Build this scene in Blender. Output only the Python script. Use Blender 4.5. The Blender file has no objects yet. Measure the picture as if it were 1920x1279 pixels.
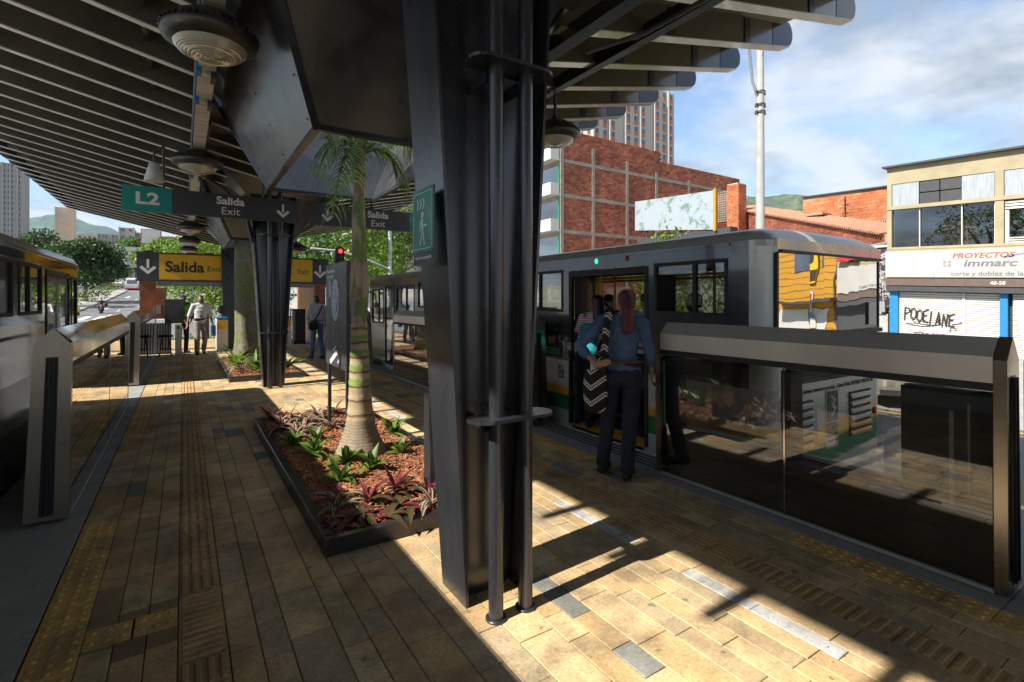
import bpy, bmesh, math, random
import numpy as np
from mathutils import Vector, Matrix, Quaternion
random.seed(7)
R = math.radians
scene = bpy.context.scene
COL = scene.collection
# ------------------------------------------------------------ camera
cam_d = bpy.data.cameras.new('camera'); cam = bpy.data.objects.new('camera', cam_d); COL.objects.link(cam)
cam.location = (0, 0, 1.57)
cam.rotation_euler = (R(90), 0, -math.atan2(.5449, .8385))
cam_d.sensor_width = 36; cam_d.lens = 948/1920*36; cam_d.shift_y = -76.5/1920
cam_d.clip_start = .05; cam_d.clip_end = 30000
scene.camera = cam
scene.render.resolution_x, scene.render.resolution_y = 1024, 682
# ------------------------------------------------------------ light
SUN_EL, SUN_DIR = R(40.6), Vector((-.998, -.06, 0))      # direction towards the sun (horizontal part)
sv = Vector((SUN_DIR.x*math.cos(SUN_EL), SUN_DIR.y*math.cos(SUN_EL), math.sin(SUN_EL)))
sd = bpy.data.lights.new('sun', 'SUN'); sd.energy = 2.0; sd.angle = R(.53); sd.color = (1, .93, .82)
sun = bpy.data.objects.new('sun', sd); COL.objects.link(sun); sun.rotation_euler = (-sv).to_track_quat('-Z', 'Y').to_euler()
world = bpy.data.worlds.new('World'); scene.world = world; world.use_nodes = True
nt = world.node_tree; N = nt.nodes; L = nt.links; N.clear()
wo = N.new('ShaderNodeOutputWorld'); bg = N.new('ShaderNodeBackground'); bg.inputs[1].default_value = .15
sky = N.new('ShaderNodeTexSky'); sky.sky_type = 'NISHITA'; sky.sun_disc = False
sky.sun_elevation = SUN_EL; sky.sun_rotation = math.atan2(sv.x, sv.y); sky.altitude = 1500; sky.dust_density = 1.5
tc = N.new('ShaderNodeTexCoord'); sep = N.new('ShaderNodeSeparateXYZ'); L.new(tc.outputs['Generated'], sep.inputs[0])
def wm(op, a, b=None, clamp=False):
    n = N.new('ShaderNodeMath'); n.operation = op; n.use_clamp = clamp
    for i, v in enumerate((a, b)):
        if v is None: continue
        if isinstance(v, (int, float)): n.inputs[i].default_value = v
        else: L.new(v, n.inputs[i])
    return n.outputs[0]
zz = wm('ADD', wm('MAXIMUM', sep.outputs[2], 0.0), .22)
cx = wm('DIVIDE', sep.outputs[0], zz); cy = wm('DIVIDE', sep.outputs[1], zz)
cmb = N.new('ShaderNodeCombineXYZ'); L.new(cx, cmb.inputs[0]); L.new(cy, cmb.inputs[1]); cmb.inputs[2].default_value = 3.1
def wn(scale, det, rough, dist):
    n = N.new('ShaderNodeTexNoise'); n.inputs['Scale'].default_value = scale; n.inputs['Detail'].default_value = det
    n.inputs['Roughness'].default_value = rough; n.inputs['Distortion'].default_value = dist; L.new(cmb.outputs[0], n.inputs['Vector']); return n.outputs[0]
def wr(src, stops):
    r = N.new('ShaderNodeValToRGB'); L.new(src, r.inputs[0]); e = r.color_ramp.elements
    while len(e) < len(stops): e.new(.5)
    for i, (p, c) in enumerate(stops): e[i].position = p; e[i].color = (*c, 1)
    return r.outputs[0]
cover = wr(wn(1.3, 12, .58, .1), [(.36, (0, 0, 0)), (.47, (.75,)*3), (.56, (1,)*3)])
tone = wr(wn(2.4, 13, .6, .12), [(.38, (.55, .64, .77)), (.46, (.76, .84, .95)), (.52, (.98, 1.03, 1.10)), (.6, (1.25, 1.27, 1.3))])
mx = N.new('ShaderNodeMix'); mx.data_type = 'RGBA'; L.new(cover, mx.inputs[0])
gm = N.new('ShaderNodeMix'); gm.data_type = 'RGBA'; gm.blend_type = 'MULTIPLY'; gm.inputs[0].default_value = 1
L.new(sky.outputs[0], gm.inputs[6]); gm.inputs[7].default_value = (.30, .31, .32, 1)
L.new(gm.outputs[2], mx.inputs[6]); L.new(tone, mx.inputs[7]); L.new(mx.outputs[2], bg.inputs[0]); L.new(bg.outputs[0], wo.inputs[0])
vs = scene.view_settings; vs.view_transform = 'Standard'; vs.look = 'None'; vs.exposure = 2.35; vs.gamma = 1; vs.use_curve_mapping = False
scene.cycles.max_bounces = 10; scene.cycles.diffuse_bounces = 7; scene.cycles.glossy_bounces = 5
scene.cycles.transparent_max_bounces = 14; scene.cycles.caustics_reflective = False; scene.cycles.caustics_refractive = False
scene.cycles.use_denoising = True; scene.cycles.sample_clamp_indirect = 6
HAZE = .000045
# ------------------------------------------------------------ helpers
class MB:
    def __init__(s): s.v = []; s.f = []; s.m = []; s.cm = 0; s.sm = False; s.fs = []; s.g = []; s.gid = 0
    def add(s, vs_, fs_, m=None, smooth=None):
        o = len(s.v); s.v += [tuple(p) for p in vs_]
        for f in fs_: s.f.append([i+o for i in f]); s.m.append(s.cm if m is None else m); s.fs.append(s.sm if smooth is None else smooth); s.g.append(s.gid)
        return s
    def box(s, x0, x1, y0, y1, z0, z1, m=None):
        s.gid += 1
        vs_ = [(x, y, z) for z in (z0, z1) for y in (y0, y1) for x in (x0, x1)]
        return s.add(vs_, [(0,2,3,1),(4,5,7,6),(0,1,5,4),(2,6,7,3),(0,4,6,2),(1,3,7,5)], m, False)
    def hexa(s, c, m=None):   # 8 corners, bottom ring then top ring, both counter clockwise from above
        s.gid += 1
        return s.add(c, [(3,2,1,0),(4,5,6,7),(0,1,5,4),(1,2,6,5),(2,3,7,6),(3,0,4,7)], m, False)
    def bar(s, a, b, w, h, m=None, up=(0,0,1)):
        a, b = Vector(a), Vector(b); d = (b-a).normalized(); u = Vector(up)
        if abs(d.dot(u)) > .99: u = Vector((0, 1, 0))
        r = d.cross(u).normalized()*w/2; u = r.cross(d).normalized()*h/2
        return s.hexa([a-r-u, a+r-u, b+r-u, b-r-u, a-r+u, a+r+u, b+r+u, b-r+u], m)
    def tube(s, pts, rad, n=10, m=None, caps=True, smooth=True, sx=1, sy=1):
        s.gid += 1
        pts = [Vector(p) for p in pts]
        if isinstance(rad, (int, float)): rad = [rad]*len(pts)
        vs_ = []; fs_ = []; u = None
        for i, p in enumerate(pts):
            d = (pts[min(i+1, len(pts)-1)]-pts[max(i-1, 0)]).normalized()
            if u is None:
                u = Vector((0, 0, 1)) if abs(d.z) < .9 else Vector((0, 1, 0))
            u = (u-d*u.dot(d)).normalized(); r = d.cross(u)
            for k in range(n):
                t = 2*math.pi*k/n; vs_.append(p+(r*math.cos(t)*sx+u*math.sin(t)*sy)*rad[i])
        for i in range(len(pts)-1):
            for k in range(n): fs_.append((i*n+k, i*n+(k+1) % n, (i+1)*n+(k+1) % n, (i+1)*n+k))
        s.add(vs_, fs_, m, smooth)
        if caps: s.add(vs_[:n], [tuple(range(n))[::-1]], m, False); s.add(vs_[-n:], [tuple(range(n))], m, False)
        return s
    def lathe(s, prof, c=(0,0,0), n=24, m=None, smooth=True):
        s.gid += 1
        vs_ = [(c[0]+r*math.cos(2*math.pi*k/n), c[1]+r*math.sin(2*math.pi*k/n), c[2]+z) for r, z in prof for k in range(n)]
        fs_ = [(i*n+k, i*n+(k+1) % n, (i+1)*n+(k+1) % n, (i+1)*n+k) for i in range(len(prof)-1) for k in range(n)]
        return s.add(vs_, fs_, m, smooth)
    def prism(s, poly, a, b, fn, m=None):    # poly 2D points, fn(p, t)->3D
        s.gid += 1
        n = len(poly); vs_ = [fn(p, a) for p in poly]+[fn(p, b) for p in poly]
        fs_ = [tuple(range(n))[::-1], tuple(range(n, 2*n))]+[(i, (i+1) % n, n+(i+1) % n, n+i) for i in range(n)]
        return s.add(vs_, fs_, m, False)
    def quad(s, a, b, c, d, m=None): return s.add([a, b, c, d], [(0,1,2,3)], m)
    def mesh(s, name, mats):
        me = bpy.data.meshes.new(name); me.from_pydata(s.v, [], s.f)
        for mt in (mats if isinstance(mats, (list, tuple)) else [mats]): me.materials.append(mt)
        me.polygons.foreach_set('material_index', s.m); me.polygons.foreach_set('use_smooth', s.fs); me.update()
        if len(s.f) < 60000:
            b = bmesh.new(); b.from_mesh(me); bmesh.ops.recalc_face_normals(b, faces=b.faces) if s.__dict__.get('fix', True) else None
            b.to_mesh(me); b.free()
        return me
    def objs(s, name, mats, parent=None):          # one object per shape
        by = {}
        for i, g in enumerate(s.g): by.setdefault(g, []).append(i)
        for g, idx in by.items():
            b = MB(); vm = {}
            for i in idx:
                f = []
                for k in s.f[i]:
                    if k not in vm: vm[k] = len(b.v); b.v.append(s.v[k])
                    f.append(vm[k])
                b.f.append(f); b.m.append(s.m[i]); b.fs.append(s.fs[i]); b.g.append(0)
            b.obj(name, mats, parent)
    def obj(s, name, mats, parent=None, kind=None, label=None):
        return mkobj(name, s.mesh(name, mats), parent, kind, label)
def mkobj(name, me, parent=None, kind=None, label=None, loc=None):
    o = bpy.data.objects.new(name, me); COL.objects.link(o)
    if parent is not None:
        o.parent = parent
        o.matrix_parent_inverse = Matrix.Translation(-Vector(parent.location)) if not parent.get('_rot') else parent.matrix_world.inverted()
    if kind: o['kind'] = kind
    if label: o['label'] = label
    if loc is not None: o.location = loc
    return o
def tag(o, label, cat, group=None):
    o['label'] = label; o['category'] = cat
    if group: o['group'] = group
    return o
def thing(name, loc, label, cat, group=None):
    o = bpy.data.objects.new(name, None); COL.objects.link(o); o.location = loc; o.empty_display_size = .2
    return tag(o, label, cat, group)
def copy_tree(o, loc, label=None, rotz=None, scale=None):
    def rec(a, parent):
        c = a.copy(); COL.objects.link(c)
        if parent is not None: c.parent = parent
        for ch in list(a.children): rec(ch, c)
        return c
    c = rec(o, None); c.location = loc
    if label: c['label'] = label
    if rotz is not None: c.rotation_euler = (0, 0, rotz)
    if scale is not None: c.scale = (scale,)*3
    return c
# ------------------------------------------------------------ materials
def new_mat(name):
    m = bpy.data.materials.new(name); m.use_nodes = True; t = m.node_tree; return m, t, t.nodes['Principled BSDF']
def setn(t, node, key, v):
    if hasattr(v, 'is_output'): t.links.new(v, node.inputs[key])
    else: node.inputs[key].default_value = v
def noise(t, scale, detail=5, rough=.6, coord='Object', dist=0, vec=None, stretch=None):
    n = t.nodes.new('ShaderNodeTexNoise'); n.inputs['Scale'].default_value = scale; n.inputs['Detail'].default_value = detail
    n.inputs['Roughness'].default_value = rough; n.inputs['Distortion'].default_value = dist
    if vec is None:
        c = t.nodes.new('ShaderNodeTexCoord').outputs[coord]
        if stretch:
            mp = t.nodes.new('ShaderNodeMapping'); mp.inputs['Scale'].default_value = stretch; t.links.new(c, mp.inputs[0]); c = mp.outputs[0]
        vec = c
    t.links.new(vec, n.inputs['Vector']); return n.outputs[0]
def ramp(t, src, stops):
    r = t.nodes.new('ShaderNodeValToRGB'); t.links.new(src, r.inputs[0]); e = r.color_ramp.elements
    while len(e) < len(stops): e.new(.5)
    for i, (p, c) in enumerate(stops):
        e[i].position = p; e[i].color = (*c, 1) if not isinstance(c, (int, float)) else (c, c, c, 1)
    return r.outputs[0]
def mixc(t, fac, a, b, mode='MIX'):
    n = t.nodes.new('ShaderNodeMix'); n.data_type = 'RGBA'; n.blend_type = mode
    for k, v in ((0, fac), (6, a), (7, b)):
        if hasattr(v, 'is_output'): t.links.new(v, n.inputs[k])
        else: n.inputs[k].default_value = v if k == 0 else (*v, 1)
    return n.outputs[2]
def bump(t, bs, h, dist=.01, strength=.6):
    b = t.nodes.new('ShaderNodeBump'); b.inputs['Distance'].default_value = dist; b.inputs['Strength'].default_value = strength
    t.links.new(h, b.inputs['Height']); t.links.new(b.outputs[0], bs.inputs['Normal'])
def mat(name, col, rough=.6, metal=0, var=.25, scale=6, bmp=0, bscale=None, coat=0, stretch=None, spec=.5, dirt=None):
    m, t, b = new_mat(name)
    n = noise(t, scale, 6, .65, stretch=stretch)
    c = ramp(t, n, [(.3, tuple(x*(1-var) for x in col)), (.7, tuple(min(1, x*(1+var*.7)) for x in col))])
    if dirt:
        n2 = noise(t, dirt[1], 7, .7); c = mixc(t, ramp(t, n2, [(dirt[2], 0.), (dirt[2]+.15, 1.)]), c, dirt[0])
    setn(t, b, 'Base Color', c); b.inputs['Metallic'].default_value = metal; b.inputs['Specular IOR Level'].default_value = spec
    rv = .02 if coat else .1
    setn(t, b, 'Roughness', ramp(t, noise(t, scale*1.7, 5), [(.3, max(0, rough-rv)), (.7, min(1, rough+rv))]))
    if coat: b.inputs['Coat Weight'].default_value = coat; b.inputs['Coat Roughness'].default_value = .06
    if bmp: bump(t, b, noise(t, bscale or scale*8, 6, .7, stretch=stretch), bmp)
    return m
def glass(name, tint=(.1, .11, .11), refl=.12, rough=.01, face=.8, coat_col=(1, 1, 1), fmin=.15, wav=0):
    """window pane: clear or tinted layer plus a sharp reflection that grows at grazing angles"""
    m, t, b = new_mat(name); t.nodes.remove(b)
    tr = t.nodes.new('ShaderNodeBsdfTransparent'); tr.inputs[0].default_value = (*tint, 1)
    gl = t.nodes.new('ShaderNodeBsdfGlossy'); gl.inputs['Roughness'].default_value = rough; gl.inputs[0].default_value = (*coat_col, 1)
    if wav:
        bp = t.nodes.new('ShaderNodeBump'); bp.inputs['Distance'].default_value = wav; bp.inputs['Strength'].default_value = 1; t.links.new(noise(t, 1.6, 2, .5), bp.inputs['Height']); t.links.new(bp.outputs[0], gl.inputs['Normal'])
    lw = t.nodes.new('ShaderNodeLayerWeight'); lw.inputs[0].default_value = .5
    r = t.nodes.new('ShaderNodeMapRange'); t.links.new(lw.outputs['Facing'], r.inputs[0]); r.inputs[1].default_value = fmin; r.inputs[2].default_value = 1.
    r.inputs[3].default_value = refl; r.inputs[4].default_value = face
    mx_ = t.nodes.new('ShaderNodeMixShader'); t.links.new(r.outputs[0], mx_.inputs[0]); t.links.new(tr.outputs[0], mx_.inputs[1]); t.links.new(gl.outputs[0], mx_.inputs[2])
    t.links.new(mx_.outputs[0], t.nodes['Material Output'].inputs[0]); return m
def emis(name, col, s):
    m, t, b = new_mat(name); b.inputs['Base Color'].default_value = (*col, 1); b.inputs['Emission Color'].default_value = (*col, 1); b.inputs['Emission Strength'].default_value = s; return m
M = {}
def paver_mat(name, sat=1.):
    m, t, b = new_mat(name)
    at = t.nodes.new('ShaderNodeAttribute'); at.attribute_name = 'tone'
    geo = t.nodes.new('ShaderNodeNewGeometry')
    n1 = noise(t, 3.2, 6, .6, vec=geo.outputs['Position'], dist=.6); n2 = noise(t, 60, 5, .7, vec=geo.outputs['Position']); n3 = noise(t, 9, 8, .75, vec=geo.outputs['Position'])
    c = mixc(t, ramp(t, n1, [(.44, 0.), (.68, .6)]), at.outputs['Color'], (.15, .145, .125))
    c = mixc(t, 1., c, ramp(t, n3, [(.3, (.78, .76, .72)), (.7, (1.18, 1.14, 1.1))]), 'MULTIPLY')
    c = mixc(t, 1., c, ramp(t, n2, [(.3, .72), (.7, 1.2)]), 'MULTIPLY')
    n4 = noise(t, 17, 2, .4, vec=geo.outputs['Position']); n5 = noise(t, 1.1, 4, .6, vec=geo.outputs['Position'])
    c = mixc(t, ramp(t, n4, [(.70, 0.), (.735, .55)]), c, (.07, .06, .05)); c = mixc(t, 1., c, ramp(t, n5, [(.35, .8), (.65, 1.12)]), 'MULTIPLY')
    setn(t, b, 'Base Color', c); setn(t, b, 'Roughness', ramp(t, n3, [(.3, .55), (.7, .85)])); b.inputs['Specular IOR Level'].default_value = .35
    bump(t, b, n2, .003, .6); return m
M['paver'] = paver_mat('paver_clay')
M['grout'] = mat('joint_sand', (.075, .062, .045), .95, var=.4, scale=20)
M['concrete'] = mat('concrete', (.32, .325, .31), .8, var=.22, scale=3, bmp=.003, bscale=60, dirt=((.18, .18, .165), 6, .55))
M['concrete_lt'] = mat('concrete_light', (.36, .35, .33), .85, var=.2, scale=2, bmp=.003, bscale=30)
M['asphalt'] = mat('asphalt', (.15, .152, .158), .85, var=.25, scale=.5, bmp=.004, bscale=40)
M['paint_w'] = mat('road_paint', (.62, .62, .6), .7, var=.2, scale=3)
M['paint_y'] = mat('road_paint_yellow', (.55, .38, .05), .7, var=.2, scale=3)
def black_paint(name, col=(.012, .013, .015), rough=.28, streak=True):
    m, t, b = new_mat(name)
    n = noise(t, 2.2, 6, .6, stretch=(1, 1, .25)); n2 = noise(t, 35, 4, .7)
    c = ramp(t, n, [(.3, col), (.75, tuple(x*2.3+.006 for x in col))])
    sp = noise(t, 55, 2, .5); c = mixc(t, ramp(t, sp, [(.70, 0.), (.74, .5)]), c, (.16, .16, .16))
    setn(t, b, 'Base Color', c); setn(t, b, 'Roughness', ramp(t, n, [(.25, rough-.08), (.8, rough+.2)]))
    b.inputs['Specular IOR Level'].default_value = .6; b.inputs['Coat Weight'].default_value = .25; b.inputs['Coat Roughness'].default_value = .25
    bump(t, b, n2, .002, .3); return m
M['black'] = black_paint('black_painted_steel'); M['blackgloss'] = black_paint('black_gloss_steel', (.014, .015, .018), .2)
M['rubber'] = mat('black_rubber', (.012, .012, .012), .6, var=.2)
def panel_mat():
    m, t, b = new_mat('dark_steel_panel')
    n = noise(t, 2.4, 5, .6, dist=.8); n2 = noise(t, 30, 4, .6)
    setn(t, b, 'Base Color', ramp(t, n, [(.3, (.035, .038, .044)), (.7, (.10, .106, .12))]))
    setn(t, b, 'Roughness', ramp(t, n, [(.25, .22), (.75, .5)])); b.inputs['Specular IOR Level'].default_value = .8
    b.inputs['Metallic'].default_value = .6; b.inputs['Coat Weight'].default_value = .35; b.inputs['Coat Roughness'].default_value = .2
    bump(t, b, n2, .003, .25); return m
M['panel'] = panel_mat()
def steel(name, col=(.42, .39, .35), rough=.22, st=(60, 60, 1), met=1.):
    m, t, b = new_mat(name)
    n = noise(t, 1.2, 5, .6); br = noise(t, 1., 3, .6, stretch=st)
    setn(t, b, 'Base Color', ramp(t, n, [(.3, tuple(x*.8 for x in col)), (.7, tuple(x*1.1 for x in col))])); b.inputs['Metallic'].default_value = met
    setn(t, b, 'Roughness', ramp(t, n, [(.3, rough-.04), (.7, rough+.07)])); return m
M['steel'] = steel('brushed_stainless', (.72, .69, .64), .45, met=.7); M['steel_post'] = steel('brushed_stainless_post', (.42, .37, .31), .28); M['steel_mir'] = steel('polished_stainless', (.58, .57, .55), .09); M['steel_dk'] = steel('brushed_dark_steel', (.2, .19, .18), .3, (1, 60, 60))
M['galv'] = mat('galvanised_steel', (.62, .60, .54), .45, .15, var=.35, scale=5, stretch=(.4, 4, 4))
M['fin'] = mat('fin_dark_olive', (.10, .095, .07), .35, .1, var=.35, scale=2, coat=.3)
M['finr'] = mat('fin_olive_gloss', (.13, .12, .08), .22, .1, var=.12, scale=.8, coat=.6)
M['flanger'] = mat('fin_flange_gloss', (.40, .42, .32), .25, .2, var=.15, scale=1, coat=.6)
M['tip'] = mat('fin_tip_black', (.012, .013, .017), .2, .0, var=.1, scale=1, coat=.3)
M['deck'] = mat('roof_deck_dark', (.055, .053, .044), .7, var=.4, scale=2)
M['deckr'] = mat('roof_deck_olive_lit', (.20, .185, .12), .5, var=.1, scale=.6); M['decky'] = mat('roof_deck_cream_lit', (.5, .47, .3), .6, var=.15, scale=2)  # right deck lighter than the left: reflected street and sky light in the colour
M['white'] = mat('white_paint', (.52, .52, .5), .5, var=.08); M['grey'] = mat('grey_paint', (.22, .225, .23), .5, var=.15); M['dgrey'] = mat('dark_grey', (.045, .047, .052), .5, var=.2)
M['sgrey'] = mat('sign_grey', (.042, .043, .05), .45, var=.1); M['swhite'] = mat('sign_lettering_white', (.72, .72, .7), .5, var=.04)
M['teal'] = mat('sign_teal', (.0, .24, .22), .4, var=.08); M['sgreen'] = mat('sign_green', (.005, .20, .10), .4, var=.08); M['syel'] = mat('sign_yellow', (.72, .40, .01), .4, var=.05)
M['sblack'] = mat('sign_lettering_dark', (.03, .022, .015), .5, var=.05); M['purple'] = mat('sign_purple', (.25, .1, .3), .5); M['mapblue'] = mat('map_pale_blue', (.42, .5, .55), .5, var=.12, scale=20)
M['corten'] = mat('rust_brown_panel', (.25, .075, .03), .5, .0, var=.45, scale=6, bmp=.002); M['wood'] = mat('tan_wood_panel', (.36, .18, .08), .5, var=.3, scale=3, stretch=(2, 2, .3))
M['barglass'] = glass('barrier_glass_smoked', (.88, .88, .87), .06, .004, .65)
M['barglass_l'] = glass('barrier_glass_mirror', (.09, .09, .085), .55, .004, .95)
M['busglass'] = glass('bus_window_glass', (.7, .72, .7), .07, .01, .8, fmin=.3, wav=.002)
M['busrear'] = glass('bus_rear_glass', (.06, .06, .06), .42, .012, .95, wav=.0035)
M['shopglass'] = glass('shop_window_glass', (.45, .45, .43), .12, .02, .8)
# livery: bands are painted on the panels themselves
M['bus_w'] = mat('bus_pale_paint', (.50, .53, .50), .3, 0, var=.06, scale=3, coat=.6); M['bus_y'] = mat('bus_yellow_paint', (.72, .36, .01), .3, var=.05, coat=.6)
M['bus_g'] = mat('bus_green_paint', (.01, .19, .06), .3, var=.05, coat=.6); M['bus_d'] = mat('bus_charcoal_paint', (.05, .053, .06), .22, var=.15, coat=.8)
M['bus_m'] = steel('bus_reflective_band', (.40, .37, .31), .06); M['bus_l'] = mat('bus_roof_paint', (.34, .33, .30), .35, var=.12, coat=.4); M['bus_grey'] = mat('bus_silver_grey', (.62, .63, .58), .28, .0, var=.05, coat=.7)
M['yel'] = mat('handrail_yellow', (.75, .42, .02), .35, var=.05); M['orange'] = mat('orange', (.7, .16, .02), .5, var=.1); M['red'] = mat('red_paint', (.5, .02, .03), .4, var=.1); M['blue'] = mat('blue_paint', (.01, .17, .42), .5, var=.15)
M['green_e'] = emis('green_lamp', (.02, .7, .35), .5); M['red_e'] = emis('red_lamp', (1, .05, .05), .5); M['lens'] = mat('lamp_lens', (.5, .48, .40), .15, 0, var=.15, coat=1)
M['lampbody'] = mat('lamp_housing_dark', (.055, .05, .042), .4, .3, var=.3, scale=10); M['mulch'] = mat('bark_mulch', (.26, .1, .05), .9, var=.6, scale=12, bmp=.01, bscale=40)
M['soil'] = mat('soil', (.1, .05, .03), .95, var=.5, scale=14, bmp=.01)
def leafmat(name, c1, c2, trans=.25, rough=.45, sc=3.0):
    m, t, b = new_mat(name)
    oi = t.nodes.new('ShaderNodeObjectInfo'); geo = t.nodes.new('ShaderNodeNewGeometry')
    n = noise(t, sc, 4, .6, vec=geo.outputs['Position'])
    c = mixc(t, ramp(t, n, [(.35, 0.), (.65, 1.)]), c1, c2)
    hsv = t.nodes.new('ShaderNodeHueSaturation'); t.links.new(c, hsv.inputs['Color'])
    mr = t.nodes.new('ShaderNodeMapRange'); t.links.new(geo.outputs['Random Per Island'], mr.inputs[0]); mr.inputs[3].default_value = .6; mr.inputs[4].default_value = 1.45; t.links.new(mr.outputs[0], hsv.inputs['Value'])
    setn(t, b, 'Base Color', hsv.outputs[0]); b.inputs['Roughness'].default_value = rough; b.inputs['Specular IOR Level'].default_value = .35
    tl = t.nodes.new('ShaderNodeBsdfTranslucent'); t.links.new(hsv.outputs[0], tl.inputs[0])
    ms = t.nodes.new('ShaderNodeMixShader'); ms.inputs[0].default_value = trans
    t.links.new(b.outputs[0], ms.inputs[1]); t.links.new(tl.outputs[0], ms.inputs[2]); t.links.new(ms.outputs[0], t.nodes['Material Output'].inputs[0]); return m
M['leaf'] = leafmat('leaf_green', (.06, .14, .02), (.15, .25, .04), .35); M['leaf_d'] = leafmat('leaf_dark_green', (.022, .055, .014), (.06, .11, .025), .25, sc=.6)
M['leaf_y'] = leafmat('leaf_bright_green', (.09, .18, .02), (.2, .30, .04), .4, sc=1.5); M['leaf_red'] = leafmat('leaf_crimson', (.16, .012, .03), (.34, .045, .075), .3, sc=9)
M['leaf_w'] = leafmat('leaf_cream_edge', (.3, .33, .2), (.5, .45, .36), .3, sc=9); M['leaf_p'] = leafmat('palm_leaf', (.12, .22, .04), (.25, .38, .08), .4, sc=2)
M['leaf_m'] = leafmat('leaf_maroon', (.07, .015, .02), (.14, .05, .03), .2, sc=9); M['flower'] = leafmat('flower_pink', (.6, .05, .12), (.7, .15, .1), .2, sc=2)
M['bark'] = mat('bark', (.12, .1, .075), .9, var=.5, scale=8, bmp=.02, bscale=25)
M['skin'] = mat('skin', (.36, .19, .12), .5, var=.08, scale=9); M['skin2'] = mat('skin_tan', (.28, .14, .085), .5, var=.08, scale=9)
M['hair'] = mat('hair_black', (.012, .01, .01), .4, var=.3, scale=30, stretch=(1, 1, .1)); M['hair_r'] = mat('hair_burgundy', (.085, .012, .014), .4, var=.5, scale=40, stretch=(3, 3, .12), bmp=.004)
def cloth(name, col, var=.2, sc=9, b=.012, rough=.85): return mat(name, col, rough, var=var, scale=sc, bmp=b, bscale=sc*1.2)
# ============================================================ SETTING: ground, street, platform
def street_z(y):
    ys = [-400, 22, 50, 72, 100, 147, 260, 420, 900]; zs = [-.9, -.9, -.55, .1, 1.4, 4.2, 10, 17, 30]
    return float(np.interp(y, ys, zs))
def sheet(name, xs, ys, fz, m, kind='structure', dz=0):
    b = MB(); nx = len(xs)
    vs_ = [(x, y, fz(x, y)+dz) for y in ys for x in xs]
    b.add(vs_, [(j*nx+i, j*nx+i+1, (j+1)*nx+i+1, (j+1)*nx+i) for j in range(len(ys)-1) for i in range(nx-1)], smooth=True)
    return b.obj(name, m, None, kind)
ysR = [-400, -60, 0, 22, 30, 40, 50, 60, 72, 85, 100, 120, 147, 180, 220, 260, 330, 420]
M['earth'] = mat('city_ground', (.36, .35, .31), .9, var=.5, scale=.05)
fz0 = lambda x, y: street_z(y)-.02
sheet('ground', [-6000, -1500, -400, -80, 28, 200, 900, 6000], [-3000, -400, -60, 0, 22, 50, 72, 100, 147, 260, 420, 900, 2500, 6000], lambda x, y: street_z(y)-.06 if y < 900 else 30, M['earth'])
sheet('left_road', [-30, -18, -9.7, -1.6, 3.8, 8], ysR, fz0, M['asphalt'], dz=.03)
sheet('right_road', [8, 14, 24.5], ysR, fz0, M['asphalt'], dz=.03)
sheet('far_sidewalk', [24.5, 28.4], ysR, lambda x, y: fz0(x, y), M['concrete_lt'], dz=.15)
b = MB()
for i in range(len(ysR)-1):
    y0, y1 = ysR[i], ysR[i+1]; z0, z1 = street_z(y0), street_z(y1)
    b.hexa([(24.35, y0, z0-.1), (24.5, y0, z0-.1), (24.5, y1, z1-.1), (24.35, y1, z1-.1), (24.35, y0, z0+.135), (24.5, y0, z0+.135), (24.5, y1, z1+.135), (24.35, y1, z1+.135)])
b.obj('kerb', M['concrete_lt'], None, 'structure')
# pale sunlit concrete lane beyond the bus lane, with yellow line (seen through the barrier glass)
sheet('concrete_lane', [13.2, 24.3], ysR, fz0, M['concrete_lt'], dz=.04)
def mark(name, quads, m):
    b = MB()
    for q in quads: b.add([(x, y, street_z(y)+.016+(.012 if x > 8 else 0)) for x, y in q], [(0, 1, 2, 3)])
    return b.obj(name, m, None, 'structure')
mark('yellow_line', [[(12.8, y, ), (12.95, y), (12.95, y+8), (12.8, y+8)] for y in range(-40, 100, 8)], M['paint_y'])
dash = [[(x, y), (x+.14, y), (x+.14, y+3.5), (x, y+3.5)] for x in (-6.6, -3.3) for y in np.arange(30, 190, 9.)]
dash += [[(7.2, y), (7.34, y), (7.34, y+3), (7.2, y+3)] for y in np.arange(-30, 60, 9.)]
mark('lane_dashes', [[tuple(map(float, p)) for p in q] for q in dash], M['paint_w'])
mark('crosswalk', [[(x, 60.), (x+.55, 60.), (x+.55, 66.), (x, 66.)] for x in np.arange(-9.4, -1.5, 1.15)], M['paint_w'])
mark('stop_line', [[(-9.5, 58.3), (-1.6, 58.3), (-1.6, 58.9), (-9.5, 58.9)]], M['paint_w'])
arr = []
for x, y in ((-8.2, 80), (-5, 84), (-2, 88), (-8.2, 110), (-5, 112)):
    arr += [[(x-.12, y+1.5), (x+.12, y+1.5), (x+.12, y+5), (x-.12, y+5)], [(x-.55, y+1.6), (x, y-.6), (x+.02, y-.6), (x+.55, y+1.6)]]
mark('lane_arrows', arr, M['paint_w'])
# raised median with planting, left road
b = MB(); yy = [74, 85, 100, 120, 135]
for i in range(4):
    y0, y1 = yy[i], yy[i+1]; z0, z1 = street_z(y0), street_z(y1)
    b.hexa([(-15, y0, z0-.1), (-10, y0, z0-.1), (-10, y1, z1-.1), (-15, y1, z1-.1), (-15, y0, z0+.18), (-10, y0, z0+.18), (-10, y1, z1+.18), (-15, y1, z1+.18)])
b.obj('median', M['concrete_lt'], None, 'structure')

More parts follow.
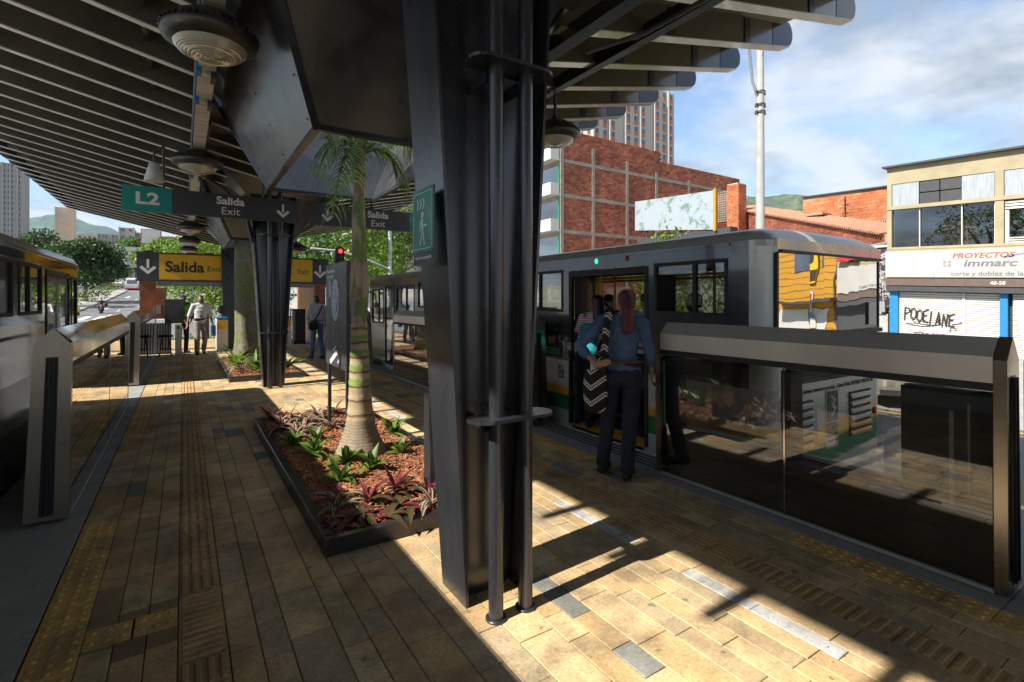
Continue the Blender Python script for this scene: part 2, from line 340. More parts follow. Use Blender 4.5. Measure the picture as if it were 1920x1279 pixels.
# ---- platform
PX0, PX1, PY0, PY1 = -1.21, 3.98, -4.0, 24.0
b = MB(); b.box(PX0, PX1, PY0, PY1, -.95, -.012)
platform = b.obj('platform', M['grout'], None, 'structure')
def slab(name, x0, x1, y0, y1, m, joints=1.2, z=0.0, parent=platform):
    y = y0
    while y < y1-.01:
        e = min(y1, y+joints); cham = .004
        b = MB(); chamfer_box(b, x0, x1, y, e-.004, -.011, z); b.obj(name, m, parent); y = e
def chamfer_box(b, x0, x1, y0, y1, z0, z1, c=.003, m=None):
    vs_ = [(x0, y0, z0), (x1, y0, z0), (x1, y1, z0), (x0, y1, z0), (x0, y0, z1-c), (x1, y0, z1-c), (x1, y1, z1-c), (x0, y1, z1-c),
           (x0+c, y0+c, z1), (x1-c, y0+c, z1), (x1-c, y1-c, z1), (x0+c, y1-c, z1)]
    b.add(vs_, [(0,1,5,4),(1,2,6,5),(2,3,7,6),(3,0,4,7),(4,5,9,8),(5,6,10,9),(6,7,11,10),(7,4,8,11),(8,9,10,11)], m, False)
slab('edge_slab', PX0, -.592, PY0, 19, M['concrete'], 2.4)
slab('edge_slab', 3.487, PX1, PY0, 24, M['concrete'], 2.4)
b = MB()
for k in range(4):
    for (y0, y1) in ((3.2, 5.05), (9.95, 12)): b.box(3.70+k*.07, 3.725+k*.07, y0, y1, -.008, .003)
    b.box(-1.14+k*.07, -1.115+k*.07, 9.5, 11.4, -.008, .003)
b.box(-1.12, -1.06, 3.35, 3.9, -.005, .0035)
b.objs('drain_slot', M['rubber'], platform)
rnd = random.Random(11)
TAN = [(.34, .245, .125), (.31, .215, .11), (.36, .27, .15), (.29, .22, .13), (.32, .23, .13), (.37, .28, .16), (.30, .21, .12), (.28, .225, .145)]
SLATE = [(.18, .19, .18), (.22, .225, .215), (.16, .165, .16)]
cols = [(-.583, -.388, 'd'), (-.388, -.268, 'n'), (-.268, -.145, 'n'), (-.145, -.022, 'n'), (-.022, .172, 't'), (.172, .296, 'n'), (.296, .414, 'n'), (.414, .605, 'w'), (.605, .728, 'n'),
        (.728, .853, 'n'), (.853, 1.045, 'w'), (1.045, 1.17, 'n'), (1.17, 1.295, 'n'), (1.295, 1.487, 'w'), (1.487, 1.612, 'n'), (1.612, 1.737, 'n'), (1.737, 1.93, 'w'), (1.93, 2.055, 'n'), (2.055, 2.18, 'n'),
        (2.18, 2.295, 'n'), (2.295, 2.406, 'n'), (2.406, 2.50, 'g'), (2.50, 2.61, 'n'), (2.61, 2.728, 'n'), (2.728, 2.922, 't'), (2.922, 3.045, 'n'), (3.045, 3.168, 'n'), (3.168, 3.288, 'n'), (3.288, 3.483, 'd')]
pieces = []     # x0,x1,y0,y1,colour,type
def inside_hole(x0, x1, y0, y1):
    cx_, cy_ = (x0+x1)/2, (y0+y1)/2
    return (.80 < cx_ < 2.04 and 3.29 < cy_ < 6.93) or (.80 < cx_ < 2.04 and 11.1 < cy_ < 14.9)
for (x0, x1, t) in cols:
    y = .3 - rnd.random()*.25 if t in 'nwg' else .2
    while y < 19.2:
        if t == 't': l = .2
        elif t == 'd': l = .2
        elif t == 'w': l = rnd.choice([.3, .36, .4, .4, .42])
        elif t == 'g': l = rnd.choice([.4, .42, .36])
        else: l = rnd.choice([.2, .27, .33, .38, .4, .42])
        c = list(rnd.choice(TAN)); f = 1.95*rnd.uniform(.88, 1.1); c = [k*f for k in c]; ty = 'p'; cy_ = y+l/2
        if t == 'g' and rnd.random() < .5: c = [.6, .62, .63]
        elif rnd.random() < (.04 if t in 'nw' else 0): c = [q*1.35 for q in rnd.choice(SLATE)]
        if t == 't': c = [.30*f, .20*f, .095*f]; ty = 'x' if (cy_ < 3.25 and not 2.35 < cy_ < 2.6) or rnd.random() < .03 else 'l'
        if t == 'd':
            if x0 < 0: on = cy_ < 4.55 or 7.2 < cy_ < 9.6
            else: on = cy_ < 1.85 or 3.7 < cy_ < 6.2 or 9.5 < cy_ < 12
            if on: c = [.42*f, .27*f, .09*f]; ty = 'o'
            elif rnd.random() < .5: l = .4
        if t == 't' and x0 > 1: ty = 'x' if cy_ < 1.75 or cy_ > 3.1 and cy_ < 4.2 else 'l'
        if t in 'n' and x1 < 0 and abs(cy_-3.2) < .001: pass
        if not inside_hole(x0, x1, y, y+l): pieces.append((x0, x1, y, y+l, c, ty))
        y += l
# the tactile branch from edge to guide strip
pieces = [p for p in pieces if not (p[0] > -.39 and p[1] < -.02 and p[2] < 3.12 and p[3] > 2.93)] + [(-.388, -.206, 2.93, 3.11, [.8, .52, .17], 'o'), (-.2, -.022, 2.93, 3.11, [.76, .49, .16], 'o')]
def fix(p):
    x0, x1, y0, y1, c, ty = p
    return p
newp = []
for p in pieces:
    newp.append(p)
# refill what the branch displaced
for (x0, x1) in ((-.388, -.268), (-.268, -.145), (-.145, -.022)):
    col_ = sorted([p for p in newp if abs(p[0]-x0) < 1e-6 and abs(p[1]-x1) < 1e-6], key=lambda q: q[2])
    below = [p for p in col_ if p[3] <= 2.931]; above = [p for p in col_ if p[2] >= 3.109]
    if below and below[-1][3] < 2.925: newp.append((x0, x1, below[-1][3], 2.93, list(rnd.choice(TAN)), 'p'))
    if above and above[0][2] > 3.115: newp.append((x0, x1, 3.11, above[0][2], list(rnd.choice(TAN)), 'p'))
pieces = newp
def piece_geo(b, p):
    x0, x1, y0, y1, c, ty = p; g = .0022; z = rnd.uniform(-.0012, .0012)
    x0 += g; x1 -= g; y0 += g; y1 -= g; chamfer_box(b, x0, x1, y0, y1, -.011, z, .0028)
    w = x1-x0; l = y1-y0
    if ty in 'xl':
        n = 4
        for k in range(n):
            if ty == 'x': yc = y0+l*(k+.5)/n; q = (x0+.012, x1-.012, yc-.014, yc+.014)
            else: xc = x0+w*(k+.5)/n; q = (xc-.014, xc+.014, y0+.012, y1-.012)
            c_ = .006; a0, a1, b0, b1 = q; zt = z+.0075
            b.add([(a0, b0, z-.001), (a1, b0, z-.001), (a1, b1, z-.001), (a0, b1, z-.001), (a0+c_, b0+c_, zt), (a1-c_, b0+c_, zt), (a1-c_, b1-c_, zt), (a0+c_, b1-c_, zt)], [(0,1,5,4),(1,2,6,5),(2,3,7,6),(3,0,4,7),(4,5,6,7)], smooth=False)
    if ty == 'o':
        for i in range(3):
            for j in range(3 if l > .19 else 2):
                nn = 3 if l > .19 else 2
                b.lathe([(.018, z-.001), (.012, z+.0055), (.0001, z+.007)], (x0+w*(i+.5)/3, y0+l*(j+.5)/nn, 0), 8)
def with_tone(me, cs):
    ca = me.color_attributes.new('tone', 'FLOAT_COLOR', 'CORNER'); arr_ = np.ones((len(me.loops), 4), dtype=np.float32)
    arr_[:, :3] = cs; ca.data.foreach_set('color', arr_.ravel()); return me
pieces = [p for p in pieces if p[3] > .2]
vis = lambda p: (.5449*(p[0]+p[1])/2+.8385*(p[2]+p[3])/2)
def in_view(p):
    x, y = (p[0]+p[1])/2, (p[2]+p[3])/2; d = vis(p); r = .8385*x-.5449*y
    return abs(r/d) < 1.08 and 1.57/d < .80
def dist_key(p):
    a = (p[1]-p[0])*(p[3]-p[2]); return -(a/vis(p)**3) if in_view(p) else 0
pieces.sort(key=dist_key)
big = pieces[:298]; rest = pieces[298:]
for p in big:
    b = MB(); b.fix = False; piece_geo(b, p)
    me = b.mesh('paver', M['paver']); with_tone(me, p[4])
    mkobj('tactile_paver' if p[5] != 'p' else 'paver', me, platform)
b = MB(); b.fix = False; cs = []
for p in rest:
    n0 = len(b.f); piece_geo(b, p)
    for f in b.f[n0:]: cs += [p[4]]*len(f)
me = b.mesh('paving', M['paver']); with_tone(me, np.array(cs, dtype=np.float32)); mkobj('paving', me, platform, 'stuff')
# closing paving behind the camera (reflected in the glass) and beyond the gate
b = MB(); b.box(-.583, 3.483, -4, -.02, -.012, -.001); b.box(-.583, 3.483, 19.3, 24, -.012, -.001)
me = b.mesh('paving_field', M['paver']); with_tone(me, [.5, .37, .2]); mkobj('paving_field', me, platform)
# ============================================================ CANOPY
CXC = 1.43
def fin_bottom(x): return 3.55+.225*abs(x-CXC)
canopy = thing('station_canopy', (1.43, 8, 0), 'black ribbed butterfly roof over the whole bus platform', 'canopy')
TL, TR = -3.27, 6.13
def fin_profile(x0, tip, n=6):
    s = 1 if tip > x0 else -1; H = .30; zt = fin_bottom(tip); r = .135
    pts = [(x0, fin_bottom(x0)), (tip-s*.08, zt-.01)]
    for k in range(n+1):                                  # rounded nose
        a = -math.pi/2+math.pi*k/n; pts.append((tip-s*.10+s*.10*math.cos(a), zt+r+.0+r*math.sin(a)))
    pts += [(tip-s*1.1, fin_bottom(tip-s*1.1)+H), (x0, fin_bottom(x0)+H)]
    return pts
WELLS = [(3.94, 6.4, 3.1, 6.85), (12.0, 14.3, 11.2, 14.8)]
def in_well(y): return any(a-.05 < y < b_+.05 for _, _, a, b_ in WELLS)
ys_f = [-5.54+.68*k for k in range(41)]
fincache = {}
def put_fin(side, x0, y):
    key = (side, x0)
    if key not in fincache:
        tip = TL if side < 0 else TR; th = .026 if side < 0 else .04
        pr_ = fin_profile(x0, tip); b = MB()
        b.prism(pr_, -th, th, lambda p, t: (p[0], t, p[1]), 0)
        me = b.mesh('roof_fin', [M['fin'] if side < 0 else M['finr']])
        b2 = MB(); fw = .036 if side < 0 else .062; s = 1 if tip > x0 else -1
        xa, xb = x0, tip-s*.10; za, zb = fin_bottom(xa), fin_bottom(xb)
        b2.hexa([(xa, -fw, za-.012), (xb, -fw, zb-.012), (xb, fw, zb-.012), (xa, fw, za-.012), (xa, -fw, za-.001), (xb, -fw, zb-.001), (xb, fw, zb-.001), (xa, fw, za-.001)])
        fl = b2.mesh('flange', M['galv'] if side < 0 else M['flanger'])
        b3 = MB(); zt = fin_bottom(tip)                     # dark wrapped nose
        nose = [(tip-s*.55, zt+.005-.12), ]
        pts = [(tip-s*.42, fin_bottom(tip-s*.42)-.001)] + [(tip-s*.10+s*.104*math.cos(-math.pi/2+math.pi*k/8), zt+.133+.14*math.sin(-math.pi/2+math.pi*k/8)) for k in range(9)] + [(tip-s*.42, fin_bottom(tip-s*.42)+.285)]
        b3.prism(pts, -th-.004, th+.004, lambda p, t: (p[0], t, p[1]))
        fincache[key] = (me, fl, b3.mesh('fin_nose', M['tip']))
    me, fl, ns = fincache[key]
    o = mkobj('roof_fin', me, canopy); o.matrix_parent_inverse = Matrix(); o.location = (-1.43, y-8, 0)
    for nm, k in (('flange', fl), ('fin_nose', ns)):
        c = bpy.data.objects.new(nm, k); COL.objects.link(c); c.parent = o
for y in ys_f:
    iw = in_well(y)
    put_fin(-1, .28 if iw else 1.42, y); put_fin(1, 2.58 if iw else 1.44, y)
def deck(name, xa, xb, y0, y1, m, dz=.302, hole=False):
    b = MB(); za, zb = fin_bottom(xa)+dz, fin_bottom(xb)+dz
    b.hexa([(xa, y0, za), (xb, y0, zb), (xb, y1, zb), (xa, y1, za), (xa, y0, za+.05), (xb, y0, zb+.05), (xb, y1, zb+.05), (xa, y1, za+.05)])
    return b.obj(name, m, canopy)
YA, YB = -5.9, 22.0
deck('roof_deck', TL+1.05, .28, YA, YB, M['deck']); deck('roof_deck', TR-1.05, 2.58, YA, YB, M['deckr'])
def outer_deck(s, tip, m):
    b = MB(); xa, xb = tip-s*1.05, tip-s*.22; za, zb = fin_bottom(xa)+.302, fin_bottom(tip)+.21
    b.hexa([(xa, YA, za), (xb, YA, zb), (xb, YB, zb), (xa, YB, za), (xa, YA, za+.03), (xb, YA, zb+.03), (xb, YB, zb+.03), (xa, YB, za+.03)]); b.obj('roof_edge_deck', m, canopy)
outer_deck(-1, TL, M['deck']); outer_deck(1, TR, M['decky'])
segs = [(YA, WELLS[0][2]), (WELLS[0][3], WELLS[1][2]), (WELLS[1][3], YB)]
for y0, y1 in segs:
    b = MB(); b.box(.28, 2.58, y0, y1, 3.86, 3.95); b.obj('centre_deck', M['deck'], canopy)
# longitudinal beams with lamps, brackets
for xb, w in ((.17, .13), (2.72, .13)):
    b = MB(); z = 3.76 if xb < 1 else 3.78
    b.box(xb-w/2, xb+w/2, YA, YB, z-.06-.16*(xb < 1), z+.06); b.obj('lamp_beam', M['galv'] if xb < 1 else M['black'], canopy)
b = MB(); b.bar((3.62, YA, 4.06), (3.62, YB, 4.06), .09, .14); b.obj('right_beam', M['black'], canopy)
b = MB()
for y in ys_f:
    for xx in (-.3, .52):
        if xx > .3 and in_well(y): continue
        z = fin_bottom(xx)
        b.bar((xx, y+.05, z+.14), (xx, y+.63, z+.14), .04, .06); b.bar((xx-.05, y+.34, z+.16), (xx+.05, y+.34, z+.12), .015, .02)
        b.box(xx-.03, xx+.03, y+.03, y+.045, z+.05, z+.24)
b.obj('fin_brackets', M['black'], canopy, 'stuff')
b = MB()
for i, y in enumerate(ys_f):
    for xx in (5.2, 3.95):
        z = fin_bottom(xx); b.box(xx-.05, xx+.05, y-.052, y+.052, z+.003, z+.27)
b.objs('stiffener', M['black'], canopy)
b = MB()
b.tube([(.24, 6.8, 3.62), (.24, 9.5, 3.62), (.35, 9.9, 3.6), (.6, 10.1, 3.5), (.95, 10.2, 3.1), (1.05, 10.2, 2.6)], .035, 8); b.tube([(.1, -2, 3.60), (.1, 6, 3.60), (.1, 20, 3.60)], .022, 8)
b.tube([(3.55, 2, 4.0), (3.3, 3, 3.85), (2.9, 3.3, 3.7)], .02, 6)
b.objs('conduit', M['dgrey'], canopy)
b = MB()
for y in (5.0, 5.75, 9.4, 12.8): b.box(.09, .13, y, y+.12, 3.50, 3.60, 0); b.box(.20, .24, y+.05, y+.2, 3.48, 3.56, 1)
b.objs('junction_box', [M['blue'], M['dgrey']], canopy)
# inverted pyramid light wells
def frustum(bot, top, z0, z1, t=.02):
    (x0, x1, y0, y1), (X0, X1, Y0, Y1) = bot, top
    B = [(x0, y0, z0), (x1, y0, z0), (x1, y1, z0), (x0, y1, z0)]; T = [(X0, Y0, z1), (X1, Y0, z1), (X1, Y1, z1), (X0, Y1, z1)]
    for i in range(4):
        a, c, d, e = B[i], B[(i+1) % 4], T[(i+1) % 4], T[i]
        n = (Vector(c)-Vector(a)).cross(Vector(e)-Vector(a)).normalized()*t
        b = MB(); b.hexa([a, c, Vector(c)+n*-1, Vector(a)+n*-1, e, d, Vector(d)+n*-1, Vector(e)+n*-1]); b.obj('well_panel', M['panel'] if i != 1 else M['panel'], canopy)
    b = MB()
    for i in range(4):
        a, c = Vector(B[i]), Vector(B[(i+1) % 4]); b.bar(a, c, .05, .035); b.bar(a, Vector(T[i]), .045, .045)
    b.objs('well_rim', M['black'], canopy)
    b = MB()
    for i in (3, 1, 0):
        a, c, d, e = [Vector(q) for q in (B[i], B[(i+1) % 4], T[(i+1) % 4], T[i])]
        n = (c-a).cross(e-a).normalized()
        for u in (.07, .5, .93):
            for v in (.08, .3, .52, .74, .93):
                p = a.lerp(c, u).lerp(e.lerp(d, u), v)+n*.003; b.tube([p, p+n*.006], .008, 6)
                p = p-n*.03; b.tube([p, p-n*.003], .008, 6)
    b.obj('rivets', M['black'], canopy, 'stuff')
    # upper curb of the well, so that the roof has thickness
    b = MB()
    for i in range(4):
        a, c = Vector(T[i]), Vector(T[(i+1) % 4]); b.bar(a+Vector((0, 0, .1)), c+Vector((0, 0, .1)), .04, .2)
    b.objs('well_curb', M['black'], canopy)
frustum((.83, 2.03, 3.94, 6.4), (.28, 2.58, 3.1, 6.85), 2.85, 3.97)
frustum((.83, 2.03, 12.0, 14.3), (.28, 2.58, 11.2, 14.8), 2.85, 3.97)
# raking struts from columns to wells
b = MB()
for y in (2.45, 10.2, 18.2):
    b.hexa([(.9, y-.25, 3.45), (1.9, y-.25, 3.45), (1.9, y+.25, 3.45), (.9, y+.25, 3.45), (.5, y-.6, 3.86), (2.3, y-.6, 3.86), (2.3, y+.6, 3.86), (.5, y+.6, 3.86)])
b.objs('column_head', M['black'], canopy)
# ---- columns
def column(yc, label, pipes=True):
    xc = 1.38; t = thing('steel_column', (xc, yc, 0), label, 'column', 'tapered black columns of the canopy')
    zt = 3.46
    def hw(z): return .175+.059*z
    def hy(z): return .13+.02*z
    for s, nm in ((-1, 'flange_plate'), (1, 'flange_plate')):
        b = MB(); c = []
        for z in (0, zt):
            x = xc+s*hw(z); y0, y1 = yc-.14-.0*z, yc+.14+.035*z
            xs_ = sorted((x, x-s*.016)); c += [(xs_[0], y0, z), (xs_[1], y0, z), (xs_[1], y1, z), (xs_[0], y1, z)]
        b.hexa(c); b.obj(nm, M['blackgloss'], t)
    b = MB(); c = []
    for z in (0, zt):
        c += [(xc-hw(z)+.017, yc-.005, z), (xc+hw(z)-.017, yc-.005, z), (xc+hw(z)-.017, yc+.09, z), (xc-hw(z)+.017, yc+.09, z)]
    b.hexa(c); b.obj('web', M['blackgloss'], t)
    b = MB(); n = 14                                              # shallow folded channel in front of the web
    for z0, z1 in ((0.0, zt),):
        poly0 = []; poly1 = []
        for k in range(n+1):
            u = k/n; dy = -.03*math.sin(u*math.pi)**.7
            poly0.append((xc-hw(z0)+.03+u*(2*hw(z0)-.06), yc-.02+dy, z0)); poly1.append((xc-hw(z1)+.03+u*(2*hw(z1)-.06), yc-.02+dy, z1))
        b.add(poly0+poly1, [(k, k+1, n+2+k, n+1+k) for k in range(n)], smooth=True)
    b.obj('folded_liner', M['blackgloss'], t)
    for dx in (-.09, .085):
        b = MB(); b.tube([(xc+dx, yc-.29, .005), (xc+dx, yc-.29, 3.5)], .037, 20); b.obj('pipe', M['blackgloss'], t)
    for z in (.99, 2.73):
        b = MB(); w = hw(z)-.0; ln = .24; r = .09
        poly = [(-ln+r+r*math.cos(a), r*math.sin(a)) for a in np.linspace(math.pi/2, 3*math.pi/2, 9)]+[(ln-r+r*math.cos(a), r*math.sin(a)) for a in np.linspace(-math.pi/2, math.pi/2, 9)]
        b.prism(poly, z-.008, z+.008, lambda p, t_: (xc+p[0]-.003, yc-.29+p[1], t_)); b.box(xc-.12, xc-.1, yc-.24, yc-.03, z-.07, z-.008); b.box(xc+.1, xc+.12, yc-.24, yc-.03, z-.07, z-.008)
        b.obj('pipe_collar', M['blackgloss'], t)
    b = MB()
    for dx in (-.09, .085): b.lathe([(.052, 0.002), (.052, .012), (.038, .012)], (xc+dx, yc-.29, 0), 16)
    b.objs('base_ring', M['black'], t)
    return t
column(2.42, 'nearest tapered black steel column carrying the green walking man sign')
column(10.2, 'black steel column behind the hanging L2 sign')
t3 = thing('steel_post', (1.2, 19.0, 0), 'slim black post beside the yellow Salida exit sign', 'column')
b = MB(); b.hexa([(1.1, 18.9, 0), (1.42, 18.9, 0), (1.42, 19.2, 0), (1.1, 19.2, 0), (1.02, 18.9, 3.46), (1.6, 18.9, 3.46), (1.6, 19.2, 3.46), (1.02, 19.2, 3.46)]); b.obj('post_shaft', M['black'], t3)
# ---- pendant lamps
def lamp(x, y, z, r, rodtop, label):
    t = thing('pendant_lamp', (x, y, z), label, 'lamp', 'round pendant lamps under the roof')
    k = r/.3
    b = MB(); b.lathe([(.001, .17*k), (.07*k, .168*k), (.16*k, .14*k), (.24*k, .09*k), (.285*k, .035*k), (.3*k, .0), (.295*k, -.03*k), (.26*k, -.055*k), (.225*k, -.07*k)], (x, y, z), 40); b.obj('housing', M['lampbody'], t)
    b = MB(); pr_ = []
    for i in range(13):
        a = i/12; rr = .225*k*math.cos(a*math.pi/2*.98); zz_ = -.07*k-.075*k*math.sin(a*math.pi/2)
        pr_.append((rr, zz_)); pr_.append((max(rr-.006*k, .001), zz_-.006*k))
    b.lathe(pr_, (x, y, z), 40, smooth=False); b.obj('lens', M['lens'], t)
    b = MB()
    for i in range(40):
        a = 2*math.pi*i/40; p = Vector((x+math.cos(a)*.278*k, y+math.sin(a)*.278*k, z+.05*k)); q = Vector((x+math.cos(a)*.300*k, y+math.sin(a)*.300*k, z+.012*k)); b.bar(p+Vector((math.cos(a)*.006, math.sin(a)*.006, 0)), q+Vector((math.cos(a)*.004, math.sin(a)*.004, 0)), .018*k, .01*k)
    b.obj('vent_fins', M['black'], t, 'stuff')
    b = MB(); b.tube([(x, y, z+.16*k), (x, y, rodtop)], .018, 8); b.lathe([(.04, .15*k), (.035, .22*k), (.018, .24*k)], (x, y, z), 12); b.obj('rod', M['dgrey'], t)
    return t
nm = ['nearest round pendant lamp, large at top left', 'second round pendant lamp from the camera, above the L2 sign', 'pendant lamp hidden behind the L2 sign', 'small pendant lamp below the L2 sign, uppermost of three', 'small pendant lamp, middle of the three over the exit sign', 'smallest and lowest pendant lamp over the Salida sign']
for i, y in enumerate((4.1, 7.9, 11.5, 15.1, 18.5, 21.6)): lamp(.16, y, 3.40, .3, 3.70, nm[i])
lamp(3.72, 4.78, 3.55, .29, 4.02, 'round pendant lamp hanging right of the near column')
lamp(3.72, 11.8, 3.55, .3, 4.0, 'pendant lamp above the Exit half of the right hanging sign'); lamp(2.72, 15.6, 3.05, .3, 3.7, 'low pendant lamp between the palm and the second column')
t = thing('loudspeaker', (-.32, 8.1, 3.2), 'small pale bell loudspeaker beside the rod of the L2 sign', 'speaker')
b = MB(); b.lathe([(.001, .17), (.06, .16), (.085, .05), (.115, -.07), (.1, -.08), (.001, -.06)], (-.32, 8.1, 3.2), 18); b.obj('horn', M['white'], t)
b = MB(); b.tube([(-.32, 8.1, 3.36), (-.32, 8.1, 3.5), (-.2, 8.1, 3.62)], .014, 6); b.obj('bracket', M['dgrey'], t)
# ============================================================ SIGNS
def place(o, origin, right, up, nrm):
    m = Matrix.Identity(4)
    for i, v in enumerate((right, up, nrm)):
        for j in range(3): m[j][i] = v[j]
    m.translation = origin; return m
AX = {'-y': ((1, 0, 0), (0, 0, 1), (0, -1, 0)), '-x': ((0, -1, 0), (0, 0, 1), (-1, 0, 0)), '+x': ((0, 1, 0), (0, 0, 1), (1, 0, 0))}
def text(name, s, size, loc, ax, m, parent, bold=0., align='CENTER', width=1., ext=.0015, shear=0, spacing=1.):
    cu = bpy.data.curves.new(name, 'FONT'); cu.body = s; cu.size = size; cu.align_x = align; cu.align_y = 'CENTER'; cu.extrude = ext; cu.offset = bold; cu.resolution_u = 3; cu.shear = shear; cu.space_character = spacing
    o = bpy.data.objects.new(name, cu); COL.objects.link(o)
    me = bpy.data.meshes.new_from_object(o.evaluated_get(bpy.context.evaluated_depsgraph_get())); bpy.data.objects.remove(o); me.materials.clear(); me.materials.append(m)
    r, u, n = (AX[ax] if isinstance(ax, str) else ax)
    me.transform(place(None, Vector(loc)+Vector(n)*(ext+.0015), r, u, n) @ Matrix.Diagonal((width, 1, 1, 1)))
    me.name = name; return mkobj(name, me, parent)
def flat(name, polys, loc, ax, m, parent, ext=.0015, off=.0015):
    r, u, n = [Vector(v) for v in (AX[ax] if isinstance(ax, str) else ax)]; b = MB(); o = Vector(loc)
    for poly in polys: b.prism(poly, off, off+ext*2, lambda p, t_: o+r*p[0]+u*p[1]+n*t_)
    return b.obj(name, m, parent)
def rect(x0, x1, y0, y1): return [(x0, y0), (x1, y0), (x1, y1), (x0, y1)]
def arrow_down(s): 
    w = .14*s
    return [[(-w, -.2*s), (w, -.2*s), (w, .95*s), (-w, .95*s)], [(0, -1*s), (.9*s, -.15*s), (.62*s, .1*s), (0, -.5*s)], [(0, -1*s), (0, -.5*s), (-.62*s, .1*s), (-.9*s, -.15*s)]]
def hang_sign(x0, x1, y, z0, z1, label, teal, tealtxt, arrow_x, txt_x, rods):
    t = thing('hanging_sign', (x0, y, z0), label, 'sign', 'grey hanging exit signs')
    xa, xb = (teal[1], x1) if teal[0] == x0 else (x0, teal[0])
    b = MB(); b.box(xa, xb, y, y+.07, z0, z1); b.obj('sign_board', M['sgrey'], t)
    b = MB(); b.box(teal[0], teal[1], y-.001, y+.071, z0-.001, z1+.001); b.obj('teal_board', M['teal'], t)
    zc = (z0+z1)/2
    if tealtxt: text('lettering', tealtxt, .24, ((teal[0]+teal[1])/2, y-.001, zc), '-y', M['swhite'], t, .008, width=1.25)
    text('lettering', 'Salida', .165, (txt_x, y, zc+.075), '-y', M['swhite'], t, .005, width=1.05); text('lettering', 'Exit', .165, (txt_x, y, zc-.085), '-y', M['swhite'], t, .0, width=1.05)
    flat('arrow', arrow_down(.115), (arrow_x, y, zc), '-y', M['swhite'], t)
    for rx in rods:
        b = MB(); b.tube([(rx, y+.035, z1), (rx, y+.035, 3.9)], .018, 8); b.obj('rod', M['dgrey'], t)
hang_sign(-.75, 1.64, 9.2, 2.88, 3.25, 'grey hanging Salida Exit sign with teal L2 panel at its left', (-.75, -.148), 'L2', 1.40, .63, (-.25, 1.1))
hang_sign(1.84, 4.25, 9.2, 2.88, 3.25, 'grey hanging Salida Exit sign right of the palm, arrow at its left', (3.64, 4.25), None, 2.12, 3.02, (2.3, 3.9))
# yellow exit sign over the gate
gate = thing('exit_gate_sign', (-1.2, 19, 0), 'long yellow Salida Exit sign across the far gate', 'sign')
for (x0, x1) in ((-1.19, -.63), (3.86, 4.40)):
    b = MB(); b.box(x0, x1, 19, 19.25, 2.215, 3.0); b.obj('arrow_board', M['sgrey'], gate)
b = MB(); b.box(-.63, 3.86, 19.0, 19.25, 2.215, 3.0); b.obj('yellow_board', M['syel'], gate)
b = MB(); b.box(-1.22, 4.43, 18.985, 19.27, 3.0, 3.05); b.box(-1.22, 4.43, 18.985, 19.27, 2.16, 2.214)
for x in (-.9, .2, .7, 1.4, 3.2): b.box(x-.12, x+.12, 19.05, 19.2, 3.05, 3.09)
b.obj('sign_frame', M['dgrey'], gate)
for xc in (-.91, 4.12): flat('arrow', arrow_down(.24), (xc, 19, 2.6), '-y', M['swhite'], gate)
text('lettering', 'Salida', .46, (.04, 19, 2.6), '-y', M['sblack'], gate, .013, width=1.0); text('lettering', 'Exit', .25, (.83, 19, 2.57), '-y', M['sblack'], gate, .0)
text('lettering', 'Salida', .46, (2.5, 19, 2.6), '-y', M['sblack'], gate, .013); text('lettering', 'Exit', .25, (3.55, 19, 2.57), '-y', M['sblack'], gate, .0)
# evacuation sign fixed to the near column
t = thing('evacuation_sign', (1.03, 2.42, 1.75), 'green walking man evacuation route sign on the near column', 'sign')
def rrect(x0, x1, y0, y1, r, n=5):
    p = []
    for (cx_, cy_, a0) in ((x1-r, y1-r, 0), (x0+r, y1-r, 90), (x0+r, y0+r, 180), (x1-r, y0+r, 270)):
        p += [(cx_+r*math.cos(R(a0+90*k/n)), cy_+r*math.sin(R(a0+90*k/n))) for k in range(n+1)]
    return p
SX, SY, SZ = 1.025, 2.41, 1.95
flat('plate', [rrect(-.135, .135, -.2, .19, .015)], (SX, SY, SZ), '-x', M['sgrey'], t, .003, -.006)
flat('green_field', [rrect(-.133, .133, -.133, .188, .013)], (SX, SY, SZ), '-x', M['sgreen'], t, .0008, .0008)
o_ = rrect(-.118, .118, -.12, .17, .02); i_ = rrect(-.114, .114, -.116, .166, .017); nn = len(o_)
flat('border', [[o_[k], o_[(k+1) % nn], i_[(k+1) % nn], i_[k]] for k in range(nn)], (SX, SY, SZ), '-x', M['swhite'], t, .0005, .003)
chev = [[(x-.02, .14), (x-.008, .14), (x+.014, .115), (x+.002, .115)] for x in (-.055, -.02, .015)] + [[(x+.002, .115), (x+.014, .115), (x-.008, .085), (x-.02, .085)] for x in (-.055, -.02, .015)]
head = [(.0+.016*math.cos(a), .055+.018*math.sin(a)) for a in np.linspace(0, 2*math.pi, 13)[:-1]]
man = [head, [(-.014, .033), (.012, .035), (.018, .02), (.014, -.03), (-.012, -.03)], [(-.014, .033), (-.033, .012), (-.04, -.028), (-.03, -.03), (-.024, .005), (-.01, .018)],
       [(.012, .03), (.02, .008), (.05, .004), (.05, -.008), (.018, -.004), (.006, .01)], [(-.012, -.025), (.004, -.028), (-.008, -.062), (-.026, -.103), (-.037, -.098), (-.02, -.06)], [(.0, -.025), (.014, -.028), (.022, -.06), (.032, -.1), (.02, -.103), (.01, -.064)]]
flat('walking_figure', chev+man, (SX, SY, SZ), '-x', M['swhite'], t, .0005, .003)
text('lettering', 'Ruta de evacuación', .026, (SX, SY-.01, SZ-.163), '-x', M['swhite'], t, .0006)
flat('icon', [rect(-.128, -.112, -.183, -.143)], (SX, SY, SZ), '-x', M['swhite'], t, .0005, .003)
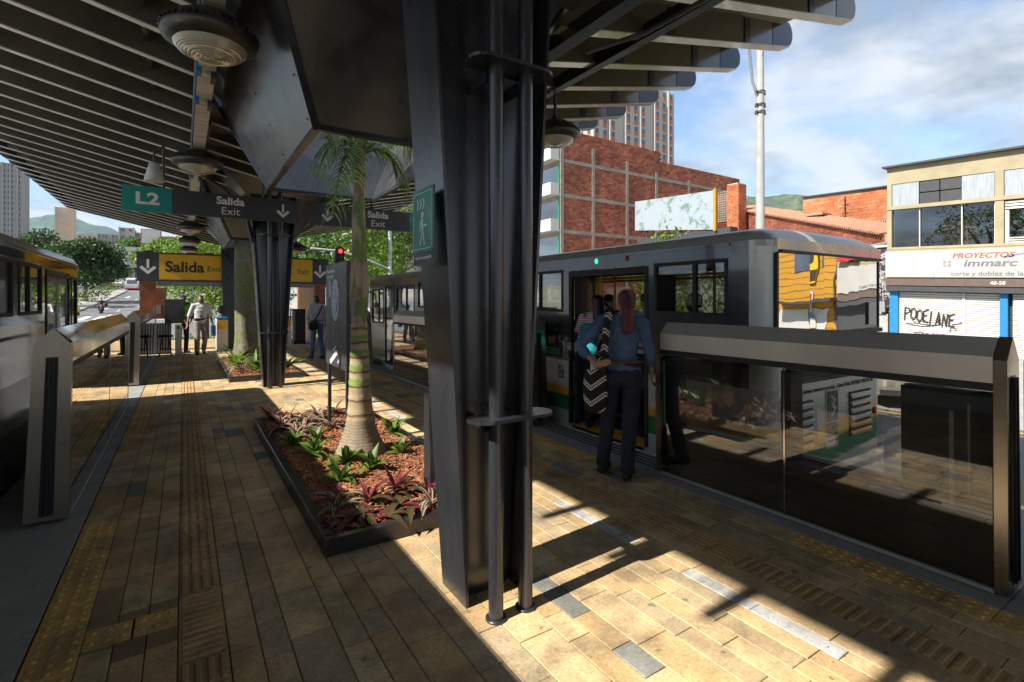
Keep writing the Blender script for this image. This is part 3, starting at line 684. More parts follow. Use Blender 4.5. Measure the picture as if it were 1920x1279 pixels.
# map sign in the planter
t = thing('map_sign', (1.42, 5.8, .1), 'tall dark station map panel on two thin black legs', 'sign')
b = MB(); b.box(1.42, 1.47, 5.34, 6.24, .83, 1.98); b.obj('board', M['sgrey'], t)
for y in (5.40, 6.18): b = MB(); b.box(1.43, 1.465, y-.018, y+.018, .05, .83); b.obj('leg', M['dgrey'], t)
MP = (1.42, 5.79, 1.40)
flat('map_island', [[(-.0+.17*math.cos(a), .17+.235*math.sin(a)) for a in np.linspace(0, 2*math.pi, 25)[:-1]], [(-.25+.05*math.cos(a), .3+.11*math.sin(a)) for a in np.linspace(0, 2*math.pi, 13)[:-1]]], MP, '-x', M['mapblue'], t)
rr = random.Random(3); q = []
for k in range(34):
    x = rr.uniform(-.12, .12); y = .17+rr.uniform(-.16, .18); q.append([(x, y), (x+.05, y+rr.uniform(-.03, .03)), (x+.05, y+.006), (x, y+.006)])
flat('map_routes', q, MP, '-x', M['purple'], t, .0005, .005)
flat('purple_bars', [rect(x, x+.12, y, y+.012) for y in (-.1, -.19, -.28) for x in (-.12, .06, .22) if not (y < -.2 and x > .1)], MP, '-x', M['purple'], t)
flat('print_lines', [rect(-.40, -.40+rr.uniform(.08, .17), y, y+.005) for y in np.arange(-.38, .2, .017)]+[rect(x, x+rr.uniform(.05, .11), y, y+.005) for y in np.arange(-.33, -.1, .02) for x in (-.12, .06, .22)], MP, '-x', M['grey'], t)
text('lettering', 'Mapa ubicación', .055, (1.42, 6.17, 1.90), '-x', M['swhite'], t, .001, 'LEFT'); text('lettering', 'de la estación', .055, (1.42, 6.17, 1.84), '-x', M['swhite'], t, .001, 'LEFT')
flat('site_drawing', [[(-.25, -.52), (.05, -.38), (.1, -.42), (-.2, -.56)], [(-.1, -.38), (0, -.33), (.02, -.36), (-.08, -.41)], [(.1, -.5), (.2, -.45), (.22, -.48), (.12, -.53)]], MP, '-x', M['swhite'], t)
# ============================================================ BARRIERS (stainless cabinets with glass)
def barrier(side, y0, y1, label, mirror=False, bays=2):
    """side -1: left edge, +1: right edge. xin is the platform-side foot"""
    s = side; xin = -.69 if s < 0 else 3.61; W = .235; LEAN = .02; H = 1.27; HR = 1.37
    def X(t, z): return xin + s*t*(1-.16*z/1.3) - s*LEAN*z/1.3           # t: metres away from the platform
    t = thing('platform_barrier', (X(W/2, 0), (y0+y1)/2, 0), label, 'barrier', 'stainless barriers along the bus edges')
    def slabm(b, t0, t1, z0, z1, ya, yb, m=None):
        c = [(X(t0, z0), ya, z0), (X(t1, z0), ya, z0), (X(t1, z0), yb, z0), (X(t0, z0), yb, z0), (X(t0, z1), ya, z1), (X(t1, z1), ya, z1), (X(t1, z1), yb, z1), (X(t0, z1), yb, z1)]
        b.hexa(c, m)
    E = .055
    for (ya, yb) in ((y0, y0+E), (y1-E, y1)):       # gabled end posts
        poly = [(0, .02), (W, .02), (W, H-.02), (W*.5, HR), (0, H-.02)]
        b = MB(); b.prism(poly, ya, yb, lambda p, q: (X(p[0]-.004 if p[0] < .1 else p[0]+.004, p[1]), q, p[1]+.004)); b.obj('end_post', M['steel_post'], t)
        yo = ya-.004 if ya == y0 else yb+.004
        b = MB(); yr0, yr1 = sorted((yo, yo+(.02 if ya == y0 else -.02)))
        slabm(b, .078, .158, .06, 1.17, yr0, yr1); b.obj('buffer_channel', M['black'], t)
        for k in range(3): b = MB(); sg_ = -1 if ya == y0 else 1; q_ = sorted((yo, yo+sg_*(.012 if k != 1 else .006))); slabm(b, .084+k*.026, .100+k*.026, .07, 1.16, q_[0], q_[1]); b.obj('rubber_buffer', M['rubber'], t)
    a, z = y0+E+.002, y1-E-.002
    b = MB()                                                   # cap: sloping faces and upright apron
    for (t0, z0, t1, z1) in ((-.003, H, W/2, HR), (W/2, HR, W+.003, H)):
        b.add([(X(t0, z0), a, z0), (X(t0, z0), z, z0), (X(t1, z1), z, z1), (X(t1, z1), a, z1)], [(0, 1, 2, 3)])
    b.obj('cap', M['steel_mir'] if mirror else M['steel'], t)
    for t0, t1 in ((-.003, .004), (W-.004, W+.003)):
        b = MB(); slabm(b, t0, t1, 1.13, H, a, z); b.obj('apron', M['steel_mir'] if mirror else M['steel'], t)
    b = MB(); slabm(b, .006, .02, 1.085, 1.128, a, z); slabm(b, W-.02, W-.006, 1.085, 1.128, a, z); b.objs('dark_trim', M['rubber'], t)
    n = bays; g = (z-a)/n
    for i in range(n):
        ya, yb = a+g*i+.004, a+g*(i+1)-.004
        b = MB(); slabm(b, .0, .006, .035, 1.084, ya, yb); b.obj('glass_pane', M['barglass_l'] if mirror else M['barglass'], t)
        b = MB(); slabm(b, W-.006, W, .035, 1.084, ya, yb); b.obj('glass_pane', M['barglass'], t)
    for i in range(1, n): b = MB(); slabm(b, -.003, -.0005, .035, 1.084, a+g*i-.006, a+g*i+.006); b.obj('glass_seam', M['steel_mir'], t)
    b = MB(); slabm(b, -.002, W+.002, .012, .034, a, z); b.obj('bottom_rail', M['steel'], t)
    b = MB(); slabm(b, .02, W-.02, .034, .42 if not mirror else .2, a, z)
    for i in range(n+1):
        yc = min(max(a+g*i, a+.05), z-.05); slabm(b, .03, W-.03, .05, 1.06, yc-.035, yc+.035)
    if not mirror: slabm(b, .03, W-.03, .05, 1.06, a, a+.42 if side > 0 and y0 < 1 else a+.1); slabm(b, .02, W-.02, .05, 1.06, z-.12, z)
    b.objs('inner_frame', M['rubber'], t)
    b = MB(); slabm(b, W-.045, W-.012, .425 if not mirror else .21, .45 if not mirror else .23, a+.03, z-.03); b.obj('lit_inner_sill', M['white'], t)  # sill painted white: the light falling on it is in the colour
    if side > 0 and y0 < 1:
        b = MB(); slabm(b, -.004, .0-.001, .45, 1.03, z-.05, z-.035); b.obj('green_strip', M['sgreen'], t)
        b = MB(); slabm(b, .022, .026, .25, .95, a+.17, a+.19); slabm(b, .022, .026, .5, 1.0, a+.1, a+.11); b.obj('conduit', M['grey'], t)
        text('lettering', 'Laboratorio', .03, (X(0, .42), 1.15, .42), '-x', M['red'], t, 0)
    return t
barrier(-1, 4.74, 9.40, 'long mirror faced barrier at the left edge, nearest to the camera', True, 2)
barrier(-1, 11.5, 17.6, 'farther left barrier ending beside the rust brown gate pillar', True, 2)
barrier(1, .80, 3.14, 'nearest right barrier with smoked glass in front of the bus rear', False, 2)
barrier(1, -3.2, .74, 'steel barrier cut off by the right photo edge', False, 2)
barrier(1, 5.08, 10.0, 'right barrier partly hidden by the near column, planter plants mirrored in it', False, 2)
barrier(1, 12.1, 18, 'far right barrier beyond the map sign', False, 2)
# ============================================================ PLANTERS
def leaf_mesh(name, L_, W_, droop, lift, mats_, fold=.18, n=6, stripe=True, twist=0.):
    """leaf growing along +y, three colour strips across"""
    b = MB(); ws = [0, -1, -.45, .45, 1]
    rows = []
    for i in range(n+1):
        u = i/n; w = W_*math.sin(math.pi*min(1, .06+u*.94)**.75)**.9 if i < n else .0005
        y = L_*(u*math.cos(lift)-0*droop); z = L_*(u*math.sin(lift)-droop*u*u); y = L_*u*math.cos(lift*(1-u*.3)) 
        r = []
        for k in (-1, -.45, 0, .45, 1): r.append((w*k*math.cos(twist*u)+.0, y, z+abs(k)*w*fold+w*k*math.sin(twist*u)))
        rows.append(r)
    vs_ = [p for r in rows for p in r]; 
    for i in range(n):
        for k in range(4):
            s = (0, 1, 1, 0)[k] if stripe else 0
            b.add([vs_[i*5+k], vs_[i*5+k+1], vs_[(i+1)*5+k+1], vs_[(i+1)*5+k]], [(0, 1, 2, 3)], s, True)
    b.fix = False
    me = b.mesh(name, mats_)
    bm_ = bmesh.new(); bm_.from_mesh(me); bmesh.ops.remove_doubles(bm_, verts=bm_.verts, dist=.0004); bm_.to_mesh(me); bm_.free(); return me
LM = {'green': [leaf_mesh('leaf', .26, .034, .35, R(62), [M['leaf'], M['leaf']]), leaf_mesh('leaf', .24, .038, .5, R(40), [M['leaf'], M['leaf_y']]), leaf_mesh('leaf', .2, .03, .15, R(72), [M['leaf_d'], M['leaf']])],
      'red': [leaf_mesh('leaf', .26, .026, .35, R(50), [M['leaf_red'], M['leaf_m']]), leaf_mesh('leaf', .24, .024, .75, R(45), [M['leaf_m'], M['leaf_w']]), leaf_mesh('leaf', .24, .024, .5, R(30), [M['leaf_m'], M['leaf_d']]), leaf_mesh('leaf', .2, .017, .12, R(72), [M['leaf_red'], M['leaf_m']]), leaf_mesh('leaf', .24, .022, .95, R(48), [M['leaf'], M['leaf_m']])],
      'white': [leaf_mesh('leaf', .34, .02, .85, R(50), [M['leaf_w'], M['leaf_m']]), leaf_mesh('leaf', .3, .02, .7, R(40), [M['leaf_m'], M['leaf_w']]), leaf_mesh('leaf', .26, .02, .4, R(60), [M['leaf_w'], M['leaf_red']])],
      'dark': [leaf_mesh('leaf', .22, .03, .7, R(30), [M['leaf_m'], M['leaf_d']]), leaf_mesh('leaf', .2, .03, .5, R(20), [M['leaf_red'], M['leaf_m']])],
      'big': [leaf_mesh('leaf', .75, .05, .75, R(62), [M['leaf_y'], M['leaf']]), leaf_mesh('leaf', .6, .055, .5, R(55), [M['leaf'], M['leaf_y']]), leaf_mesh('leaf', .6, .045, .2, R(75), [M['leaf_y'], M['leaf_y']])]}
prn = random.Random(5)
def plant(x, y, z, kind, n, sc, label, group, name='leafy_plant', cat='plant'):
    t = thing(name, (x, y, z), label, cat, group); a0 = prn.random()*6
    for k in range(n):
        o = bpy.data.objects.new('leaf', prn.choice(LM[kind])); COL.objects.link(o); o.parent = t
        s = sc*prn.uniform(.75, 1.15); o.scale = (s, s, s); o.location = (prn.uniform(-.01, .01)*sc, prn.uniform(-.01, .01)*sc, prn.uniform(0, .05)*sc)
        o.rotation_euler = (prn.uniform(-.25, .3), prn.uniform(-.2, .2), a0+k*2.4+prn.uniform(-.3, .3))
    return t
def planter(x0, x1, y0, y1, label, chips=2600):
    t = thing('planter_bed', ((x0+x1)/2, (y0+y1)/2, 0), label, 'planter')
    h, w = .105, .07
    for (a, b_, c, d) in ((x0, x1, y0, y0+w), (x0, x1, y1-w, y1), (x0, x0+w, y0+w+.002, y1-w-.002), (x1-w, x1, y0+w+.002, y1-w-.002)):
        b = MB(); chamfer_box(b, a, b_, c, d, .0, h, .006); b.obj('rim', M['black'], t)
    nx, ny = 16, 40; b = MB(); rn = random.Random(4)
    vs_ = [(x0+w+(x1-x0-2*w)*i/nx, y0+w+(y1-y0-2*w)*j/ny, .085+rn.uniform(-.012, .02)) for j in range(ny+1) for i in range(nx+1)]
    b.add(vs_, [(j*(nx+1)+i, j*(nx+1)+i+1, (j+1)*(nx+1)+i+1, (j+1)*(nx+1)+i) for j in range(ny) for i in range(nx)], smooth=True); b.obj('soil', M['mulch'], t)
    b = MB(); b.fix = False; M['chip'] = M.get('chip') or leafmat('bark_chips', (.26, .10, .05), (.42, .2, .10), 0, .9, 9)
    for k in range(chips):
        p = Vector((rn.uniform(x0+w+.02, x1-w-.02), rn.uniform(y0+w+.02, y1-w-.02), .1+rn.uniform(0, .014))); a = rn.uniform(0, 6.28); l = rn.uniform(.012, .045); d = Vector((math.cos(a), math.sin(a), rn.uniform(-.35, .35)))*l
        b.bar(p-d, p+d, rn.uniform(.006, .014), rn.uniform(.003, .008))
    b.obj('bark_chips', M['chip'], t, 'stuff')
    return t
planter(.73, 2.10, 3.20, 7.02, 'black edged planter bed around the palm, filled with bark mulch', 6500)
planter(.73, 2.10, 11.0, 15.0, 'second black edged planter bed around the mossy tree', 1500)
G1 = 'plants in the palm planter'
spots = [('green', .90, 5.45, 11, 1.0, 'small green plant at the left rim, midway along the palm planter'), ('green', 1.03, 5.0, 12, 1.15, 'dark green plant left of the palm, beside the rim'), ('green', 1.22, 4.62, 12, 1.1, 'green plant directly left of the palm foot'),
 ('green', 1.36, 4.32, 13, 1.2, 'bright green plant in front of the palm foot'), ('green', 1.05, 4.18, 12, 1.15, 'green plant with one upright leaf, front left of the palm'), ('green', 1.74, 4.62, 12, .9, 'green plant on the mulch right of the palm foot'),
 ('green', 1.92, 5.35, 14, 1.25, 'large green plant at the right rim behind the dark box'), ('green', 1.66, 5.72, 10, .95, 'green plant close behind the palm at its right'), ('green', 1.16, 5.55, 10, 1.0, 'green plant behind left of the palm, in front of the striped leaves'),
 ('red', .93, 3.75, 9, 1.25, 'crimson leaved plant overhanging the near left rim'), ('red', 1.12, 3.62, 12, 1.2, 'red plant with tall crimson blade near the front rim'), ('red', 1.36, 3.72, 12, 1.15, 'red and olive plant mid front of the planter'),
 ('red', 1.55, 3.55, 12, 1.1, 'red and green plant close to the near column base'), ('red', 1.80, 3.60, 11, 1.05, 'red plant behind the near column base'), ('dark', 1.0, 3.42, 12, 1.1, 'dark maroon plant in the near left corner'),
 ('dark', 1.28, 3.44, 12, 1.15, 'low maroon plant along the front rim'), ('dark', 1.66, 3.40, 12, 1.1, 'low dark plant along the front rim by the column'), ('red', .90, 6.75, 12, 1.25, 'red and green spiky plant in the far left corner'),
 ('white', .93, 6.2, 15, 1.3, 'cream striped plant along the far left rim'), ('white', 1.2, 6.25, 16, 1.4, 'cream and maroon striped plant in front of the map sign'), ('white', 1.40, 6.55, 14, 1.2, 'striped plant at the far rim behind the map sign'), ('white', 1.42, 5.95, 14, 1.2, 'striped plant between the map sign legs and the palm'),
 ('red', 1.62, 6.7, 12, 1.2, 'red plant at the far rim right of the map sign'), ('red', 1.90, 6.35, 13, 1.3, 'red spiky plant at the far right of the palm planter'), ('dark', 1.75, 6.1, 11, 1.1, 'maroon plant right behind the palm'), ('red', 1.05, 5.85, 10, 1.0, 'small red plant inside the far left rim'),
 ('dark', 1.48, 3.86, 9, 1.0, 'olive and maroon plant behind the front row'), ('red', 1.93, 4.0, 9, 1.0, 'red plant behind the dark box')]
for k, x, y, n, s, lb in spots: plant(x, y, .088, k, n+3, s*.87, lb, G1)
prf = random.Random(21); ORD = ['first', 'second', 'third', 'fourth', 'fifth', 'sixth', 'seventh', 'eighth']
for q in range(16):
    r_, c_ = divmod(q, 8); plant(.88+c_*.15+prf.uniform(-.03, .03), (3.36, 3.62)[r_]+prf.uniform(-.05, .05), .088, prf.choice(['red', 'dark', 'dark', 'white']), 9, prf.uniform(.6, .9), ('%s small maroon filler plant from the left in the front row of the palm planter', '%s small maroon filler plant from the left in the second row of the palm planter')[r_] % ORD[c_], G1)
for q in range(8): plant(.9+.06*(q % 3)+prf.uniform(0, .3), 5.7+q*.15, .088, prf.choice(['white', 'dark', 'white', 'red']), 11, prf.uniform(.8, 1.1), '%s striped filler plant along the far left rim, counted away from the camera' % ORD[q], G1)
G2 = 'plants in the tree planter'
spots2 = [('big', .95, 12.2, 12, 1.0, 'large arching green plant at the left of the tree planter'), ('big', 1.25, 11.6, 11, 1.0, 'bright green arching plant at the near end of the tree planter'), ('big', 1.0, 13.3, 11, 1.05, 'arching plant left of the mossy trunk'), ('big', 1.85, 11.7, 11, 1.0, 'green plant right of the second column'),
 ('white', 1.0, 11.7, 14, 1.6, 'maroon and cream plant at the near left of the tree planter'), ('dark', 1.1, 12.6, 14, 1.7, 'maroon plant in the middle of the tree planter'), ('green', 1.3, 11.35, 12, 1.5, 'green plant at the near rim of the tree planter'), ('big', 1.6, 12.4, 10, .9, 'green plant behind the second column'), ('dark', .95, 14.3, 12, 1.6, 'maroon plant at the far left of the tree planter')]
for k, x, y, n, s, lb in spots2: plant(x, y, .09, k, n, s, lb, G2)
# dark box standing in the planter
t = thing('control_box', (1.75, 3.7, .09), 'tall narrow dark box standing in the planter beside the near column', 'box')
b = MB(); chamfer_box(b, 1.59, 1.76, 3.60, 3.72, .09, .86, .005); b.obj('box_body', M['black'], t)
b = MB(); chamfer_box(b, 1.775, 1.95, 3.60, 3.74, .09, .84, .005); b.tube([(1.767, 3.6, .1), (1.767, 3.6, .85)], .008, 6); b.obj('box_door', M['dgrey'], t)
# ---- palm
palm = thing('palm_tree', (1.43, 4.86, .09), 'young palm with ringed green and brown trunk in the near planter', 'palm')
def palm_trunk_mat():
    m, t, b = new_mat('palm_trunk'); tc_ = t.nodes.new('ShaderNodeTexCoord'); sp = t.nodes.new('ShaderNodeSeparateXYZ'); t.links.new(tc_.outputs['Object'], sp.inputs[0])
    n = noise(t, 7, 5, .6); 
    def mth(op, a, b_):
        q = t.nodes.new('ShaderNodeMath'); q.operation = op
        for i, v in enumerate((a, b_)):
            if isinstance(v, (int, float)): q.inputs[i].default_value = v
            else: t.links.new(v, q.inputs[i])
        return q.outputs[0]
    zz_ = mth('ADD', sp.outputs[2], mth('MULTIPLY', n, .06))
    wv = mth('FRACT', mth('MULTIPLY', zz_, 7.3), 0); 
    rings = ramp(t, wv, [(.0, (.16, .11, .07)), (.14, (.20, .13, .08)), (.2, (.45, .36, .22)), (.9, (.36, .27, .15))])
    fine = mth('FRACT', mth('MULTIPLY', zz_, 38.), 0); foot = ramp(t, fine, [(.0, (.12, .09, .065)), (.3, (.34, .28, .2)), (.8, (.27, .21, .14))])
    gband = ramp(t, wv, [(.13, (.13, .08, .05)), (.2, (.30, .36, .10)), (.5, (.17, .27, .05)), (.72, (.46, .38, .22)), (.95, (.40, .30, .17))])
    c = mixc(t, ramp(t, sp.outputs[2], [(.30, 0.), (.36, 1.)]), foot, rings)
    c = mixc(t, ramp(t, mth('MULTIPLY', sp.outputs[2], .5), [(.31, 0.), (.33, 1.), (.60, 1.), (.62, 0.)]), c, gband)
    # papery upper sheath with green patches
    pt = noise(t, 3.5, 3, .5, stretch=(1.5, 1.5, .7)); up = mixc(t, ramp(t, pt, [(.54, 0.), (.56, 1.)]), (.46, .33, .22), (.16, .27, .05))
    up = mixc(t, ramp(t, noise(t, 22, 5, .7, stretch=(1, 1, .2)), [(.35, .75), (.6, 0.)]), up, (.16, .10, .06))
    c = mixc(t, ramp(t, mth('MULTIPLY', sp.outputs[2], .33), [(.40, 0.), (.41, 1.)]), c, up)
    c = mixc(t, ramp(t, noise(t, 18, 6, .7, stretch=(1, 1, .3)), [(.3, .5), (.55, 0.)]), c, (.14, .1, .06))
    setn(t, b, 'Base Color', c); b.inputs['Roughness'].default_value = .7; bump(t, b, fine, .004, .5); return m
prof = [(.235, .0), (.23, .05), (.20, .12), (.165, .2), (.14, .28), (.122, .38), (.11, .5), (.102, .65), (.096, .8), (.088, .95), (.080, 1.1), (.078, 1.3), (.082, 1.5), (.086, 1.7), (.080, 1.85), (.068, 2.0), (.06, 2.2), (.052, 2.5), (.048, 2.8), (.04, 3.1)]
b = MB(); pp = []; n = 24; zs = []
prz = [p[1] for p in prof]; prr = [p[0] for p in prof]
zl = list(np.arange(0, 3.1, .02)); vs_ = []
prt = random.Random(2)
for j, z in enumerate(zl):
    r = float(np.interp(z, prz, prr)); ring = .0
    if z < .36: ring = (.009 if j % 2 else -.006)*prt.uniform(.4, 1.2)
    elif z < 1.25: ring = .004*(((z*7.3) % 1) < .18)
    else: ring = .005*math.sin(z*9)
    dx = -.02*z+.005*z*z; 
    for k in range(n):
        a = 2*math.pi*k/n; rr_ = r+ring+(.004*math.sin(a*3+z*5) if z > 1.3 else 0)+prt.uniform(-.001, .001)
        vs_.append((dx+rr_*math.cos(a), rr_*math.sin(a), z))
b.add(vs_, [(j*n+k, j*n+(k+1) % n, (j+1)*n+(k+1) % n, (j+1)*n+k) for j in range(len(zl)-1) for k in range(n)], smooth=True)
o = b.obj('trunk', palm_trunk_mat(), None); o.parent = palm; o['kind'] = ''; del o['kind']
pr2 = random.Random(8)
def frond(dirang, length, droop, up, nl=20):
    b = MB(); b.fix = False; d = Vector((math.cos(dirang), math.sin(dirang), 0)); pts = []
    for i in range(13):
        u = i/12; pts.append(Vector((-.015, 0, 2.86))+d*(length*(u*.75-.12*u*u))+Vector((0, 0, length*(up*u-droop*u*u))))
    b.tube(pts, [.02-.015*i/12 for i in range(13)], 5)
    side = d.cross(Vector((0, 0, 1)))
    for i in range(nl):
        u = .14+.86*i/nl; j = min(int(u*12), 11); p = pts[j].lerp(pts[j+1], u*12-j); tng = (pts[j+1]-pts[j]).normalized()
        for s in (-1, 1):
            ll = .40*(1-.45*abs(u-.45)*1.6)*pr2.uniform(.8, 1.1); q = p; dr = (side*s*pr2.uniform(.6, .9)+tng*.6+Vector((0, 0, .1))).normalized(); prev = None
            for k in range(5):
                w = .010*(1-k/4.3); nrm = tng.cross(dr).normalized() if abs(tng.dot(dr)) < .98 else Vector((0, 0, 1)); wv = dr.cross(nrm).normalized()*w
                cur = (q-wv, q+wv)
                if prev: b.add([prev[0], prev[1], cur[1], cur[0]], [(0, 1, 2, 3)], None, True)
                prev = cur; q = q+dr*ll/4; dr = (dr+Vector((0, 0, -.62))).normalized()
    o = b.obj('frond', M['leaf_p'], None); o.parent = palm
for k, (a, l, dr, up) in enumerate([(200, .72, 1.25, .85), (245, .6, 1.5, .9), (10, .95, .75, .95), (60, 1.0, .7, 1.1), (110, .9, .8, 1.1), (180, 1.1, .3, 1.4), (300, 1.1, .35, 1.4), (215, .6, 1.75, .65), (350, .75, 1.1, .7)]):
    frond(R(a), l, dr, up)
# ---- generic tree
def crown_mesh(name, clumps, leaves, size, mats_, seed=0, core=True):
    rg = np.random.RandomState(seed); vs_ = []; V = []; 
    for (c, r) in clumps:
        n = max(6, int(leaves*(r[0]*r[1]*r[2])**.667)); d = rg.normal(size=(n, 3)); d /= np.linalg.norm(d, axis=1)[:, None]; rad = rg.uniform(.55, 1.05, (n, 1))
        p = np.array(c)+d*rad*np.array(r); a = rg.normal(size=(n, 3)); a /= np.linalg.norm(a, axis=1)[:, None]; a = a+d*.3; a /= np.linalg.norm(a, axis=1)[:, None]
        b_ = np.cross(a, rg.normal(size=(n, 3))); b_ /= np.linalg.norm(b_, axis=1)[:, None]; s = size*rg.uniform(.6, 1.3, (n, 1))
        V.append(np.stack([p-a*s, p-b_*s*.55+a*s*.1, p+a*s, p+b_*s*.55], 1).reshape(-1, 3))
    V = np.concatenate(V); n = len(V)//4; me = bpy.data.meshes.new(name); F = np.arange(n*4).reshape(-1, 4)
    me.vertices.add(len(V)); me.vertices.foreach_set('co', V.ravel()); me.loops.add(n*4); me.loops.foreach_set('vertex_index', F.ravel())
    me.polygons.add(n); me.polygons.foreach_set('loop_start', np.arange(n)*4); me.polygons.foreach_set('loop_total', np.full(n, 4)); me.update(); me.validate()
    me.materials.append(mats_); return me
def tree(x, y, z, h, w, trunk_r, m, label, group=None, name='street_tree', leaves=60, size=.12, seed=1, n_cl=22, crown_lo=.35, limbs=5, cat='tree', lean=0):
    rg = random.Random(seed); t = thing(name, (x, y, z), label, cat, group); hc = h*(1-crown_lo); zc = h*crown_lo+hc*.5; cl = []
    for k in range(n_cl):
        a = rg.uniform(0, 6.28); el = rg.uniform(-.9, 1); rr_ = math.sqrt(max(0, 1-el*el*.9))*rg.uniform(.35, .95); s = rg.uniform(.22, .42)
        cl.append(((math.cos(a)*rr_*w*.38+lean, math.sin(a)*rr_*w*.38, zc+el*hc*.36), (w*s*.6, w*s*.6, hc*s*.55)))
    o = bpy.data.objects.new('crown', crown_mesh('crown', cl, leaves, size, m, seed)); COL.objects.link(o); o.parent = t
    b = MB(); top = Vector((lean*.5, 0, h*(crown_lo+.12)))
    b.tube([(0, 0, -.2), (0, 0, .05), (lean*.2, 0, h*crown_lo*.5), top], [trunk_r*1.4, trunk_r*1.05, trunk_r*.85, trunk_r*.7], 10)
    for k in range(limbs):
        c = cl[k*len(cl)//limbs][0]; b.tube([top-Vector((0, 0, .1*h*rg.random())), top.lerp(Vector(c), .5)+Vector((0, 0, .03*h)), c], [trunk_r*.5, trunk_r*.3, trunk_r*.08], 6)
    o = b.obj('trunk', M['bark'], None); o.parent = t
    return t
def bush(x, y, z, w, h, m, label, group, seed=1, leaves=90, size=.07, name='bush', cat='bush', fl=None, n=9):
    rg = random.Random(seed); cl = [((rg.uniform(-.35, .35)*w, rg.uniform(-.35, .35)*w, h*rg.uniform(.25, .7)), (w*rg.uniform(.15, .3), w*rg.uniform(.15, .3), h*rg.uniform(.2, .35))) for _ in range(n)]
    o = mkobj(name, crown_mesh(name, cl, leaves, size, m, seed)); o.location = (x, y, z); tag(o, label, cat, group)
    if fl:
        cl2 = [((c[0][0], c[0][1], c[0][2]+c[1][2]*.4), tuple(q*.8 for q in c[1])) for c in cl[::2]]; f = mkobj('flowers', crown_mesh('flowers', cl2, leaves*.35, size*.8, M['flower'], seed+1)); f.parent = o
    return o
# mossy tree in the second planter
def moss_bark():
    m, t, b = new_mat('mossy_bark'); n = noise(t, 9, 8, .7); n2 = noise(t, 3, 5, .6); n3 = noise(t, 26, 4, .6)
    c = ramp(t, n, [(.3, (.07, .06, .045)), (.7, (.26, .24, .19))]); c = mixc(t, ramp(t, n2, [(.45, 0.), (.62, .8)]), c, (.13, .17, .035)); c = mixc(t, ramp(t, n3, [(.62, 0.), (.68, .8)]), c, (.36, .37, .33))
    setn(t, b, 'Base Color', c); b.inputs['Roughness'].default_value = .95; bump(t, b, n, .03, .9); return m
t = thing('mossy_tree', (1.3, 13.6, .09), 'mossy tree trunk rising from the second planter through the roof', 'tree')
b = MB(); n = 20; vs_ = []; zl = np.arange(0, 5.2, .08)
for z in zl:
    r = .245+.12*math.exp(-z*3.5)-.006*z; dx = -.10*math.sin(z*.6)+.03*z*.3
    for k in range(n):
        a = 6.2832*k/n; rr_ = r*(1+.07*math.sin(3*a+z)+.05*math.sin(5*a-2*z)); vs_.append((dx+rr_*math.cos(a), rr_*math.sin(a), z))
b.add(vs_, [(j*n+k, j*n+(k+1) % n, (j+1)*n+(k+1) % n, (j+1)*n+k) for j in range(len(zl)-1) for k in range(n)], smooth=True)
b.tube([(0, 0, 5.0), (.5, .3, 6.2), (1.2, .8, 7.4)], [.2, .13, .06], 8); b.tube([(0, 0, 5.0), (-.4, -.3, 6.4), (-1.2, .2, 7.6)], [.2, .13, .06], 8)
o = b.obj('trunk', moss_bark(), None); o.parent = t
rg = random.Random(31); cl = [((rg.uniform(-2.6, 2.6), rg.uniform(-2.6, 2.6), rg.uniform(6.4, 9.4)), (rg.uniform(.7, 1.2),)*3) for _ in range(20)]
o = bpy.data.objects.new('crown', crown_mesh('crown', cl, 130, .12, M['leaf'], 31)); COL.objects.link(o); o.parent = t
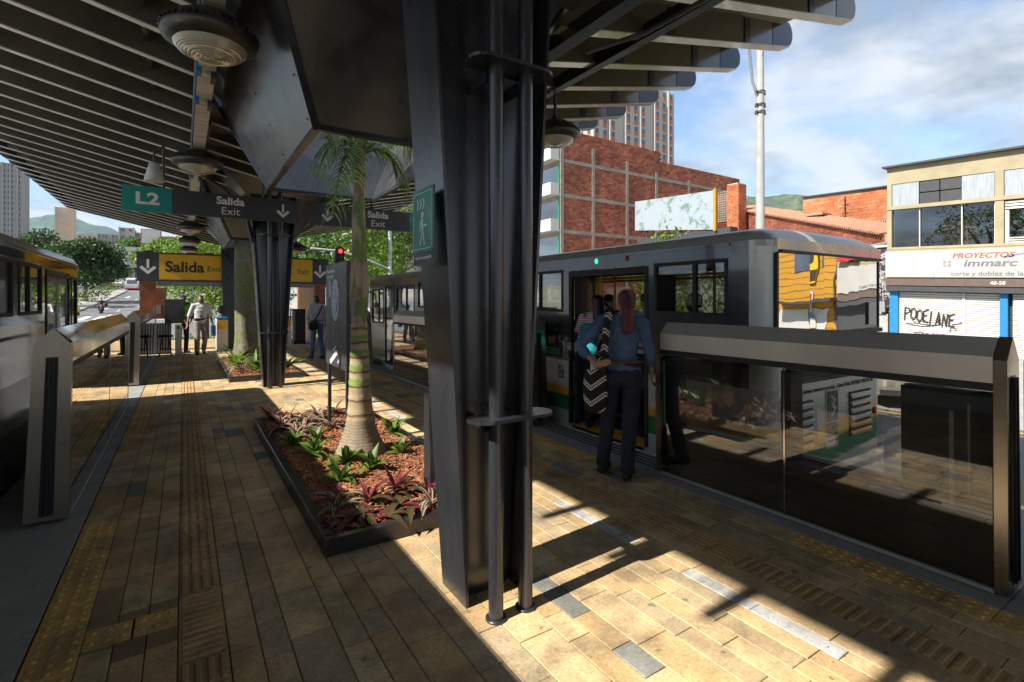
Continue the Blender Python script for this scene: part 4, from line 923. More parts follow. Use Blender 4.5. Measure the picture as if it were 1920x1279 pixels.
# ============================================================ BUSES
BAND = [(-.62, -.02, 'bus_grey'), (-.02, .177, 'bus_w'), (.177, .36, 'bus_g'), (.36, .465, 'bus_y'), (.465, .80, 'bus_w'), (.80, 1.45, 'bus_d'), (1.45, 1.95, 'bus_d'), (1.95, 2.09, 'bus_d')]
def bus(side, xs, y0, y1, label, opens, doors, w=2.2, lower='bus_d'):
    """side +1: its flank at x=xs faces -x; side -1: its flank faces +x. opens: windows (ya,yb,z0,z1)"""
    s = side; xf = xs+s*w; t = thing('city_bus', ((xs+xf)/2, (y0+y1)/2, -.9), label, 'bus', 'articulated city buses at the platform')
    ax = '-x' if s > 0 else '+x'; TH = .05
    RC = .17                                                     # rounded vertical corners
    # flank panels, split at windows and doors
    holes = [(a, b_, 0 if k == 'd' else c, d) for (a, b_, c, d, k) in opens]
    ysplit = sorted({y0+RC, y1-RC} | {h[0] for h in holes} | {h[1] for h in holes})
    for (za, zb, mk) in BAND:
        b = MB(); zc = [za, zb]
        zsp = sorted({za, zb} | {h[2] for h in holes if za < h[2] < zb} | {h[3] for h in holes if za < h[3] < zb})
        for i in range(len(ysplit)-1):
            for j in range(len(zsp)-1):
                ya, yb, z0, z1 = ysplit[i], ysplit[i+1], zsp[j], zsp[j+1]; ym, zm = (ya+yb)/2, (z0+z1)/2
                if any(h[0] < ym < h[1] and h[2] < zm < h[3] for h in holes): continue
                if zb < .5 and any(abs(ym-wy) < .001 for wy in ()): continue
                bulge = .0; b.box(min(xs, xs+s*TH), max(xs, xs+s*TH), ya, yb, z0, z1)
        b.objs('side_panel', M['bus_m' if s < 0 and mk == 'bus_d' else mk], t)
        # far flank
    for (za, zb, mk) in BAND[:5]+[(.80, 1.2, lower)]: b = MB(); b.box(min(xf, xf-s*TH), max(xf, xf-s*TH), y0+RC, y1-RC, za, zb); b.obj('far_side_panel', M[mk], t)
    b = MB(); yy_ = list(np.arange(y0+RC, y1-RC, 1.45))
    for ya in yy_: b.box(min(xf, xf-s*TH), max(xf, xf-s*TH), ya, ya+.14, 1.2, 1.98)
    b.box(min(xf, xf-s*TH), max(xf, xf-s*TH), y0+RC, y1-RC, 1.98, 2.09); b.objs('far_pillar', M['bus_d'], t)
    b = MB(); b.box(min(xf-s*.02, xf-s*.03), max(xf-s*.02, xf-s*.03), y0+RC, y1-RC, 1.2, 1.98); b.obj('far_window', M['busglass'], t)
    # corners
    def corner(cx_, cy_, a0, bands):
        for (za, zb, mk) in bands:
            b = MB(); n = 7; o_ = [(cx_+RC*math.cos(R(a0+90*k/n)), cy_+RC*math.sin(R(a0+90*k/n))) for k in range(n+1)]; i_ = [(cx_+(RC-.04)*math.cos(R(a0+90*k/n)), cy_+(RC-.04)*math.sin(R(a0+90*k/n))) for k in range(n+1)]
            vs_ = [(p[0], p[1], z) for z in (za, zb) for p in o_+i_]; m_ = n+1
            f = []
            for k in range(n): f += [(k, k+1, 2*m_+k+1, 2*m_+k), (m_+k+1, m_+k, 3*m_+k, 3*m_+k+1)]
            b.add(vs_, f, smooth=True); b.obj('corner_panel', M[mk], t)
    cb = BAND[:5]+[(.80, 2.09, 'bus_grey')]
    xa, xb = min(xs, xf), max(xs, xf)
    corner(xa+RC, y0+RC, 180, cb); corner(xb-RC, y0+RC, 270, cb); fb = BAND[:5]+[(.80, .95, 'bus_d'), (.95, 1.85, 'busglass'), (1.85, 2.09, 'bus_d')]
    corner(xa+RC, y1-RC, 90, fb); corner(xb-RC, y1-RC, 0, fb)
    # roof with rounded shoulders
    b = MB(); n = 10; prof_ = []
    for k in range(n+1):
        a = math.pi*k/n; prof_.append(((xa+xb)/2-(xb-xa)/2*math.copysign(abs(math.cos(a))**.55, math.cos(a)), 2.09+.15*math.sin(a)**.6 if k not in (0, n) else 2.09))
    rows = []
    for (yy2, k) in ((y0+.0, .0), (y0+.03, .45), (y0+.1, .8), (y0+.25, 1), (y1-.25, 1), (y1-.1, .8), (y1, 0.)):
        ins = (1-k)*.06; rows.append([(xa+xb)/2+(p[0]-(xa+xb)/2)*(1-ins) for p in prof_]); 
    vs_ = []
    for ri, (yy2, k) in enumerate(((y0+.0, .0), (y0+.03, .45), (y0+.1, .8), (y0+.25, 1), (y1-.25, 1), (y1-.1, .8), (y1, 0.))):
        for pi_, p in enumerate(prof_): vs_.append((rows[ri][pi_], yy2, 2.09+(p[1]-2.09)*k))
    m_ = n+1; b.add(vs_, [(i*m_+k, i*m_+k+1, (i+1)*m_+k+1, (i+1)*m_+k) for i in range(6) for k in range(n)], smooth=True)
    b.obj('roof', M['bus_l'], t)
    b = MB(); b.box(xa+.01, xb-.01, y0+.02, y1-.02, 2.04, 2.085); b.obj('ceiling', M['white'], t)
    b = MB(); b.box(min(xs-s*.012, xs+s*.02), max(xs-s*.012, xs+s*.02), y0+.35, y1-.2, 2.06, 2.085); b.obj('rain_gutter', M['bus_d'], t)
    b = MB(); b.box(xa+.06, xb-.06, y0+.06, y1-.06, -.12, -.01); b.obj('floor', M['yel'] if False else M['dgrey'], t)
    b = MB()
    for (a, b_, c, d, k) in opens:
        if k == 'd' and side > 0: b.box(min(xs, xs+s*.30), max(xs, xs+s*.30), a+.02, b_-.02, -.03, .002)
    if b.v: b.obj('door_sill', M['yel'], t)
    # windows
    for (a, b_, c, d, k) in opens:
        if k == 'd': continue
        f = MB(); x_a, x_b = sorted((xs-s*.006, xs+s*.03)); e = .035
        for q in ((a, b_, c, c+e), (a, b_, d-e, d), (a, a+e, c+e, d-e), (b_-e, b_, c+e, d-e)): f.box(x_a, x_b, *q)
        if b_-a > .8: ym = a+(b_-a)*.42; f.box(x_a, x_b, ym-.02, ym+.02, c+e, d-e)
        fo = f.obj('window_frame', M['rubber'], t)
        p = MB(); xg = sorted((xs+s*.012, xs+s*.018)); p.box(xg[0], xg[1], a+e, b_-e, c+e, d-e); po = p.mesh('window_pane', M['busglass']); pn = mkobj('window_pane', po, None); pn.parent = fo
    # seats, poles
    for i, y in enumerate(np.arange(y0+.9, y1-1.4, .85)):
        if any(k == 'd' and a-.5 < y < b_+.3 for (a, b_, c, d, k) in opens): continue
        for xo in (.35, 1.75):
            xx = xs+s*xo; b = MB(); b.box(xx-.22, xx+.22, y, y+.42, .40, .47); b.box(xx-.22, xx+.22, y-.06, y, .40, 1.15); b.box(xx-.03, xx+.03, y+.1, y+.3, 0, .4); b.obj('seat', M['dgrey'], t)
    b = MB()
    for y in np.arange(y0+1, y1-.8, 1.5):
        for xo in (.7, 1.45): b.tube([(xs+s*xo, y, 0), (xs+s*xo, y, 2.04)], .016, 8)
    for xo in (.7, 1.45): b.tube([(xs+s*xo, y0+.5, 1.86), (xs+s*xo, y1-.6, 1.86)], .016, 8)
    b.objs('grab_pole', M['yel'], t)
    # wheels
    for y in (y0+2.1 if side > 0 else y1-2.1, y1-2.6, y0+5.6):
        for xw in (xs+s*.16, xf-s*.16):
            b = MB(); b.lathe([(.26, -.13), (.42, -.12), (.45, -.06), (.45, .06), (.42, .12), (.26, .13)], (0, 0, 0), 24); me = b.mesh('wheel', M['rubber']); me.transform(Matrix.Translation((xw, y, -.45)) @ Matrix.Rotation(R(90), 4, 'Y'))
            wo_ = mkobj('wheel', me, t); b = MB(); b.lathe([(.001, .1), (.2, .1), (.26, .12), (.26, -.12), (.001, -.1)], (0, 0, 0), 20); me = b.mesh('rim', M['galv']); me.transform(Matrix.Translation((xw, y, -.45)) @ Matrix.Rotation(R(90), 4, 'Y')); r_ = mkobj('rim', me, None); r_.parent = wo_
    for (a, b_, closed) in doors:
        xg = sorted((xs-s*.008, xs+s*.03)); f = MB(); e = .05
        for q in ((a, a+e, .02, 1.93), (b_-e, b_, .02, 1.93), (a+e, b_-e, 1.86, 1.93)): f.box(xg[0], xg[1], *q)
        f.obj('door_frame', M['rubber'], t)
        if closed:
            for (ya, yb) in ((a+e, (a+b_)/2-.01), ((a+b_)/2+.01, b_-e)):
                f = MB()
                for q in ((ya, ya+.05, .03, 1.85), (yb-.05, yb, .03, 1.85), (ya+.05, yb-.05, .03, .1), (ya+.05, yb-.05, 1.78, 1.85)): f.box(xs+s*.004, xs+s*.03, *q) if s > 0 else f.box(xs+s*.03, xs+s*.004, *q)
                dl = f.obj('door_leaf', M['bus_d'], t); p = MB(); xg2 = sorted((xs+s*.012, xs+s*.018)); p.box(xg2[0], xg2[1], ya+.05, yb-.05, .1, 1.78); q_ = mkobj('door_glass', p.mesh('door_glass', M['busglass']), None); q_.parent = dl
        else:                                                  # leaves folded inwards against the jambs
            for yj in (a+.07, b_-.07):
                f = MB(); f.box(min(xs+s*.05, xs+s*.5), max(xs+s*.05, xs+s*.5), yj-.02, yj+.02, .03, 1.85); f.obj('door_leaf', M['bus_d'], t)
    return t
RW = [(2.75, 3.60, 1.42, 1.95, 'w'), (3.72, 4.94, 0, 1.94, 'd'), (5.10, 6.3, 1.42, 1.96, 'w'), (6.4, 7.6, 1.42, 1.96, 'w'), (5.12, 5.5, .82, 1.32, 'w'), (7.7, 8.9, 1.42, 1.96, 'w'), (9.0, 9.9, 1.42, 1.96, 'w'), (10.1, 11.2, .8, 1.90, 'w'), (11.3, 11.95, .05, 1.93, 'w'), (12.05, 12.95, 1.0, 1.85, 'w')]
busR = bus(1, 4.10, 2.38, 13.3, 'crowded bus at the right platform edge with its door open', RW, [(3.68, 4.98, False)])
# rear of the right bus
bx0, bx1, by = 4.27, 6.13, 2.38
def rear(name, x0, x1, z0, z1, m, off=0.0, th=.04):
    b = MB(); b.box(x0, x1, by-off, by-off+th, z0, z1); return b.obj(name, M[m] if isinstance(m, str) else m, busR)
rear('rear_panel', bx0, bx1, .36, 1.27, 'bus_w'); rear('rear_bumper', bx0-.1, bx1+.1, -.62, -.02, 'bus_grey', .03, .1)
b = MB()        # rising stripes on the rear
b.add([(bx0, by, -.02), (bx1, by, -.02), (bx1, by, .36), (bx0, by, .36)], [(0, 1, 2, 3)]); b.obj('rear_lower', M['bus_w'], busR)
def strip(m, lo, hi, off):
    b = MB(); n = 12
    for k in range(n):
        u0, u1 = k/n, (k+1)/n; X0, X1 = bx0+(bx1-bx0)*u0, bx0+(bx1-bx0)*u1
        b.add([(X0, by-off, lo(u0)), (X1, by-off, lo(u1)), (X1, by-off, hi(u1)), (X0, by-off, hi(u0))], [(0, 1, 2, 3)])
    b.obj('livery_stripe', M[m], busR)
strip('bus_y', lambda u: .20+.16*u**1.5, lambda u: .31+.24*u**1.3, .003); strip('bus_g', lambda u: .03+.10*u**2, lambda u: .20+.16*u**1.5, .003)
rear('rear_top_panel', bx0-.06, bx1+.06, 1.98, 2.10, 'bus_grey', 0.02)
b = MB(); n = 8
for k in range(n):                                     # slightly curved rear window
    u0, u1 = k/n, (k+1)/n; f = lambda u: by-.035*math.sin(math.pi*u)-.012; X0, X1 = 4.23+1.9*u0, 4.23+1.9*u1
    b.add([(X0, f(u0), 1.28), (X1, f(u1), 1.28), (X1, f(u1), 1.99), (X0, f(u0), 1.99)], [(0, 1, 2, 3)], smooth=True)
b.obj('rear_window', M['busrear'], busR)
b = MB(); b.box(4.22, 6.14, by-.055, by+.01, 1.245, 1.285); b.box(4.22, 6.14, by-.055, by+.01, 1.978, 2.0); b.box(4.205, 4.232, by-.02, by+.02, 1.286, 1.974); b.box(6.128, 6.155, by-.02, by+.02, 1.286, 1.974); b.objs('window_seal', M['rubber'], busR)
b = MB(); b.prism([(4.36, .99), (6.0, .99), (5.9, .82), (4.46, .82)], by-.006, by+.01, lambda p, q: (p[0], q, p[1]))
b.obj('grille_recess', M['rubber'], busR)
for k in range(5): b = MB(); b.bar((4.42, by-.012, .845+k*.033), (5.94, by-.012, .845+k*.033), .006, .010); b.obj('grille_slat', M['dgrey'], busR)
for (x0, x1) in ((4.30, 4.82), (5.52, 5.98)):
    b = MB(); b.box(x0, x1, by-.008, by+.005, .22, .66); b.obj('louvre_recess', M['rubber'], busR)
    for k in range(6):
        b = MB(); zc = .25+k*.073; b.hexa([(x0+.01, by-.03, zc-.014), (x1-.01, by-.03, zc-.014), (x1-.01, by-.01, zc+.004), (x0+.01, by-.01, zc+.004), (x0+.01, by-.03, zc+.010), (x1-.01, by-.03, zc+.010), (x1-.01, by-.01, zc+.026), (x0+.01, by-.01, zc+.026)])
        b.obj('louvre_slat', M['bus_w'] if k > 1 else M['bus_y'], busR)
text('lettering', 'Mejoremos juntos nuestro servicio  Línea Hola METRO 444 95 98', .062, (5.2, by, .745), '-y', M['sgrey'], busR, 0)
rear('logo_plate', 5.06, 5.30, .17, .72, 'white', .006, .006); rear('logo_square', 5.075, 5.285, .42, .705, 'sgrey', .008, .006)
flat('logo_mark', [[(-.06, .10), (.0, .10), (.06, .06), (.02, .02), (.07, -.02), (.0, -.09), (-.05, -.09), (.02, -.03), (-.03, .02), (.02, .06)]], (5.18, by-.008, .56), '-y', M['white'], busR)
flat('logo_green', [[(-.07, .085), (-.03, .06), (-.075, .0), (-.085, .02), (-.055, .06)], [(-.075, -.04), (-.02, .01), (-.03, .03), (-.08, -.02)]], (5.18, by-.008, .55), '-y', M['sgreen'], busR)
rear('logo_band', 5.075, 5.285, .28, .405, 'sgrey', .008, .006); text('lettering', 'METRO', .062, (5.18, by-.009, .37), '-y', M['white'], busR, .001); text('lettering', 'DE MEDELLÍN', .03, (5.18, by-.009, .31), '-y', M['white'], busR, 0); text('lettering', 'CALIDAD DE VIDA', .024, (5.18, by-.009, .24), '-y', M['sgrey'], busR, 0)
rear('sticker', 5.85, 6.02, 1.32, 1.55, 'white', .045, .004)
for x in (4.33, 6.07): b = MB(); b.lathe([(.001, .0), (.035, .0), (.035, -.01), (.001, -.014)], (0, 0, 0), 14); me = b.mesh('tail_light', M['orange'] if x < 5 else M['red']); me.transform(Matrix.Translation((x, by-.006, .70 if x < 5 else .42)) @ Matrix.Rotation(R(-90), 4, 'X')); mkobj('tail_light', me, busR)
b = MB(); b.prism(rrect(-.45, .45, 0, .07, .06), 4.4, 5.2, lambda p, q: (5.1+p[0], q, 2.2+p[1])); b.obj('roof_hatch', M['bus_l'], busR)
# door lights, SITVA stickers, air scoops
for y, m in ((4.47, 'green_e'), (3.98, 'red')): b = MB(); b.lathe([(.03, 0), (.03, .012), (.001, .02)], (0, 0, 0), 12); me = b.mesh('door_lamp', M[m]); me.transform(Matrix.Translation((4.10, y, 2.03)) @ Matrix.Rotation(R(-90), 4, 'Y') @ Matrix.Diagonal((1, .7, 1, 1))); mkobj('door_lamp', me, busR)
flat('sticker_squares', [rect(-.06, -.005, .05, .105)], (4.10, 5.14, .63), '-x', M['sgreen'], busR); flat('sticker_squares', [rect(.005, .06, .05, .105)], (4.10, 5.14, .63), '-x', M['syel'], busR)
flat('sticker_squares', [rect(-.06, -.005, -.01, .045)], (4.10, 5.14, .63), '-x', M['red'], busR); flat('sticker_squares', [rect(.005, .06, -.01, .045), ], (4.10, 5.14, .63), '-x', M['blue'], busR); flat('sticker_band', [rect(-.06, .06, -.065, -.015)], (4.10, 5.14, .63), '-x', M['sgrey'], busR)
text('lettering', 'SITVA', .036, (4.097, 5.14, .59), '-x', M['white'], busR, .001)
b = MB(); b.box(4.088, 4.099, 5.15, 5.48, .86, .95); b.obj('green_sticker', M['sgreen'], busR)
b = MB()        # yellow door handrails
b.tube([(4.3, 4.85, .98), (4.3, 3.95, 1.52)], .018, 8); b.tube([(4.3, 4.85, .62), (4.3, 4.5, .82), (4.45, 4.4, .84)], .018, 8); b.tube([(4.3, 4.9, .25), (4.3, 4.35, .62)], .018, 8); b.tube([(4.5, 4.82, 0), (4.5, 4.82, 1.9)], .018, 8); b.tube([(4.6, 3.9, .0), (4.6, 3.9, 1.9)], .018, 8)
b.objs('door_handrail', M['yel'], busR)
b = MB(); b.tube([(4.15, 13.1, 1.8), (3.95, 13.3, 1.75), (3.9, 13.3, 1.5)], .02, 8); b.box(3.82, 3.95, 13.27, 13.33, 1.2, 1.5); b.obj('mirror', M['rubber'], busR)
b = MB(); b.box(4.3, 6.1, 13.24, 13.28, .95, 1.85); b.obj('windscreen', M['busglass'], busR); b = MB(); b.box(4.3, 6.1, 13.23, 13.29, -.6, .95); b.box(4.3, 6.1, 13.23, 13.29, 1.85, 2.09); b.objs('front_panel', M['bus_w'], busR)
LWn = [(-4.0, -2.6, 1.42, 1.95, 'w'), (-2.4, -1.0, 1.42, 1.95, 'w'), (-.8, .6, 1.42, 1.95, 'w'), (.8, 2.2, 1.42, 1.95, 'w'), (2.4, 3.7, 1.42, 1.95, 'w'), (3.9, 5.0, 1.42, 1.95, 'w'), (5.2, 6.42, 1.42, 1.95, 'w'), (6.62, 7.55, 1.42, 1.95, 'w'), (7.75, 9.15, .0, 1.93, 'd'), (9.3, 9.75, 1.0, 1.9, 'w')]
busL = bus(-1, -1.32, -5.5, 10.0, 'bus standing along the left platform edge', LWn, [(7.75, 9.15, True)], w=2.3)
b = MB(); b.box(-3.4, -1.55, 9.95, 9.99, .95, 1.85); b.obj('windscreen', M['busglass'], busL); b = MB(); b.box(-3.4, -1.55, 9.94, 10.0, -.6, .95); b.box(-3.4, -1.55, 9.94, 10.0, 1.85, 2.09); b.objs('front_panel', M['bus_w'], busL)
b = MB(); b.box(-1.318, -1.309, 5.6, 7.5, 1.96, 2.04); b.obj('destination_strip', M['busglass'], busL)
flat('number_plate', [rect(-.12, .12, -.12, .12)], (-1.32, 5.75, .62), '+x', M['white'], busL); flat('number_plate_border', [rect(-.10, .10, -.10, .10)], (-1.317, 5.75, .62), '+x', M['dgrey'], busL, .0005); text('lettering', '3', .16, (-1.315, 5.75, .62), '+x', M['white'], busL, .004)
# ============================================================ GATE BOOTHS
t = thing('gate_booth', (-.95, 19.3, 0), 'rust brown gate pillar with meter cabinet left of the exit', 'booth')
b = MB(); b.box(-1.12, -.72, 19.05, 19.5, 0, 2.16); b.obj('pillar', M['corten'], t)
b = MB(); b.box(-.71, -.45, 18.95, 19.4, 1.0, 1.95); b.obj('meter_cabinet', M['corten'], t)
b = MB(); b.box(-.70, -.58, 18.90, 18.949, 1.15, 1.42); b.obj('meter', M['grey'], t)
b = MB(); b.box(-.45, .02, 17.6, 18.2, .90, 1.60); b.box(-.3, -.1, 17.59, 17.599, 1.1, 1.4); b.objs('validator_cabinet', M['dgrey'], t)
b = MB(); b.box(.021, .04, 17.7, 18.2, .9, 1.6); b.obj('green_edge', M['sgreen'], t)
b = MB(); b.box(-.7, -.3, 17.9, 18.1, .0, .9); b.obj('inner_screen', M['dgrey'], t)
for k in range(6): b = MB(); b.box(-.68+k*.065, -.65+k*.065, 17.86, 17.89, .05, .9); b.obj('screen_bar', M['grey'], t)
t = thing('steel_bollard', (-.12, 17.4, 0), 'square stainless gate post beside the guard', 'post')
b = MB(); chamfer_box(b, -.2, -.04, 17.3, 17.5, 0, .9, .01); b.obj('post_shaft', M['steel'], t); b = MB(); b.box(-.15, -.09, 17.292, 17.299, .75, .84); b.obj('reader', M['dgrey'], t)
t = thing('stool', (-.42, 17.1, 0), 'black round stool under the validator cabinet', 'stool')
b = MB(); b.lathe([(.001, .60), (.17, .60), (.18, .57), (.17, .54), (.001, .54)], (-.42, 17.1, 0), 18); b.obj('seat', M['rubber'], t)
for k in range(4): a = R(45+90*k); b = MB(); b.tube([(-.42+.1*math.cos(a), 17.1+.1*math.sin(a), .54), (-.42+.2*math.cos(a), 17.1+.2*math.sin(a), 0)], .013, 6); b.obj('leg', M['rubber'], t)
b = MB(); b.lathe([(.15, .2), (.16, .21), (.15, .22)], (-.42, 17.1, 0), 16); b.obj('foot_ring', M['rubber'], t)
t = thing('gate_booth', (4.1, 20, 0), 'tan and rust brown booth right of the exit', 'booth')
b = MB(); b.box(3.94, 4.0, 19.3, 22.4, 0, 2.16); b.obj('side_wall', M['wood'], t); b = MB(); b.box(3.94, 4.32, 19.05, 19.29, 0, 2.16); b.obj('pillar', M['corten'], t)
t = thing('turnstile_cabinet', (3.45, 19.6, 0), 'black louvred cabinet against the tan booth wall', 'cabinet')
b = MB(); b.box(3.3, 3.7, 19.4, 20.1, 0, .12); b.box(3.3, 3.7, 19.4, 20.1, 1.2, 1.25)
for x, y in ((3.3, 19.4), (3.67, 19.4), (3.3, 20.07), (3.67, 20.07)): b.box(x, x+.03, y, y+.03, .12, 1.2)
b.objs('cabinet_frame', M['rubber'], t)
for k in range(5): b = MB(); b.box(3.35+k*.07, 3.39+k*.07, 19.43, 20.0, .12, 1.2); b.obj('louvre', M['dgrey'], t)
def turnstile(x, y, label):
    t = thing('turnstile', (x, y, 0), label, 'turnstile', 'turnstiles at the gate'); b = MB(); chamfer_box(b, x-.15, x+.15, y-.5, y+.5, 0, .98, .02); b.obj('turnstile_body', M['steel'], t)
    b = MB(); b.box(x-.12, x+.12, y-.512, y-.503, .68, .95); b.obj('yellow_face', M['sgreen'] if False else M['syel'], t)
    b = MB(); b.box(x-.155, x+.155, y-.51, y+.51, .985, 1.03); b.obj('top_plate', M['blue'], t)
    b = MB(); b.box(x-.07, x+.07, y-.3, y-.24, 1.15, 1.4); b.tube([(x, y-.27, 1.03), (x, y-.27, 1.15)], .02, 6); b.obj('card_reader', M['rubber'], t)
turnstile(1.02, 18.6, 'turnstile left of the mossy trunk'); turnstile(2.2, 18.8, 'turnstile right of the mossy trunk'); turnstile(2.9, 18.8, 'turnstile nearest the tan booth')
t = thing('railing', (4.6, 19.5, 0), 'low steel railing beside the right booth', 'railing'); b = MB()
for k in range(5): b.tube([(4.45+k*.1, 18.7, 0), (4.45+k*.1, 18.7, 1.05)], .015, 6)
b.tube([(4.4, 18.7, 1.05), (4.9, 18.7, 1.05)], .02, 6); b.objs('bar', M['steel'], t)
t = thing('roller_housing', (0, 19.1, 2.1), 'horizontal roller shutter housing under the yellow exit sign', 'shutter')
b = MB(); b.box(-.7, 3.9, 19.04, 19.22, 2.06, 2.158); b.box(-.7, 3.9, 19.1, 19.15, 2.02, 2.058); b.obj('shutter_box', M['grey'], t)
# ============================================================ PEOPLE
def blob_mesh(name, balls, voxel, m, smooth=6, subs=2):
    """balls: list of (centre, (rx,ry,rz)) -> one continuous voxel skin"""
    b = bmesh.new()
    for c, r in balls:
        if isinstance(r, (int, float)): r = (r, r, r)
        bmesh.ops.create_icosphere(b, subdivisions=1 if max(r) < .03 or voxel > .0135 else subs, radius=1, matrix=Matrix.Translation(c) @ Matrix.Diagonal((*r, 1)))
    me = bpy.data.meshes.new(name); b.to_mesh(me); b.free(); o = bpy.data.objects.new(name, me); COL.objects.link(o)
    r = o.modifiers.new('r', 'REMESH'); r.mode = 'VOXEL'; r.voxel_size = voxel; r.use_smooth_shade = True
    s = o.modifiers.new('s', 'SMOOTH'); s.factor = .5; s.iterations = smooth
    me2 = bpy.data.meshes.new_from_object(o.evaluated_get(bpy.context.evaluated_depsgraph_get())); bpy.data.objects.remove(o); bpy.data.meshes.remove(me)
    me2.name = name; me2.materials.clear(); me2.materials.append(m); me2.polygons.foreach_set('use_smooth', [True]*len(me2.polygons)); return me2
def seg(a, b_, ra, rb, step=.7):
    step = max(step, .7)*(1. if max(ra, rb) > .03 else 1.3)
    a, b_ = Vector(a), Vector(b_); n = max(2, int((b_-a).length/(min(ra, rb)*step))+1)
    return [(a.lerp(b_, k/n), ra+(rb-ra)*k/n) for k in range(n+1)]
def hand_balls(w, d, palm_n, side_v, s=1., curl=.5):
    """w wrist point, d pointing direction, side_v towards the thumb"""
    d = Vector(d).normalized(); sv_ = Vector(side_v); sv_ = (sv_-d*sv_.dot(d)).normalized(); n = d.cross(sv_); w = Vector(w); out = []
    for k in (-1.2, -.4, .4, 1.2): out += seg(w+d*.012*s+sv_*k*.012*s, w+d*.075*s+sv_*k*.021*s, .016*s, .014*s, .6)
    for k, l in zip((1.25, .42, -.42, -1.25), (.066, .075, .07, .055)):
        p = w+d*.078*s+sv_*k*.021*s; q = p+(d*math.cos(curl*.5)+n*math.sin(curl*.5))*l*.55*s; r_ = q+(d*math.cos(curl*1.6)+n*math.sin(curl*1.6))*l*.5*s
        out += seg(p, q, .0105*s, .0095*s, .6)+seg(q, r_, .0095*s, .008*s, .6)
    p = w+d*.02*s+sv_*.024*s; q = p+(d*.6+sv_*.75)*.042*s; out += seg(p, q, .014*s, .011*s, .6)+seg(q, q+(d*.9+sv_*.2+n*.25)*.035*s, .011*s, .009*s, .6); return out
def person(loc, yaw, label, J, shirt, trousers, skin='skin', hair='hair', hairkind='short', sleeve=.5, scale=1., vox=.011, extra=None, mask=None, woman=False, group=None, shoe='rubber', lower=True, cat='person', trouser_w=1.):
    """local frame: faces +y, x to its right. J: joint dictionary (metres, 1.7 m tall)"""
    base = dict(head=(0, .015, 1.58), neck=(0, -.01, 1.44), chest=(0, 0, 1.25), waist=(0, 0, 1.05), pelvis=(0, 0, .93), ls=(-.18, -.01, 1.39), rs=(.18, -.01, 1.39), le=(-.24, -.02, 1.11), re=(.24, -.02, 1.11), lw=(-.25, .08, .88), rw=(.25, .08, .88),
                lh=(-.09, 0, .90), rh=(.09, 0, .90), lk=(-.10, .02, .49), rk=(.10, .02, .49), la=(-.10, -.02, .09), ra=(.10, -.02, .09), face=(0, 1, 0)); base.update(J); J = {k: Vector(v) for k, v in base.items()}
    t = thing('person', loc, label, cat, group); t.rotation_euler = (0, 0, yaw); t.scale = (scale,)*3
    def add(nm, me): o = bpy.data.objects.new(nm, me); COL.objects.link(o); o.parent = t; return o
    f = J['face'].normalized(); H = J['head']; sd_ = f.cross(Vector((0, 0, 1))).normalized(); hw_ = .93 if woman else 1
    body = []
    body += [(H, (.074, .088, .105)), (H+f*.03+Vector((0, 0, -.05)), (.058, .06, .065)), (H+f*.062+Vector((0, 0, -.075)), (.03, .028, .028)), (H+Vector((0, 0, .02))-f*.02, (.076, .088, .09))]
    body += [(H+f*.095+Vector((0, 0, -.012)), .012), (H+f*.104+Vector((0, 0, -.028)), .015), (H+f*.09+Vector((0, 0, -.062)), (.022, .012, .009)), (H+sd_*.077+Vector((0, 0, -.01)), (.012, .018, .03)), (H-sd_*.077+Vector((0, 0, -.01)), (.012, .018, .03))]
    body += seg(H+Vector((0, 0, -.08))-f*.01, J['neck'], .052*hw_, .058*hw_)
    torso = []; ch, wa, pe = J['chest'], J['waist'], J['pelvis']; nk = J['neck']
    cw, ww, pw = (.155, .115, .165) if woman else (.17, .15, .155)
    for k in range(9):
        u = k/8
        if u < .5: c = pe.lerp(wa, u*2); w = pw+(ww-pw)*u*2
        else: c = wa.lerp(ch, u*2-1); w = ww+(cw-ww)*(u*2-1)
        torso.append((c, (w, .105 if u > .3 else .115, .09)))
    torso += [(ch.lerp(nk, .45), (cw*.95, .095, .08)), (nk+Vector((0, 0, -.035)), (.09, .07, .05))]; torso += seg(J['ls'], nk+Vector((-.04, 0, -.03)), .06*hw_, .065*hw_)+seg(J['rs'], nk+Vector((.04, 0, -.03)), .06*hw_, .065*hw_)
    body += torso; hip = []
    for s in 'lr':
        S_, E_, W_ = J[s+'s'], J[s+'e'], J[s+'w']; body += seg(S_, E_, .05*hw_, .038*hw_)+seg(E_, W_, .038*hw_, .026*hw_)
        d = (W_-E_).normalized(); sx_ = 1 if s == 'l' else -1; body += hand_balls(W_, J.get(s+'hd', d), None, J.get(s+'ht', Vector((sx_*.3, 1, .1))), .95 if woman else 1.05)
        hp, kn, an = J[s+'h'], J[s+'k'], J[s+'a']; body += seg(hp, kn, .085, .055)+seg(kn, an, .055, .036); body += seg(an, an+Vector((0, .13, -.05)), .035, .03)
        hip += seg(hp, kn, .092*trouser_w, .068*trouser_w)+seg(kn, an+Vector((0, 0, .0)), .068*trouser_w, .06*trouser_w)
    add('body', blob_mesh('body', body, vox*.8, M[skin], 4))
    top = [(c, tuple(q+.012 for q in r) if not isinstance(r, float) else r+.012) for c, r in torso if c.z > pe.z-.02 or True]
    for s in 'lr':
        S_, E_, W_ = J[s+'s'], J[s+'e'], J[s+'w']; top += seg(S_, E_, .066*hw_, .056*hw_) if sleeve >= 1 else seg(S_, S_.lerp(E_, min(1, sleeve*1.6)), .068*hw_, .062*hw_)
        if sleeve > 1: top += seg(E_, E_.lerp(W_, sleeve-1), .056*hw_, .046*hw_)
    add('shirt', blob_mesh('shirt', top, vox, shirt, 3))
